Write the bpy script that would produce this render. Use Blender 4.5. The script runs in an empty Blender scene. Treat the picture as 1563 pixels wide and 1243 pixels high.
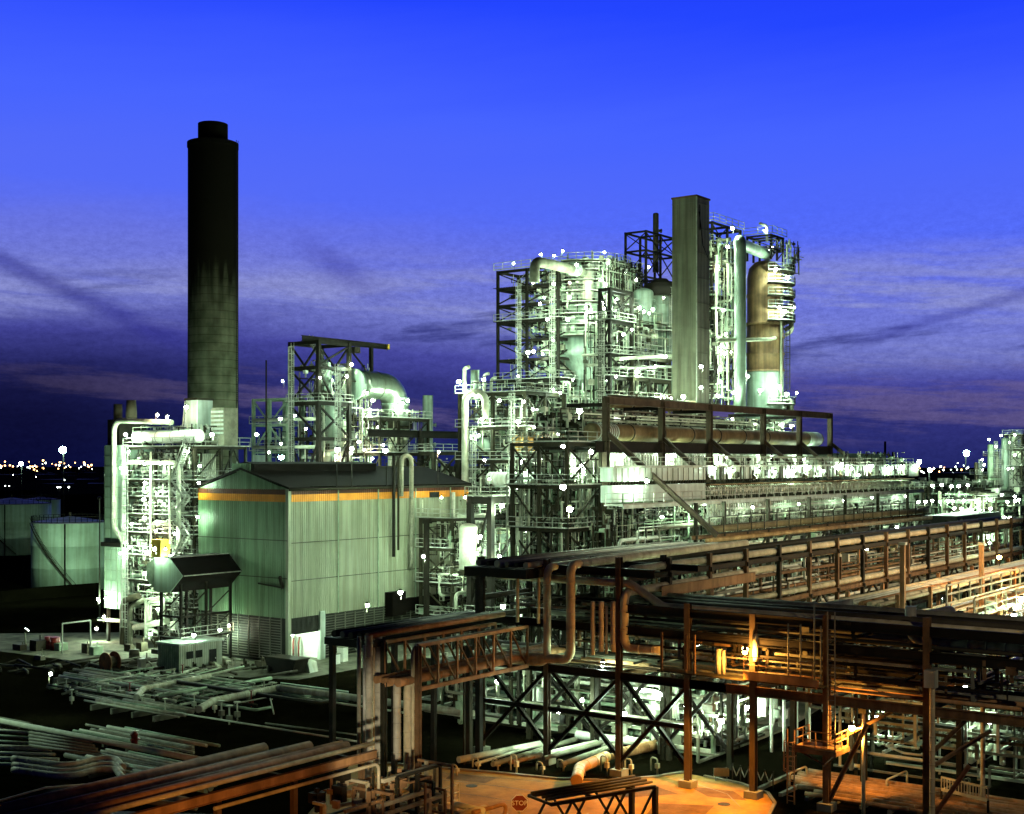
import bpy, math, random
from mathutils import Vector as V, Matrix
R = random.Random(7)
scene = bpy.context.scene
col = scene.collection
# ---------------------------------------------------------------- camera grid
# The works is laid out on one square grid: u runs away to the right, v away to the left, z up.
F, H, HY, CX = 2000.0, 23.0, 705.0, 781.5
ca, sa = math.cos(math.radians(36.3)), math.sin(math.radians(36.3))
def kx(x): return (x-CX)/F
def at(x, y, d):
    r = kx(x)*d
    return V((ca*d+sa*r, sa*d-ca*r, H-(y-HY)/F*d))
def du(x, u): return u/(ca+sa*kx(x))
def dv(x, v): return v/(sa-ca*kx(x))
def onu(x, y, u): return at(x, y, du(x, u))
def onv(x, y, v): return at(x, y, dv(x, v))
def onz(x, y, z=0.0): return at(x, y, F*(H-z)/(y-HY))
def UU(x, v): return onv(x, 0, v).x
def VV(x, u): return onu(x, 0, u).y
def depth(p): return ca*p[0]+sa*p[1]

# ---------------------------------------------------------------- mesh builder
def basis(d):
    d = d.normalized()
    a = V((0, 0, 1)) if abs(d.z) < .95 else V((1, 0, 0))
    s = d.cross(a).normalized()
    return d, s, s.cross(d)
class MB:
    def __init__(s): s.v = []; s.f = []; s.sm = []
    def add(s, vs, fs, smooth=False):
        n = len(s.v); s.v += [tuple(v) for v in vs]
        s.f += [tuple(i+n for i in f) for f in fs]; s.sm += [smooth]*len(fs); return s
    def box(s, u0, u1, v0, v1, z0, z1):
        return s.add([(u0,v0,z0),(u1,v0,z0),(u1,v1,z0),(u0,v1,z0),(u0,v0,z1),(u1,v0,z1),(u1,v1,z1),(u0,v1,z1)],
                     [(0,3,2,1),(4,5,6,7),(0,1,5,4),(1,2,6,5),(2,3,7,6),(3,0,4,7)])
    def bar(s, p, q, w, h=None):
        p, q = V(p), V(q); h = h or w
        d, a, b = basis(q-p)
        vs = [c+a*x*w/2+b*y*h/2 for c in (p, q) for x, y in ((-1,-1),(1,-1),(1,1),(-1,1))]
        return s.add(vs, [(0,3,2,1),(4,5,6,7),(0,1,5,4),(1,2,6,5),(2,3,7,6),(3,0,4,7)])
    def ibeam(s, p, q, w, h, t=None, flip=False):
        p, q = V(p), V(q); t = t or min(w, h)*.09
        d, a, b = basis(q-p)
        if flip: a, b = b, a
        x, y, k = w/2, h/2, t/2
        pr = [(-x,-y),(x,-y),(x,-y+t),(k,-y+t),(k,y-t),(x,y-t),(x,y),(-x,y),(-x,y-t),(-k,y-t),(-k,-y+t),(-x,-y+t)]
        vs = [c+a*i+b*j for c in (p, q) for i, j in pr]
        n = 12
        fs = [(i, (i+1) % n, n+(i+1) % n, n+i) for i in range(n)]
        fs += [(0,11,2,1),(3,2,11,10),(3,10,9,4),(5,4,9,8),(5,8,7,6)]
        fs += [(12,13,14,23),(15,22,23,14),(15,16,21,22),(17,20,21,16),(17,18,19,20)]
        return s.add(vs, fs)
    def ring_path(s, rings, n, cap0=True, cap1=True, smooth=True):
        vs = [v for r in rings for v in r]; fs = []
        for i in range(len(rings)-1):
            for j in range(n):
                a, b = i*n+j, i*n+(j+1) % n
                fs.append((a, b, b+n, a+n))
        s.add(vs, fs, smooth)
        m = len(s.v)-len(vs)
        if cap0: s.f.append(tuple(m+j for j in reversed(range(n)))); s.sm.append(False)
        if cap1: s.f.append(tuple(m+(len(rings)-1)*n+j for j in range(n))); s.sm.append(False)
        return s
    def tube(s, pts, r, n=8, bend=None, seam=0, flange=False):
        pts = [V(p) for p in pts]; bend = r*2.6 if bend is None else bend
        path = [pts[0]]
        for i in range(1, len(pts)-1):
            p, a, b = pts[i], pts[i-1], pts[i+1]
            d0, d1 = (p-a).normalized(), (b-p).normalized()
            if abs(d0.dot(d1)) > .98: continue
            ang = d0.angle(d1); t = min(bend*math.tan(ang/2), (p-a).length*.49, (b-p).length*.49)
            rr = t/math.tan(ang/2); k = max(2, int(ang/.3))
            nrm = (d1-d0*d0.dot(d1)).normalized(); c = p-d0*t+nrm*rr
            for j in range(k+1):
                th = ang*j/k
                path.append(c-nrm*rr*math.cos(th)+d0*rr*math.sin(th))
        path.append(pts[-1])
        if seam:
            out = [path[0]]; rad = [r]
            for a, b in zip(path, path[1:]):
                L = (b-a).length; k = int(L/seam)
                for j in range(1, k+1):
                    c = a.lerp(b, (j-.5)/k); e = (b-a).normalized()*.035
                    out += [c-e*2.4, c-e, c-e*.9, c+e*.9, c+e, c+e*2.4]; rad += [r, r, r*1.045, r*1.045, r, r]
                out.append(b); rad.append(r)
            path = out
        else: rad = [r]*len(path)
        d, a, b = basis(path[1]-path[0]); rings = []
        for i, p in enumerate(path):
            t = (path[min(i+1, len(path)-1)]-path[max(i-1, 0)]).normalized()
            a = (a-t*a.dot(t)).normalized(); b = a.cross(t)
            rings.append([p+(a*math.cos(2*math.pi*j/n)+b*math.sin(2*math.pi*j/n))*rad[i] for j in range(n)])
        s.ring_path(rings, n)
        if flange:
            for p, q in ((path[0], path[1]), (path[-1], path[-2])):
                e = (q-p).normalized(); s.cyl(p, p+e*max(.06, r*.3), r*1.6, None, n)
        return s
    def cyl(s, p, q, r, r2=None, n=12):
        p, q = V(p), V(q); r2 = r if r2 is None else r2
        d, a, b = basis(q-p)
        rg = lambda c, k: [c+(a*math.cos(2*math.pi*j/n)-b*math.sin(2*math.pi*j/n))*k for j in range(n)]
        return s.ring_path([rg(p, r), rg(q, max(r2, 1e-3))], n)
    def rev(s, c, prof, n=24, axis=(0, 0, 1), smooth=True):
        # prof: (radius, height) pairs along the axis
        c = V(c); d, a, b = basis(V(axis))
        rings = [[c+d*z+(a*math.cos(2*math.pi*j/n)-b*math.sin(2*math.pi*j/n))*max(r, 1e-3) for j in range(n)] for r, z in prof]
        return s.ring_path(rings, n, smooth=smooth)
    def drum(s, p, q, r, n=20):
        p, q = V(p), V(q); L = (q-p).length
        hd = [(r*math.sin(t), r*.5*(1-math.cos(t))) for t in (0.02, .4, .8, 1.2, math.pi/2)]
        return s.rev(p, hd+[(a, L-z) for a, z in reversed(hd)], n, q-p)
    def prism(s, poly, vec):
        n = len(poly); vec = V(vec); vs = [V(p) for p in poly]+[V(p)+vec for p in poly]
        return s.add(vs, [tuple(reversed(range(n))), tuple(range(n, 2*n))]+[(i, (i+1) % n, n+(i+1) % n, n+i) for i in range(n)])
    def ball(s, c, r, n=10, sq=1.0):
        k = max(4, n//2)
        return s.rev(c, [(r*math.sin(math.pi*i/k), -r*sq*math.cos(math.pi*i/k)) for i in range(k+1)], n)
    def rail(s, pts, h=1.1, sp=1.7, t=.07):
        pts = [V(p) for p in pts]
        for a, b in zip(pts, pts[1:]):
            for z in (h, h*.52): s.bar(a+V((0,0,z)), b+V((0,0,z)), t)
            s.bar(a+V((0,0,.07)), b+V((0,0,.07)), t*.4, .14)
            k = max(1, int((b-a).length/sp))
            for j in range(k+1):
                p = a.lerp(b, j/k); s.bar(p, p+V((0,0,h)), t)
        return s
    def stair(s, p, q, w=.8):
        p, q = V(p), V(q); d = (q-p); hd = V((d.x, d.y, 0)).normalized(); sd = V((-hd.y, hd.x, 0))*w/2
        for k in (-1, 1):
            s.bar(p+sd*k, q+sd*k, .07, .25)
            s.bar(p+sd*k+V((0,0,1)), q+sd*k+V((0,0,1)), .06)
            m = p.lerp(q, .5)+sd*k
            for c in (p+sd*k, m, q+sd*k): s.bar(c, c+V((0,0,1)), .06)
        n = max(3, int(abs(d.z)/.27))
        for i in range(n):
            c = p.lerp(q, (i+.5)/n); s.bar(c-sd, c+sd, .26, .05)
        return s
    def ladder(s, p, z1, out=(0, -1, 0), cage=True, w=.5):
        p = V(p); o = V(out).normalized(); sd = V((-o.y, o.x, 0))*w/2
        for k in (-1, 1): s.bar(p+sd*k, V((p.x, p.y, z1+1))+sd*k, .07)
        z = p.z+.2
        while z < z1: s.bar(V((p.x,p.y,z))-sd, V((p.x,p.y,z))+sd, .045); z += .33
        if cage:
            z = p.z+2.3; hoops = []
            while z < z1+1.1:
                ring = [V((p.x,p.y,z))+sd*1.5*math.cos(t)+o*.75*math.sin(t) for t in (0, .6, 1.2, 1.94, 2.54, math.pi)]
                for a, b in zip(ring, ring[1:]): s.bar(a, b, .05)
                hoops.append(ring); z += .95
            for a, b in zip(hoops, hoops[1:]):
                for i in range(1, 5): s.bar(a[i], b[i], .045)
        return s
    def build(s, name, m, parent=None, label=None, origin=None):
        if parent is not None: o0 = BASE[parent.name]
        elif origin is not None: o0 = V(origin)
        else:
            xs, ys, zs = zip(*s.v); o0 = V(((min(xs)+max(xs))/2, (min(ys)+max(ys))/2, min(zs)))
        me = bpy.data.meshes.new(name)
        me.from_pydata([(x-o0.x, y-o0.y, z-o0.z) for x, y, z in s.v], [], s.f)
        me.polygons.foreach_set('use_smooth', s.sm)
        me.materials.append(M[m] if isinstance(m, str) else m)
        o = bpy.data.objects.new(name, me); col.objects.link(o)
        if parent is not None: o.parent = parent
        else: o.location = o0
        BASE[o.name] = o0
        if label: o['label'] = label
        return o
BASE = {}
def tag(o, label=None, cat=None, group=None, kind=None):
    if label: o['label'] = label
    if cat: o['category'] = cat
    if group: o['group'] = group
    if kind: o['kind'] = kind
    return o
def thing(name, label, cat, loc, group=None):
    o = bpy.data.objects.new(name, None); col.objects.link(o); o.location = loc; o.empty_display_size = .3
    BASE[o.name] = V(loc); return tag(o, label, cat, group)
def solo(mb, name, m, label, cat, group=None): return tag(mb.build(name, m), label, cat, group)
def ground(mb, name, m, label=None):
    o = mb.build(name, m); o['kind'] = 'structure'
    if label: o['label'] = label
    return o
ORD = 'first second third fourth fifth sixth seventh eighth ninth tenth eleventh twelfth thirteenth fourteenth fifteenth sixteenth seventeenth eighteenth nineteenth twentieth'.split()
def nth(i):
    if i < 20: return ORD[i]
    t, u = divmod(i+1, 10)
    tens = ['', '', 'twenty', 'thirty', 'forty', 'fifty', 'sixty', 'seventy', 'eighty', 'ninety']
    if u == 0: return tens[t][:-1]+'ieth'
    return tens[t]+'-'+ORD[u-1]

# ---------------------------------------------------------------- materials
M = {}
def mat(name, c, rough=.6, metal=0.0, var=.35, scale=.6, streak=0.0, dark=None, bump=0.0, spec=.35, stretch=(1, 1, 1)):
    m = bpy.data.materials.new(name); m.use_nodes = True; nt = m.node_tree; N = nt.nodes; L = nt.links
    b = N['Principled BSDF']; b.inputs['Roughness'].default_value = rough; b.inputs['Metallic'].default_value = metal
    b.inputs['Specular IOR Level'].default_value = spec
    tc = N.new('ShaderNodeNewGeometry'); mp = N.new('ShaderNodeMapping'); mp.inputs['Scale'].default_value = stretch
    L.new(tc.outputs['Position'], mp.inputs['Vector'])
    nz = N.new('ShaderNodeTexNoise'); nz.inputs['Scale'].default_value = scale; nz.inputs['Detail'].default_value = 6; nz.inputs['Roughness'].default_value = .65
    L.new(mp.outputs['Vector'], nz.inputs['Vector'])
    rp = N.new('ShaderNodeValToRGB'); rp.color_ramp.elements[0].position = .32; rp.color_ramp.elements[1].position = .68
    d = dark or tuple(x*(1-var) for x in c)
    rp.color_ramp.elements[0].color = (*d, 1); rp.color_ramp.elements[1].color = (*[min(1, x*(1+var*.35)) for x in c], 1)
    L.new(nz.outputs['Fac'], rp.inputs['Fac']); out = rp.outputs['Color']
    if streak:
        m2 = N.new('ShaderNodeMapping'); m2.inputs['Scale'].default_value = (1.6, 1.6, .09); L.new(tc.outputs['Position'], m2.inputs['Vector'])
        n2 = N.new('ShaderNodeTexNoise'); n2.inputs['Scale'].default_value = 1.0; n2.inputs['Detail'].default_value = 5; L.new(m2.outputs['Vector'], n2.inputs['Vector'])
        r2 = N.new('ShaderNodeValToRGB'); r2.color_ramp.elements[0].position = .38; r2.color_ramp.elements[1].position = .62
        k = 1-streak; r2.color_ramp.elements[0].color = (k, k*.97, k*.9, 1); r2.color_ramp.elements[1].color = (1, 1, 1, 1)
        L.new(n2.outputs['Fac'], r2.inputs['Fac'])
        mx = N.new('ShaderNodeMix'); mx.data_type = 'RGBA'; mx.blend_type = 'MULTIPLY'; mx.inputs[0].default_value = 1
        L.new(out, mx.inputs[6]); L.new(r2.outputs['Color'], mx.inputs[7]); out = mx.outputs[2]
    L.new(out, b.inputs['Base Color'])
    if bump:
        bp = N.new('ShaderNodeBump'); bp.inputs['Strength'].default_value = bump; bp.inputs['Distance'].default_value = .1
        n3 = N.new('ShaderNodeTexNoise'); n3.inputs['Scale'].default_value = scale*6; n3.inputs['Detail'].default_value = 4; L.new(mp.outputs['Vector'], n3.inputs['Vector'])
        L.new(n3.outputs['Fac'], bp.inputs['Height']); L.new(bp.outputs['Normal'], b.inputs['Normal'])
    M[name] = m; return m
def glow(name, c, s):
    m = bpy.data.materials.new(name); m.use_nodes = True; nt = m.node_tree; nt.nodes.clear()
    e = nt.nodes.new('ShaderNodeEmission'); e.inputs['Color'].default_value = (*c, 1); e.inputs['Strength'].default_value = s
    o = nt.nodes.new('ShaderNodeOutputMaterial'); nt.links.new(e.outputs[0], o.inputs[0]); m.cycles.emission_sampling = 'NONE'
    M[name] = m; return m
mat('galvanised_steel', (.36,.37,.32), .68, .1, .45, .9, spec=.12)
mat('pale_pipe', (.48,.49,.39), .68, .05, .35, .8, spec=.12)
mat('clad_pipe', (.46,.45,.36), .68, .1, .4, .7, streak=.25, spec=.12)
mat('grey_pipe', (.19,.19,.14), .68, .05, .45, .9, spec=.12)
mat('green_grey', (.26,.34,.24), .68, .1, .4, .8, spec=.12)
mat('dark_steel', (.010,.008,.005), .7, 0, .5, .8, spec=.15)
mat('mid_steel', (.024,.021,.012), .68, 0, .5, .8, spec=.12)
mat('brown_paint', (.16,.095,.045), .68, 0, .5, .7, streak=.35, spec=.12)
mat('gantry_paint', (.085,.062,.040), .65, 0, .4, .7, streak=.3, spec=.15)
mat('rust', (.19,.075,.028), .8, 0, .6, 1.2)
mat('green_cladding_shaded', (.16,.27,.155), .5, .05, .3, .12, streak=.4, stretch=(1,1,.5))  # gable tone of the cladding, its shade put into the colour
mat('green_cladding_lit', (.27,.29,.205), .55, 0, .35, .14, streak=.3, stretch=(1,1,.5))  # same cladding paler, the lamp wash put into the colour
mat('brown_band', (.085,.022,.008), .5)
mat('orange_band', (.62,.22,.015), .5, 0, .3, .5)
mat('roof_sheet', (.004,.0028,.002), .8, spec=.05)
mat('louver', (.10,.10,.075), .6)
mat('shutter', (.02,.02,.015), .7)
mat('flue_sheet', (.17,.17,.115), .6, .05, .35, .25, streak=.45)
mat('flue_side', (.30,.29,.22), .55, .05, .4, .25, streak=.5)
mat('grey_cladding', (.42,.45,.37), .55, .05, .3, .3, streak=.3)
mat('tank_shell', (.34,.47,.36), .55, 0, .25, .2, streak=.25)
mat('tank_roof', (.16,.16,.22), .55, 0, .3, .3)
mat('duct_white', (.46,.54,.49), .5, .05, .25, .4, streak=.3)
mat('vessel_grey', (.22,.29,.24), .5, .1, .35, .3, streak=.35)
mat('insulated_brown', (.21,.125,.062), .7, .05, .45, .5, streak=.45)
mat('duct_metal', (.22,.26,.21), .32, .75, .3, .5, streak=.2)
mat('dark_vessel', (.06,.052,.034), .68, .05, .5, .5, spec=.12)
mat('header_pipe', (.17,.13,.065), .68, .1, .4, .5, streak=.2, spec=.12)
mat('concrete_pale', (.20,.20,.15), .9, 0, .6, .25, bump=.2)
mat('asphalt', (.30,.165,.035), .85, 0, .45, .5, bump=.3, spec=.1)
mat('yard_concrete', (.115,.115,.085), .95, 0, .75, .35, bump=.3, spec=.1)
mat('road_patch', (.13,.075,.025), .9, 0, .5, .8, bump=.3, spec=.1)
mat('kerb_stone', (.20,.17,.12), .85)
mat('earth', (.0045,.004,.002), 1, 0, .6, .12, bump=.6, spec=.0)
mat('gravel', (.10,.10,.075), .95, 0, .6, .8, bump=.8, spec=.1)
mat('pipe_brown', (.36,.20,.09), .68, 0, .4, .6, streak=.3, spec=.12)
mat('pipe_cream', (.52,.46,.30), .68, 0, .35, .7, streak=.2, spec=.12)
mat('red_paint', (.16,.012,.008), .45)
mat('blue_paint', (.02,.09,.42), .45)
mat('yellow_paint', (.50,.33,.04), .5)
mat('orange_vessel', (.45,.24,.06), .55, 0, .4, .5)
mat('white_paint', (.75,.75,.68), .5)
mat('brick', (.30,.12,.07), .85, 0, .5, 1.5)
mat('dark_bush', (.02,.022,.01), .9)
mat('window_dark', (.02,.02,.02), .2)
glow('mercury_lens', (.80,1,.86), 260)
glow('warm_lens', (1,.86,.62), 200)
glow('cyan_lens', (.55,1,.92), 130)
glow('sodium_lens', (1,.50,.12), 160)
glow('far_sodium', (1,.45,.15), 14)
glow('far_white', (.9,1,.9), 14)
# concrete of the chimney: shuttering lifts, and the unlit dark of its upper part put into the colour
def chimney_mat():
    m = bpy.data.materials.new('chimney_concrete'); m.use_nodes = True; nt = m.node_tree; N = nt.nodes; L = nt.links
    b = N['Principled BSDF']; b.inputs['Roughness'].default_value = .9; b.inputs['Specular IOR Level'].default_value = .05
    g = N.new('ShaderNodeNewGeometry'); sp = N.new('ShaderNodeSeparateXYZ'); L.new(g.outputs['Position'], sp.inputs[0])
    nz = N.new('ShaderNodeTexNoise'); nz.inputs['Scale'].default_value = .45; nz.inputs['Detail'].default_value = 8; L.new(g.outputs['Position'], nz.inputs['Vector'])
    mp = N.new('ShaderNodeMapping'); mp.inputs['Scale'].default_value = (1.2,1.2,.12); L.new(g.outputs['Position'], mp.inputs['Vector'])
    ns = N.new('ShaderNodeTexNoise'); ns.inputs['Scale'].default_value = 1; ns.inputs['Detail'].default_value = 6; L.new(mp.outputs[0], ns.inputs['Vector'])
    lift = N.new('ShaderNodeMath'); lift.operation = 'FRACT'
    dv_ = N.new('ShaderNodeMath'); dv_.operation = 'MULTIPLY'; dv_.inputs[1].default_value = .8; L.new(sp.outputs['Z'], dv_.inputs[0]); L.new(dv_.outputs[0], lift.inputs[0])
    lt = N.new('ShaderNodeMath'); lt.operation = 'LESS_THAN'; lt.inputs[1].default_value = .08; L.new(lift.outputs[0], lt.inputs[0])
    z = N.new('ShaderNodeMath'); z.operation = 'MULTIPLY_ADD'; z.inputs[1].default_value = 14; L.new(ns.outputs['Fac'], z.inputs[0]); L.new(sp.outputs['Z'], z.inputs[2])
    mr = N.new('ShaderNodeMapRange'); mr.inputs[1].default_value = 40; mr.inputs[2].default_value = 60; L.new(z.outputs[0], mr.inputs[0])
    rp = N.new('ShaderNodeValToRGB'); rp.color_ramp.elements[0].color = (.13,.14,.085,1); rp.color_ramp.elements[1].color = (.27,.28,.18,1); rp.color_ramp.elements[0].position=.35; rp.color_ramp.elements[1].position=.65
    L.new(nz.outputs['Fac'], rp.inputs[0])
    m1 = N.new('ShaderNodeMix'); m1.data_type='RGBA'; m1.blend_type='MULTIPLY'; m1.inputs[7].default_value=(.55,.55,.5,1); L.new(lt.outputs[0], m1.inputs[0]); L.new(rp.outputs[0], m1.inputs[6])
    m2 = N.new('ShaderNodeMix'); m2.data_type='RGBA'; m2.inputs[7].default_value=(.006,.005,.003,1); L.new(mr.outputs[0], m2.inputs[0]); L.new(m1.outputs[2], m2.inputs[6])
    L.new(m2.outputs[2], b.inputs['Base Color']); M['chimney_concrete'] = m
chimney_mat()

# ---------------------------------------------------------------- world: dusk sky with cloud bands
def lin(r, g, b): return tuple(((c/255)/12.92 if c/255 <= .04045 else ((c/255+.055)/1.055)**2.4) for c in (r, g, b))
def world():
    w = bpy.data.worlds.new('World'); scene.world = w; w.use_nodes = True; nt = w.node_tree; N = nt.nodes; L = nt.links
    N.clear()
    def math_(op, a, b=None, c=None):
        n = N.new('ShaderNodeMath'); n.operation = op
        for i, x in enumerate((a, b, c)):
            if x is None: continue
            if isinstance(x, (int, float)): n.inputs[i].default_value = x
            else: L.new(x, n.inputs[i])
        return n.outputs[0]
    def ramp(fac, stops, interp='LINEAR'):
        n = N.new('ShaderNodeValToRGB'); n.color_ramp.interpolation = interp; e = n.color_ramp.elements
        while len(e) < len(stops): e.new(.5)
        for i, (p, c) in enumerate(stops): e[i].position = p; e[i].color = (*c, 1)
        L.new(fac, n.inputs[0]); return n.outputs[0]
    def mix(f, a, b, blend='MIX'):
        n = N.new('ShaderNodeMix'); n.data_type = 'RGBA'; n.blend_type = blend
        for i, x in ((0, f), (6, a), (7, b)):
            if isinstance(x, (int, float)): n.inputs[i].default_value = x
            elif isinstance(x, tuple): n.inputs[i].default_value = (*x, 1)
            else: L.new(x, n.inputs[i])
        return n.outputs[2]
    def smooth(x, a, b):
        n = N.new('ShaderNodeMapRange'); n.interpolation_type = 'SMOOTHSTEP'; n.inputs[1].default_value = a; n.inputs[2].default_value = b
        L.new(x, n.inputs[0]); return n.outputs[0]
    tc = N.new('ShaderNodeTexCoord'); D = tc.outputs['Generated']
    sp = N.new('ShaderNodeSeparateXYZ'); L.new(D, sp.inputs[0]); X, Y, Z = sp.outputs
    # heading: rr is how far to the right of the view axis (tangent), tt the tangent of elevation
    fwd = math_('ADD', math_('MULTIPLY', X, ca), math_('MULTIPLY', Y, sa))
    rgt = math_('SUBTRACT', math_('MULTIPLY', X, sa), math_('MULTIPLY', Y, ca))
    hor = math_('SQRT', math_('ADD', math_('MULTIPLY', X, X), math_('MULTIPLY', Y, Y)))
    tt = math_('DIVIDE', Z, math_('MAXIMUM', hor, .05))
    rr = math_('ARCTAN2', rgt, fwd)
    cv = N.new('ShaderNodeCombineXYZ'); L.new(math_('MULTIPLY', rr, 2.2), cv.inputs[0]); L.new(math_('MULTIPLY_ADD', rr, -1.6, math_('MULTIPLY', tt, 17)), cv.inputs[1])
    nz = N.new('ShaderNodeTexNoise'); nz.inputs['Scale'].default_value = 1.0; nz.inputs['Detail'].default_value = 7; nz.inputs['Roughness'].default_value = .6; L.new(cv.outputs[0], nz.inputs['Vector'])
    cv2 = N.new('ShaderNodeCombineXYZ'); L.new(math_('MULTIPLY', rr, 3.0), cv2.inputs[0]); L.new(math_('MULTIPLY_ADD', rr, 1.5, math_('MULTIPLY', tt, 30)), cv2.inputs[1]); cv2.inputs[2].default_value = 3.7
    nz2 = N.new('ShaderNodeTexNoise'); nz2.inputs['Scale'].default_value = 1.0; nz2.inputs['Detail'].default_value = 8; nz2.inputs['Roughness'].default_value = .65; L.new(cv2.outputs[0], nz2.inputs['Vector'])
    n1, n2 = nz.outputs['Fac'], nz2.outputs['Fac']
    # wobbling elevation so that bands are not ruled lines
    tw = math_('ADD', tt, math_('MULTIPLY', math_('SUBTRACT', n1, .5), .05))
    # left part of the sky keeps its dark bank higher than the right part
    tl = math_('ADD', math_('ADD', tw, .024), math_('MULTIPLY', smooth(rr, -.35, .35), .042))
    base = ramp(math_('MULTIPLY', tl, 1.8), [(0, lin(16,26,88)), (.10, lin(28,35,94)), (.17, lin(46,49,120)), (.215, lin(70,72,158)), (.275, lin(116,124,206)), (.345, lin(104,116,224)), (.42, lin(84,108,248)), (.54, lin(70,100,255)), (.70, lin(36,70,255)), (.83, lin(26,56,246)), (.90, lin(8,18,90)), (1, lin(1,2,9))])
    # pale violet cloud sheets between 6 and 13 degrees, dark slate bars between 2 and 8
    pn = N.new('ShaderNodeTexNoise'); pn.inputs['Scale'].default_value = .9; pn.inputs['Detail'].default_value = 3; L.new(cv.outputs[0], pn.inputs['Vector'])
    tp = math_('ADD', tt, math_('MULTIPLY', math_('SUBTRACT', pn.outputs['Fac'], .5), .09))
    tr_ = math_('ADD', tp, math_('MULTIPLY', smooth(rr, -.3, .35), .03))
    band = math_('MULTIPLY', smooth(tr_, .085, .12), math_('SUBTRACT', 1, smooth(tp, .12, .165)))
    c1 = mix(math_('MULTIPLY', math_('MULTIPLY', band, smooth(n2, .44, .58)), .85), base, lin(138,144,206))
    bars = math_('MULTIPLY', math_('MULTIPLY', smooth(tt, .02, .06), math_('SUBTRACT', 1, smooth(tt, .10, .17))), smooth(n1, .52, .6))
    c2 = mix(math_('MULTIPLY', bars, .72), c1, lin(32,36,112))
    pink = math_('MULTIPLY', math_('MULTIPLY', smooth(tt, .005, .03), math_('SUBTRACT', 1, smooth(tt, .05, .09))), smooth(n2, .5, .6))
    c3 = mix(math_('MULTIPLY', pink, .6), c2, lin(104,92,136))
    # low left is almost black blue
    lowleft = math_('MULTIPLY', math_('SUBTRACT', 1, smooth(rr, -.36, -.12)), math_('SUBTRACT', 1, smooth(tw, .03, .12)))
    c4 = mix(math_('MULTIPLY', lowleft, .8), c3, lin(4,4,34))
    # drifting smoke: a slanting streak on the left, a smudge right of the chimney
    def streak(r0, t0, r1, t1, wd, fac, colr, cin):
        sl = (t1-t0)/(r1-r0)
        dd = math_('ABSOLUTE', math_('SUBTRACT', math_('ADD', tt, math_('MULTIPLY', math_('SUBTRACT', n2, .5), .022)), math_('MULTIPLY_ADD', rr, sl, t0-sl*r0)))
        a = math_('SUBTRACT', 1, smooth(dd, 0, wd)); e = math_('MULTIPLY', smooth(rr, r0-.03, r0+.02), math_('SUBTRACT', 1, smooth(rr, r1-.05, r1+.03)))
        return mix(math_('MULTIPLY', math_('MULTIPLY', a, e), fac), cin, colr)
    c5 = streak(-.42, .165, -.24, .085, .013, .6, lin(44,44,140), c4)
    c5 = streak(-.145, .155, -.10, .13, .02, .55, lin(58,58,160), c5)
    c5 = streak(.27, .09, .42, .135, .007, .5, lin(64,68,160), c5)
    # fine mackerel mottling
    mv = N.new('ShaderNodeCombineXYZ'); L.new(math_('MULTIPLY', rr, 120), mv.inputs[0]); L.new(math_('MULTIPLY', tt, 210), mv.inputs[1])
    mt = N.new('ShaderNodeTexNoise'); mt.inputs['Scale'].default_value = 1.0; mt.inputs['Detail'].default_value = 9; mt.inputs['Roughness'].default_value = .85; L.new(mv.outputs[0], mt.inputs['Vector'])
    mm = math_('MULTIPLY', math_('SUBTRACT', 1, smooth(tt, .13, .22)), .5)
    mr_ = ramp(mt.outputs['Fac'], [(.36, (.5,.5,.62)), (.64, (1.42,1.42,1.3))])
    c5 = mix(mm, c5, mix(1.0, c5, mr_, 'MULTIPLY'))
    # the sky behind the viewer has gone dark
    back = smooth(fwd, .45, .88)
    c6 = mix(back, mix(.92, c5, (.0, .0, .004)), c5)
    below = smooth(tt, -.02, 0.0)
    c7 = mix(below, (.001, .001, .002), c6)
    sky = N.new('ShaderNodeTexSky'); sky.sky_type = 'NISHITA'; sky.sun_disc = False; sky.sun_elevation = math.radians(-4); sky.sun_rotation = math.radians(60)
    skc = mix(1.0, c7, mix(1.0, sky.outputs[0], (.004, .004, .004), 'MULTIPLY'), 'ADD')
    bg = N.new('ShaderNodeBackground'); bg.inputs['Strength'].default_value = 1.0; L.new(skc, bg.inputs[0])
    o = N.new('ShaderNodeOutputWorld'); L.new(bg.outputs[0], o.inputs[0])
world()
sl = bpy.data.lights.new('sun', 'SUN'); sl.energy = .02; sl.angle = math.radians(10); sl.color = (.7, .75, 1)
so = bpy.data.objects.new('sun', sl); col.objects.link(so); so.rotation_euler = (math.radians(80), 0, math.radians(150))

cam = bpy.data.cameras.new('camera'); co = bpy.data.objects.new('camera', cam); col.objects.link(co)
cam.sensor_width = 36; cam.lens = F/1563*36; cam.clip_end = 9000; cam.clip_start = 1
cam.shift_y = (HY-621.5)/1563
fw = V((ca, sa, 0)); rt = V((sa, -ca, 0)); up = V((0, 0, 1))
co.matrix_world = Matrix(((rt.x, up.x, -fw.x, 0), (rt.y, up.y, -fw.y, 0), (rt.z, up.z, -fw.z, H), (0, 0, 0, 1)))
scene.camera = co
vs = scene.view_settings; vs.view_transform = 'Standard'; vs.look = 'None'; vs.gamma = 1; vs.exposure = 0; vs.use_curve_mapping = False
scene.render.engine = 'CYCLES'; scene.cycles.use_denoising = True; scene.cycles.max_bounces = 4; scene.cycles.diffuse_bounces = 2; scene.cycles.glossy_bounces = 2
scene.cycles.caustics_reflective = False; scene.cycles.caustics_refractive = False; scene.cycles.sample_clamp_indirect = 4

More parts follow.
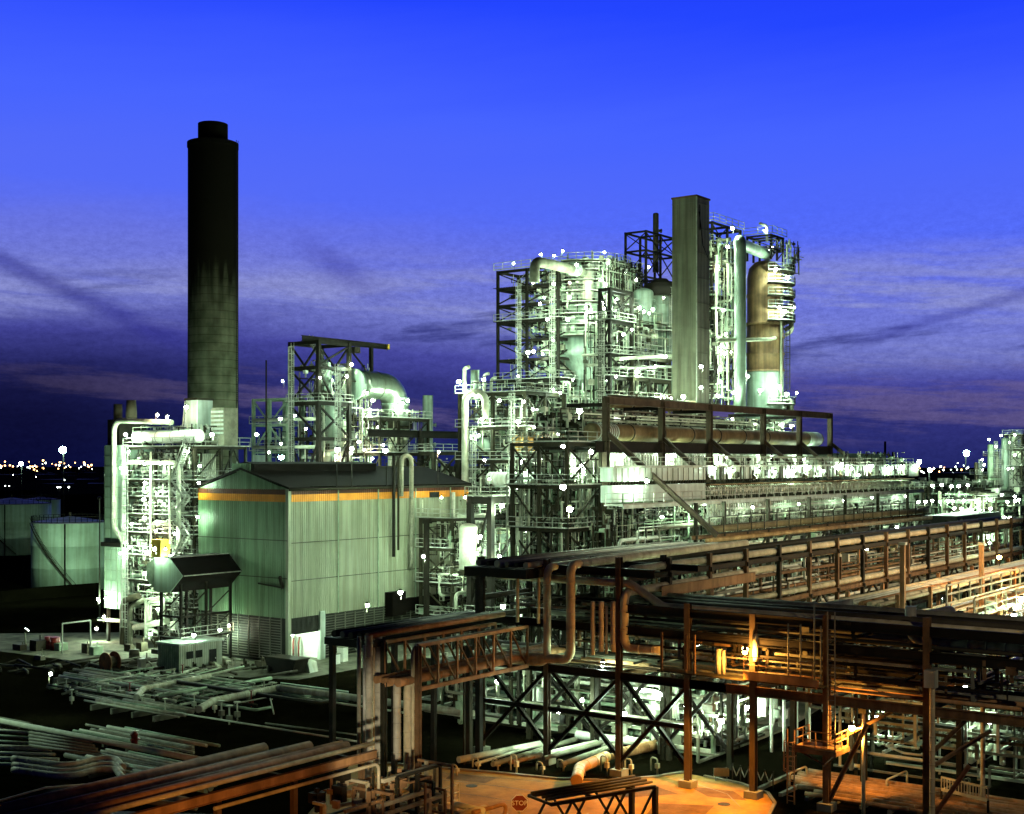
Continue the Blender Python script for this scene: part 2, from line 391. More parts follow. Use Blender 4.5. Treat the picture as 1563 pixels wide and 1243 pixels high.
# ---------------------------------------------------------------- lamps
def lamp_proto(kind, lens, colr, watt, big=1.0):
    root = thing(kind, 'x', 'lamp', (0, 0, -500), 'lamps'); b = MB()
    z = -500
    b.bar((0,0,z-.8), (0,0,z+.28), .05); b.bar((0,0,z+.26), (.16,0,z+.3), .05); b.build('bracket', 'dark_steel', root)
    h = MB(); h.cyl((.16,0,z+.2), (.16,0,z+.42), .2*big, .09*big, 10); hs = h.build('housing', 'mid_steel', root)
    g = MB(); g.ball((.16,0,z+.03), .19*big, 12, 1.0); g.build('lens', lens, hs)
    ld = bpy.data.lights.new('bulb', 'POINT'); ld.energy = watt; ld.color = colr; ld.shadow_soft_size = .12
    lo = bpy.data.objects.new('bulb', ld); col.objects.link(lo); lo.parent = root; lo.location = (-.12, -.12, -.42*big)
    return root
def dup(root, loc, label, group=None, rz=0.0):
    r = root.copy(); col.objects.link(r); r.location = loc; r.rotation_euler = (0, 0, rz); r['label'] = label
    if group: r['group'] = group
    for ch in list(root.children):
        c = ch.copy(); col.objects.link(c); c.parent = r
        for g in ch.children:
            d = g.copy(); col.objects.link(d); d.parent = c
    return r
def spot(label, p, aim, watt, colr, ang, lens, group=None):
    t = thing('added_floodlight', label, 'floodlight', (p[0],p[1],0), group)
    MB().cyl((p[0],p[1],0),(p[0],p[1],p[2]),.12,.08,10).build('pole', 'grey_pipe', t)
    d = (V(aim)-V(p)).normalized(); c = V(p)
    hs = MB().cyl(c-d*.1, c+d*.3, .12, .3, 12).build('housing', 'mid_steel', t); MB().cyl(c+d*.3, c+d*.32, .27, None, 12).build('lens', lens, hs)
    ld = bpy.data.lights.new('bulb', 'SPOT'); ld.energy = watt; ld.color = colr; ld.spot_size = math.radians(ang); ld.spot_blend = .8; ld.shadow_soft_size = .25
    lo = bpy.data.objects.new('bulb', ld); col.objects.link(lo); lo.parent = t; lo.location = c+d*.5-BASE[t.name]; lo.rotation_euler = d.to_track_quat('-Z', 'Y').to_euler()
    return t
PROTO = {}
WHITE = (.66, 1.0, .66)
for key, kind, lens, colr, watt, big in (('s','well_glass_lamp','mercury_lens',WHITE,430,.8), ('m','work_lamp','mercury_lens',WHITE,1120,1.1), ('l','floodlight','mercury_lens',WHITE,2200,1.45),
                                   ('c','mast_floodlight','cyan_lens',(.5,1,.85),2200,1.9), ('o','sodium_lamp','sodium_lens',(1,.42,.07),2600,1.1)):
    PROTO[key] = lamp_proto(kind, lens, colr, watt, big)
for key, kind, watt, big in (('sw','well_glass_lamp',260,.7),('mw','work_lamp',700,.9)): PROTO[key] = lamp_proto(kind, 'warm_lens', (1,.82,.52), watt, big)
def drop_protos():
    for p in PROTO.values():
        for c in list(p.children_recursive): bpy.data.objects.remove(c)
        bpy.data.objects.remove(p)
def lamps(place, pts, group=None, word='white work lamp'):
    """pts: (position, size key); labelled by order of height within one place"""
    pts = sorted(pts, key=lambda p: -p[0].z)
    for i, (p, k) in enumerate(pts):
        lab = f'{word} on {place}' + (f', {nth(i)} from the top' if len(pts) > 1 else '')
        if k in 'sm' and R.random() < .13: k += 'w'; lab = lab.replace('white','warm white')
        dup(PROTO[k], p, lab, group or f'lamps on {place}', R.uniform(0, 6.28))
# ---------------------------------------------------------------- generic plant builders
def frame(name, label, cat, us, vs, zs, m='dark_steel', cw=.36, bh=.34, decks=(), rails=(), braces=('v', 'u'), style='/', group=None, deck_m=None, sides='uv', every=1, stairs=None, rail_m='galvanised_steel', all_beams=True):
    """Steel frame on column lines us x vs with levels zs. Faces seen: u=us[0] (bays along v) and v=vs[0] (bays along u)."""
    t = thing(name, label, cat, (us[0], vs[0], zs[0]), group)
    for u in us:
        for v in vs:
            MB().bar((u,v,zs[0]), (u,v,zs[-1]), cw).build('column', m, t)
    for li, z in enumerate(zs[1:], 1):
        ul = us if all_beams else (us[0], us[-1]); vl = vs if all_beams else (vs[0], vs[-1])
        for v in vl: MB().bar((us[0]-.2,v,z-bh/2), (us[-1]+.2,v,z-bh/2), cw*.6, bh).build('beam', m, t)
        for u in ul: MB().bar((u,vs[0]-.2,z-bh/2-.01), (u,vs[-1]+.2,z-bh/2-.01), cw*.6, bh).build('beam', m, t)
        if li in decks:
            d = MB(); a, b, c, e = us[0]-.5, us[-1]+.5, vs[0]-.5, vs[-1]+.5
            n = int((e-c)/.5)
            for i in range(n+1): d.box(a, b, c+i*.5, c+i*.5+.3, z+.02, z+.07)
            d.build('deck', deck_m or m, t)
        if li in rails:
            a, b, c, e = us[0]-.45, us[-1]+.45, vs[0]-.45, vs[-1]+.45
            MB().rail([(a,e,z+.07), (a,c,z+.07), (b,c,z+.07)]).build('railing', rail_m, t)
    for li in range(0, len(zs)-1, every):
        z0, z1 = zs[li]+.1, zs[li+1]-bh
        def br(p0, p1, i):
            s = style[(li+i) % len(style)]
            A, B = V((*p0, z0)), V((*p1, z0)); C, D = V((*p0, z1)), V((*p1, z1)); w = cw*.45
            q = MB()
            if s in '/X': q.bar(A, D, w)
            if s in '\\X': q.bar(B, C, w*.98)
            if s == 'K': q.bar(A, (C+D)/2, w); q.bar(B, (C+D)/2, w*.98)
            if s == 'V': q.bar(C, (A+B)/2, w); q.bar(D, (A+B)/2, w*.98)
            if q.v: q.build('brace', m, t)
        if 'v' in braces:
            for i in range(len(vs)-1): br((us[0], vs[i]), (us[0], vs[i+1]), i)
        if 'u' in braces:
            for i in range(len(us)-1): br((us[i], vs[0]), (us[i+1], vs[0]), i+1)
        if 'b' in braces:
            for i in range(len(vs)-1): br((us[-1], vs[i]), (us[-1], vs[i+1]), i)
    if stairs:
        (u, v0, v1, w) = stairs
        for li in range(len(zs)-1):
            a, b = (v0, v1) if li % 2 == 0 else (v1, v0)
            MB().stair((u, a, zs[li]), (u, b, zs[li+1]+.05), w).build('stair', rail_m, t)
    return t
PIPES = []
def pipe(label, pts, r, m='pale_pipe', group=None, n=10, seam=0, flange=False, name='pipe', bend=None, cat='pipe'):
    o = MB().tube(pts, r, n, bend, seam, flange).build(name, m); PIPES.append(o)
    return tag(o, label, cat, group)
FINE = {}
def fine(m): return FINE.setdefault(m, MB())
def walk(box, n, r):
    (u0,u1),(v0,v1),(z0,z1) = box; lo = (u0,v0,z0); hi = (u1,v1,z1)
    p = [R.uniform(lo[i], hi[i]) for i in range(3)]; pts = [V(p)]; ax = R.choice((1,2,2,0,1))
    for _ in range(n):
        for _k in range(6):
            q = list(p); q[ax] = R.uniform(lo[ax], hi[ax])
            if abs(q[ax]-p[ax]) > max(.6, 5*r): break
        if abs(q[ax]-p[ax]) > max(.5, 5*r):
            p = q; pts.append(V(p))
        ax = R.choice([a for a in (0,1,2,2) if a != ax])
    return pts
def tangle(place, box, n, rr=(.06,.16), mats=('pale_pipe','galvanised_steel','grey_pipe','green_grey','pale_pipe'), legs=(2,5)):
    """process pipes, each a thing: indistinct within one place"""
    k = 0; n = max(3, int(n*.55))
    while k < n:
        r = R.uniform(*rr)**1.0; pts = walk(box, R.randint(*legs), r)
        if len(pts) < 3: continue
        pipe(f'one of the thin process pipes tangled inside {place}', pts, r, R.choice(mats), f'process pipes tangled inside {place}', 8, flange=R.random() < .6, name='process_pipe'); k += 1
def tubing(box, n, rr=(.03,.07), mats=('pale_pipe','galvanised_steel','grey_pipe','mid_steel','dark_steel','mid_steel','green_grey'), legs=(2,5), vert=.4):
    """small-bore tubing, cable trays, brackets: countless, kept as one mass per finish"""
    (u0,u1),(v0,v1),(z0,z1) = box
    for _ in range(n):
        r = R.uniform(*rr); x = R.random()
        mb = fine(R.choice(mats))
        if x < vert:
            u, v = R.uniform(u0,u1), R.uniform(v0,v1); a = R.uniform(z0,z1); b = min(z1, a+R.uniform(.8,4))
            if b-a > .4:
                mb.bar((u,v,a), (u,v,b), r*1.8)
                if R.random() < .5: mb.box(u-r*3, u+r*3, v-r*3, v+r*3, a+(b-a)*.4, a+(b-a)*.4+r*5)
        elif x < vert+.12:
            u, v, z = R.uniform(u0,u1), R.uniform(v0,v1), R.uniform(z0,z1); s = R.uniform(.12,.45)
            mb.box(u-s*.5, u+s*.5, v-s, v+s, z, min(z+s*R.uniform(1,2.4), z1))
        elif x < vert+.22:
            u, v, z = R.uniform(u0,u1), R.uniform(v0,v1), R.uniform(z0,z1); s = R.uniform(.1,.28)
            a = R.choice(((1,0,0),(0,1,0),(0,0,1)))
            mb.cyl((u,v,z), V((u,v,z))+V(a)*s*R.uniform(.5,4), s, None, 8)
        else:
            pts = walk(box, R.randint(*legs), r)
            for a, b in zip(pts, pts[1:]): mb.bar(a, b, r*1.9)
def drum(label, p, q, r, m='vessel_grey', group=None, saddles=True, name='horizontal_drum', cat='vessel', n=20, bands=3):
    p, q = V(p), V(q); t = thing(name, label, cat, (*((p+q)/2).xy, min(p.z,q.z)-r*1.25), group)
    MB().drum(p, q, r, n).build('shell', m, t)
    d = (q-p).normalized()
    for k in range(bands):
        c = p.lerp(q, (k+.7)/(bands+.4)); MB().cyl(c-d*.06, c+d*.06, r*1.04, None, n).build('flange', 'galvanised_steel', t)
    if saddles:
        for f in (.22, .78):
            c = p.lerp(q, f); MB().box(c.x-.2 if abs(d.x)>.5 else c.x-r*.8, c.x+.2 if abs(d.x)>.5 else c.x+r*.8, c.y-r*.8 if abs(d.x)>.5 else c.y-.2, c.y+r*.8 if abs(d.x)>.5 else c.y+.2, c.z-r*1.25, c.z-r*.5).build('saddle', 'mid_steel', t)
    for f in (.3, .6):
        c = p.lerp(q, f); MB().cyl(c+V((0,0,r*.9)), c+V((0,0,r*1.35)), r*.2, None, 10).build('nozzle', m, t)
    return t
def column_vessel(label, c, z0, z1, r, m='vessel_grey', group=None, plats=(), name='vertical_vessel', n=24, rings=0, ladder=True, head=True, skirt=1.5, platm='mid_steel'):
    u, v = c; t = thing(name, label, 'vessel', (u, v, z0), group)
    top = [(r*math.cos(a), z1-z0-r*.5+r*.5*math.sin(a)) for a in (0,.4,.8,1.2,1.5)] if head else [(r, z1-z0)]
    prof = [(r, skirt)]
    if rings:
        z = skirt+rings
        while z < z1-z0-r*.6:
            prof += [(r, z-.1), (r*1.025, z-.08), (r*1.025, z+.08), (r, z+.1)]; z += rings
    MB().rev((u,v,z0), prof+top, n).build('shell', m, t)
    MB().rev((u,v,z0), [(r*1.08,0), (r*1.02,skirt)], n).build('skirt', 'mid_steel', t)
    for z in plats:
        p = MB(); k = 14; a0 = -2.9
        for i in range(k):
            a, b = a0+i*4.4/k, a0+(i+1)*4.4/k
            q = [(u+math.cos(x)*s, v+math.sin(x)*s, z) for x, s in ((a,r*1.02),(a,r+1.1),(b,r+1.1),(b,r*1.02))]
            p.prism(q, (0,0,.08))
        p.build('platform', platm, t)
        MB().rail([(u+math.cos(a0+i*4.4/k)*(r+1.08), v+math.sin(a0+i*4.4/k)*(r+1.08), z+.08) for i in range(k+1)], sp=9).build('railing', 'galvanised_steel', t)
    if ladder: MB().ladder((u-r*.35, v-r*1.0-.3, z0), z1-r*.5, (0,-1,0), True).build('ladder', 'galvanised_steel', t)
    for k in range(3):
        a = -2.2+k*.8; z = z0+(z1-z0)*(.3+.2*k); e = V((math.cos(a), math.sin(a), 0))
        MB().cyl(V((u,v,z))+e*r*.95, V((u,v,z))+e*(r+.45), .22, None, 10).cyl(V((u,v,z))+e*(r+.4), V((u,v,z))+e*(r+.5), .34, None, 10).build('nozzle', m, t)
    return t
def corr(mb, p, q, z0, ztop, pitch=.34, depth_=.055):
    p, q = V(p), V(q); L = (q-p).length; d = (q-p)/L; nrm = V((d.y,-d.x,0)); n = int(L/pitch); pr = []
    for i in range(n):
        a = i*L/n; w = L/n
        pr += [(a,0), (a+w*.4,0), (a+w*.5,depth_), (a+w*.9,depth_)]
    pr.append((L,0)); f = ztop if callable(ztop) else (lambda s: ztop)
    vs = []
    for s, o in pr:
        c = p+d*s+nrm*o; vs += [(c.x,c.y,z0 if not callable(z0) else z0(s)), (c.x,c.y,f(s))]
    return mb.add(vs, [(2*i, 2*i+2, 2*i+3, 2*i+1) for i in range(len(pr)-1)])

# ---------------------------------------------------------------- ground
ground(MB().box(-3000, 5000, -4000, 5000, -1, 0), 'ground', 'earth', 'dark bare ground of the works')
ground(MB().add([(98,100,.004),(140,100,.004),(140,108.3,.004),(104.6,108.3,.004),(104.6,126,.004),(112,146,.004),(100,160,.004),(91,150,.004),(92.2,128,.004),(93.5,111,.004)], [(0,1,2,3,4,5,6,7,8,9)]), 'concrete_apron', 'yard_concrete', 'pale concrete yard round the green building')
ground(MB().box(104.6,137.5,108.3,123.6,-.5,.012), 'building_floor', 'concrete_pale')
rd = [onz(x,y) for x,y in ((540,1162),(645,1171),(760,1181),(850,1190),(930,1193),(1000,1187),(1042,1180),(1075,1186),(1130,1197),(1172,1212),(1183,1228),(1172,1250),(1165,1330),(700,1420),(420,1300)) ]
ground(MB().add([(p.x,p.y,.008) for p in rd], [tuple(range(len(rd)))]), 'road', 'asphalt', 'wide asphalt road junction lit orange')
def kerb(pts, label):
    mb = MB(); P = [V((p.x,p.y,.07)) for p in pts]
    for a, b in zip(P, P[1:]): mb.bar(a, b, .22, .14)
    ground(mb, 'kerb', 'kerb_stone', label)
kerb(rd[:7], 'curved stone kerb along the far side of the road'); kerb(rd[7:12], 'curved stone kerb at the right of the junction')
for i,(pts,w_) in enumerate(((((640,1186),(760,1200),(860,1214),(905,1221)),.07),(((655,1178),(790,1190),(920,1200)),.05),(((650,1204),(740,1216),(800,1226)),.05),(((1060,1196),(1110,1212),(1130,1232)),.06))):
    ln = MB(); P = [onz(x,y,.016) for x,y in pts]
    for a, b in zip(P, P[1:]): ln.bar(a, b, w_, .006)
    ground(ln, 'road_marking', 'concrete_pale', 'thin pale line on the road')
for i,pts in enumerate((((900,1205),(1000,1200),(1035,1212),(930,1220)),((1050,1200),(1120,1208),(1140,1222),(1080,1216)),((690,1180),(760,1187),(740,1196),(680,1189)),((1000,1226),(1090,1230),(1070,1250),(985,1246)))):
    ground(MB().add([tuple(onz(x,y,.013)) for x,y in pts],[(0,1,2,3)]), 'road_patch', 'road_patch', 'darker repaired patch in the road surface')
for i,(x,y) in enumerate(((955,1214),(1105,1228),(860,1204),(720,1200))):
    P = onz(x,y); solo(MB().cyl((P.x,P.y,.01),(P.x,P.y,.03),.42,None,18), 'manhole_cover', 'mid_steel', 'round dark manhole cover in the road, '+('centre','right','left of centre','far left')[i], 'manhole cover')
apr2 = [onz(x,y) for x,y in ((730,1100),(880,1120),(1000,1128),(1110,1140),(1215,1105),(1255,1080),(1200,1062),(1060,1050),(900,1048),(760,1052))]
ground(MB().add([(p.x,p.y,.005) for p in apr2], [tuple(range(10))]), 'process_yard', 'concrete_pale', 'pale floor of the process yard under the racks')
ground(MB().add([(p.x,p.y,.006) for p in (onz(1290,1000),onz(1563,1010),onz(1700,950),onz(1500,905),onz(1380,940))], [(0,1,2,3,4)]), 'plot_floor', 'concrete_pale', 'pale floor below the far right pipe racks')
ground(MB().add([(118,60,.003),(215,60,.003),(215,100,.003),(140,100,.003),(140,128,.003),(118,108,.003)], [(0,1,2,3,4,5)]), 'plant_floor', 'concrete_pale', 'concrete floor under the furnace and reactor')

# ---------------------------------------------------------------- storage tanks at the left
def tank(label, c, r, h, group):
    t = thing('storage_tank', label, 'storage tank', (c[0],c[1],0), group)
    MB().rev((c[0],c[1],0), [(r,0),(r,h*.33),(r*1.002,h*.331),(r,h*.335),(r,h*.66),(r*1.002,h*.661),(r,h*.665),(r,h)], 64).build('shell', 'tank_shell', t)
    MB().rev((c[0],c[1],0), [(r*1.015,h),(r*1.015,h+.12),(r*.5,h+r*.09),(.05,h+r*.17)], 48, smooth=False).build('roof', 'tank_roof', t)
    k = 40; MB().rail([(c[0]+math.cos(i*2*math.pi/k)*r*.99, c[1]+math.sin(i*2*math.pi/k)*r*.99, h+.12) for i in range(k+1)], sp=9).build('railing', 'mid_steel', t)
    st = MB(); n = 46
    for i in range(n):
        a = -2.05-i*.028; st.bar((c[0]+math.cos(a)*r, c[1]+math.sin(a)*r, .3+i*h/n), (c[0]+math.cos(a)*(r+.8), c[1]+math.sin(a)*(r+.8), .3+i*h/n), .3, .06)
    a = [V((c[0]+math.cos(-2.05-i*.028)*(r+.8), c[1]+math.sin(-2.05-i*.028)*(r+.8), 1.3+i*h/n)) for i in range(n)]
    for p, q in zip(a, a[1:]): st.bar(p, q, .08); st.bar(p-V((0,0,.95)), q-V((0,0,.95)), .06, .25)
    st.build('stair', 'mid_steel', t)
    MB().bar((c[0]-r*.68, c[1]-r*.74, 0), (c[0]-r*.68, c[1]-r*.74, h), .22).build('downpipe', 'dark_steel', t)
    MB().cyl((c[0],c[1],h+r*.165), (c[0],c[1],h+r*.17+.7), .25, None, 8).build('vent', 'mid_steel', t)
    return t
p = at(107, 700, 238); tank('pale green tank with conical roof, nearest the boiler tower', (p.x,p.y), 6.7, 12.0, 'storage tanks')
p = at(18, 700, 330); tank('pale tank behind the nearest tank, at the picture edge', (p.x,p.y), 9.4, 12.4, 'storage tanks')
p = at(62, 700, 350); tank('smaller pale tank half hidden between two others', (p.x,p.y), 5.0, 12.8, 'storage tanks')
bw = MB()
a, b, c = onz(-60,925), onz(60,912), onz(150,905)
for q, s in ((a,b),(b,c)): bw.prism([(q.x-2.2,q.y-2,0),(q.x+2.2,q.y+2,0),(q.x+.5,q.y+.5,1.7),(q.x-.5,q.y-.5,1.7)], (s.x-q.x, s.y-q.y, 0))
solo(bw, 'earth_bund', 'earth', 'low dark earth bund in front of the pale tanks', 'bund')

# ---------------------------------------------------------------- chimney
p = at(325, 700, 205); cu, cv_ = p.x, p.y
ch = thing('chimney', 'tall round concrete chimney, shade coloured into its top, with narrower cap', 'chimney', (cu,cv_,0))
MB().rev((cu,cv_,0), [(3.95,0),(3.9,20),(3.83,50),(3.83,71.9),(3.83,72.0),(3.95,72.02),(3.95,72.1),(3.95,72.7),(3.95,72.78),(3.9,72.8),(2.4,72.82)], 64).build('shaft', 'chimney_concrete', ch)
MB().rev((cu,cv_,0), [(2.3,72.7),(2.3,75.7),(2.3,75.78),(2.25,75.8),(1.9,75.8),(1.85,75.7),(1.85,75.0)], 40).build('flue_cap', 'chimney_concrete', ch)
MB().ladder((cu+1.5, cv_-3.9, 25), 72, (.3,-1,0), False).build('ladder', 'dark_steel', ch)

# ---------------------------------------------------------------- green cladding building
B0,B1,C0,C1,ZE = 104.6,137.5,108.3,123.6,19.8
b = thing('turbine_hall', 'big green corrugated building with brown and orange stripes', 'building', (B0,C0,0))
ZR = 22.0; mid = (C0+C1)/2
gz = lambda s: ZE+(ZR-ZE)*(1-abs(s-(C1-C0)/2)/((C1-C0)/2))
w = MB(); corr(w, (B0,C1,0), (B0,C0,0), 5.2, 18.42); w.build('cladding', 'green_cladding_shaded', b, 'green gable cladding, shade put into its colour')
g_ = MB(); corr(g_, (B0,C1,0), (B0,C0,0), ZE, gz); g_.build('gable', 'green_cladding_shaded', b)
w = MB(); corr(w, (B0,C0,0), (B1,C0,0), 5.2, 18.42); w.build('cladding', 'green_cladding_lit', b, 'pale green long side cladding with dirt streaks')
w = MB(); w.box(B1-.1,B1,C0+.1,C1,0,ZE); w.box(B0+.15,B1,C1-.2,C1-.1,0,ZE); w.build('cladding', 'green_cladding_shaded', b)
for m_, z0, z1 in (('orange_band',18.42,19.25),('brown_band',19.25,ZE+.05)):
    q = MB(); corr(q, (B0-.03,C1,0), (B0-.03,C0-.03,0), z0, z1); corr(q, (B0-.03,C0-.03,0), (B1,C0-.03,0), z0, z1); q.build('stripe', m_, b)
q = MB(); q.prism([(B0-.3,C0-.4,ZE+.06),(B0-.3,mid,ZR+.06),(B0-.3,C1+.4,ZE+.06),(B0-.3,C1+.4,ZE+.3),(B0-.3,mid,ZR+.3),(B0-.3,C0-.4,ZE+.3)], (B1-B0+.6,0,0)); rf_ = q.build('roof', 'roof_sheet', b)
q = MB(); q.prism([(B0+.5,mid-1.5,ZR-.2),(B0+.5,mid-1.5,ZR+.75),(B0+.5,mid,ZR+1.0),(B0+.5,mid+1.5,ZR+.75),(B0+.5,mid+1.5,ZR-.2)], (21,0,0)); q.build('ridge_vent', 'roof_sheet', rf_)
q = MB(); corr(q, (B0-.1,mid+1.6,0), (B0-.1,mid-1.6,0), ZR-.2, ZR+.8); q.build('ridge_vent', 'green_cladding_shaded', b)
for z in (9.4,13.7): 
    q = MB(); q.box(B0,B1,C0-.125,C0-.09,z,z+.07); q.box(B0-.125,B0-.09,C0,C1,z+.3,z+.37); q.build('lap_seam', 'mid_steel', b)
MB().tube([(B0-.2,C0-.42,ZE+.0),(B1+.2,C0-.42,ZE+.0)], .14, 8).build('gutter', 'mid_steel', b)
for u in (112.5,119.5,126.5,133.5): MB().bar((u,C0-.24,5.2),(u,C0-.24,ZE-.1),.11).build('downpipe', 'green_grey', b)
MB().rail([(B0+22.5,mid-.2,ZR+.3),(B1,mid-.2,ZR+.3)],1.0,2,.05).build('railing','mid_steel',rf_)
MB().box(B0-.12,B0+.35,C0-.15,C0+.3,0,ZE+.1).build('corner_post', 'green_cladding_lit', b)
MB().box(109.5,110.3,C0-.25,C0+.25,0,5.6).build('door_post', 'duct_white', b)
def louvers(mb, p, q, z0, z1):
    p, q = V(p), V(q); z = z0; d = (q-p).normalized(); nr = V((d.y,-d.x,0))
    while z < z1-.2:
        mb.bar(p+V((0,0,z))+nr*.05, q+V((0,0,z))+nr*.05, .16, .05); z += .30
    L = (q-p).length; k = int(L/1.6)
    for i in range(k+1): c = p.lerp(q, i/k); mb.bar(c+nr*.12+V((0,0,z0)), c+nr*.12+V((0,0,z1)), .12)
q = MB(); louvers(q, (B0,C1,0), (B0,C0+1.0,0), .4, 5.2); q.build('louvre_wall', 'louver', b)
MB().box(B0+.25,B0+.3,C0+.4,C1,0,5.2).build('back_panel', 'shutter', b)
q = MB(); louvers(q, (110.4,C0,0), (B1,C0,0), .4, 5.1); q.build('louvre_wall', 'louver', b)
MB().box(110.4,B1,C0+.25,C0+.3,0,5.2).build('back_panel', 'shutter', b)
MB().box(120.9,123.4,C0-1.3,C0-.02,4.0,6.9).build('vent_hood', 'roof_sheet', b)
MB().box(124,B1+.2,C0-.5,C0-.12,4.3,5.9).build('shade_strip', 'roof_sheet', b)  # dark strip built where the lower wall only lies in shadow
q = MB(); corr(q, (105.1,C0+.1,0), (109.5,C0+.1,0), 3.3, 5.25, .2, .05); q.build('roller_shutter', 'shutter', b, 'half raised dark roller shutter')
q = MB(); q.box(105.0,110.2,C0+4.5,C0+4.6,.02,5); q.box(105.0,105.1,C0+.4,C0+4.5,.02,5); q.box(110.2,110.3,C0+.4,C0+4.5,.02,5); q.build('inner_wall', 'white_paint', b)
MB().box(UU(655,C0),UU(669,C0),C0-.16,C0-.05,18.4,19.1).build('vent_panel', 'window_dark', b)
# inside the doorway and the pipes on the long wall
for i in range(5):
    u = 105.6+i*.9; pipe('one of the upright machine pipes inside the lit doorway', [(u,C0+3,.1),(u,C0+3,1.6+R.random()*1.4),(u+.5,C0+3.4,2.2+R.random())], .09, R.choice(('pale_pipe','red_paint','grey_pipe')), 'machine pipes inside the doorway')
for i,(x0,y0,y1,r,m_,lab) in enumerate(((601,703,850,.20,'dark_steel','dark thin downpipe on the long wall beside the big bend'),(608,704,840,.14,'mid_steel','slim dark conduit on the long wall between two pipes'),(628,709,862,.29,'grey_pipe','thick grey pipe hooked over the eaves of the long wall'))):
    v = C0-.75; P = onv(x0,y0,v); Q = onv(x0,y1,v)
    pts = [(P.x,P.y,Q.z),(P.x,P.y,P.z+.7)]
    if i == 2: pts = [(P.x+.4,v+.6,Q.z-.6),(P.x,v,Q.z+.3),(P.x,v,P.z+1.1),(P.x-1.7,v+.2,P.z+1.1),(P.x-1.7,v+.2,P.z-4)]
    pipe(lab, pts, r, m_, seam=1.2 if i == 2 else 0, bend=.9 if i==2 else None)
P = onv(645,703,C0-.6); pipe('slim pale stub pipe above the dark wall bracket', [(P.x,P.y,18.2),(P.x,P.y,16.5)], .1, 'pale_pipe')
P = onv(692,760,C0-.6); pipe('pale elbow pipe at the far end of the long wall', [(P.x,P.y,19),(P.x,P.y,15.3),(P.x+3,P.y-.6,14.9),(P.x+5,P.y-1,14.9)], .25, 'pale_pipe')
brk = MB(); P = onu(430,893,B0-.3); brk.bar((B0-.3,C0+4.6,9.0),(B0-.3,C0+.6,8.7),.12,.16); brk.bar((B0-.1,C0+.8,8.6),(B0-.9,C0+.4,10.0),.3,.3)
solo(brk, 'wall_bracket', 'dark_steel', 'small dark bracket arm bolted low on the green gable', 'bracket')
sd = MB(); sd.box(UU(735,0)*0+B1-7.5,B1-.4,C0-.5,C0-.38,14.3,14.45)
solo(sd, 'cable_ledge', 'mid_steel', 'thin ledge with cables along the far long wall', 'ledge')

# ---------------------------------------------------------------- wedge shaped intake hood on legs, and the shed under it
hd = thing('intake_hood', 'green wedge shaped intake hood with dark roof on steel legs', 'hood', (95.5,116,0))
zc = 10.3; pc = [(117.9+2.4,zc+1.9),(117.6,zc+1.9),(115.4,zc),(117.6,zc-1.95),(117.9+2.4,zc-1.95)]
q = MB(); q.prism([(95.5,v,z) for v,z in pc], (-.08,0,0)); q.build('end_panel', 'tank_shell', hd)
q = MB(); q.prism([(95.52,v,z) for v,z in pc], (8.6,0,0)); q.build('body', 'roof_sheet', hd)
q = MB(); q.box(95.6,104,115.35,115.45,zc-.05,zc+.06); q.bar((95.5,117.6,zc+1.95),(104,117.6,zc+1.95),.1); q.build('edge_trim', 'galvanised_steel', hd)
q = MB(); q.prism([(95.6,120.35,zc+1.9),(95.6,121.9,zc+.9),(95.6,121.9,zc-.6),(95.6,120.35,zc-1.9)], (6,0,0)); q.build('inlet_duct', 'green_grey', hd)
for u in (96.2,99.8,103.4):
    for v in (116.6,120): MB().bar((u,v,0),(u,v,zc-1.95 if v>117 else zc-.9),.26).build('leg', 'dark_steel', hd)
for z in (3.1,5.6):
    MB().bar((96,116.6,z),(103.5,116.6,z),.18,.22).build('beam', 'dark_steel', hd); MB().bar((96.2,116.4,z-.02),(96.2,120.2,z-.02),.18,.22).build('beam', 'dark_steel', hd)
for u in (96.2,99.8):
    for z0,z1 in ((.2,3),(3.2,5.5),(5.7,8.2)): MB().bar((u,116.6,z0),(u+3.6,116.6,z1),.1).build('brace', 'mid_steel', hd); MB().bar((u,120,z0),(u,116.7,z1),.1).build('brace','mid_steel',hd)
MB().rail([(95.9,120.2,3.25),(95.9,116.3,3.25),(103.6,116.3,3.25)]).build('railing', 'galvanised_steel', hd)
sh = thing('equipment_shed', 'small pale metal shed with flat roof under the wedge hood', 'shed', (93.5,112.5,0))
q = MB(); corr(q, (93.5,117.2,0), (93.5,113.6,0), 0, 2.9, .3, .05); q.build('wall', 'green_grey', sh, 'dark green end wall')
q = MB(); corr(q, (93.5,113.6,0), (99.5,113.6,0), 0, 2.9, .3, .05); q.box(93.6,99.5,117.1,117.2,0,2.9); q.box(99.4,99.5,113.7,117.2,0,2.9); q.build('wall', 'grey_cladding', sh)
MB().box(93.3,99.7,113.4,117.4,2.92,3.15).build('roof', 'duct_white', sh)
dr_ = MB().box(97.6,98.6,113.46,113.52,.1,2.1).build('door', 'window_dark', sh); MB().box(98.4,98.5,113.4,113.46,1,1.15).build('handle', 'galvanised_steel', dr_)
for k in range(2): MB().box(94.4+k*1.3,95.3+k*1.3,113.45,113.51,1.4,2.2).build('window', 'window_dark', sh)
solo(MB().box(92.3,93.0,118.6,119.2,0,1.1).box(92.25,93.05,118.55,119.25,1.1,1.2), 'control_box', 'grey_cladding', 'grey control box standing left of the metal shed', 'control box')

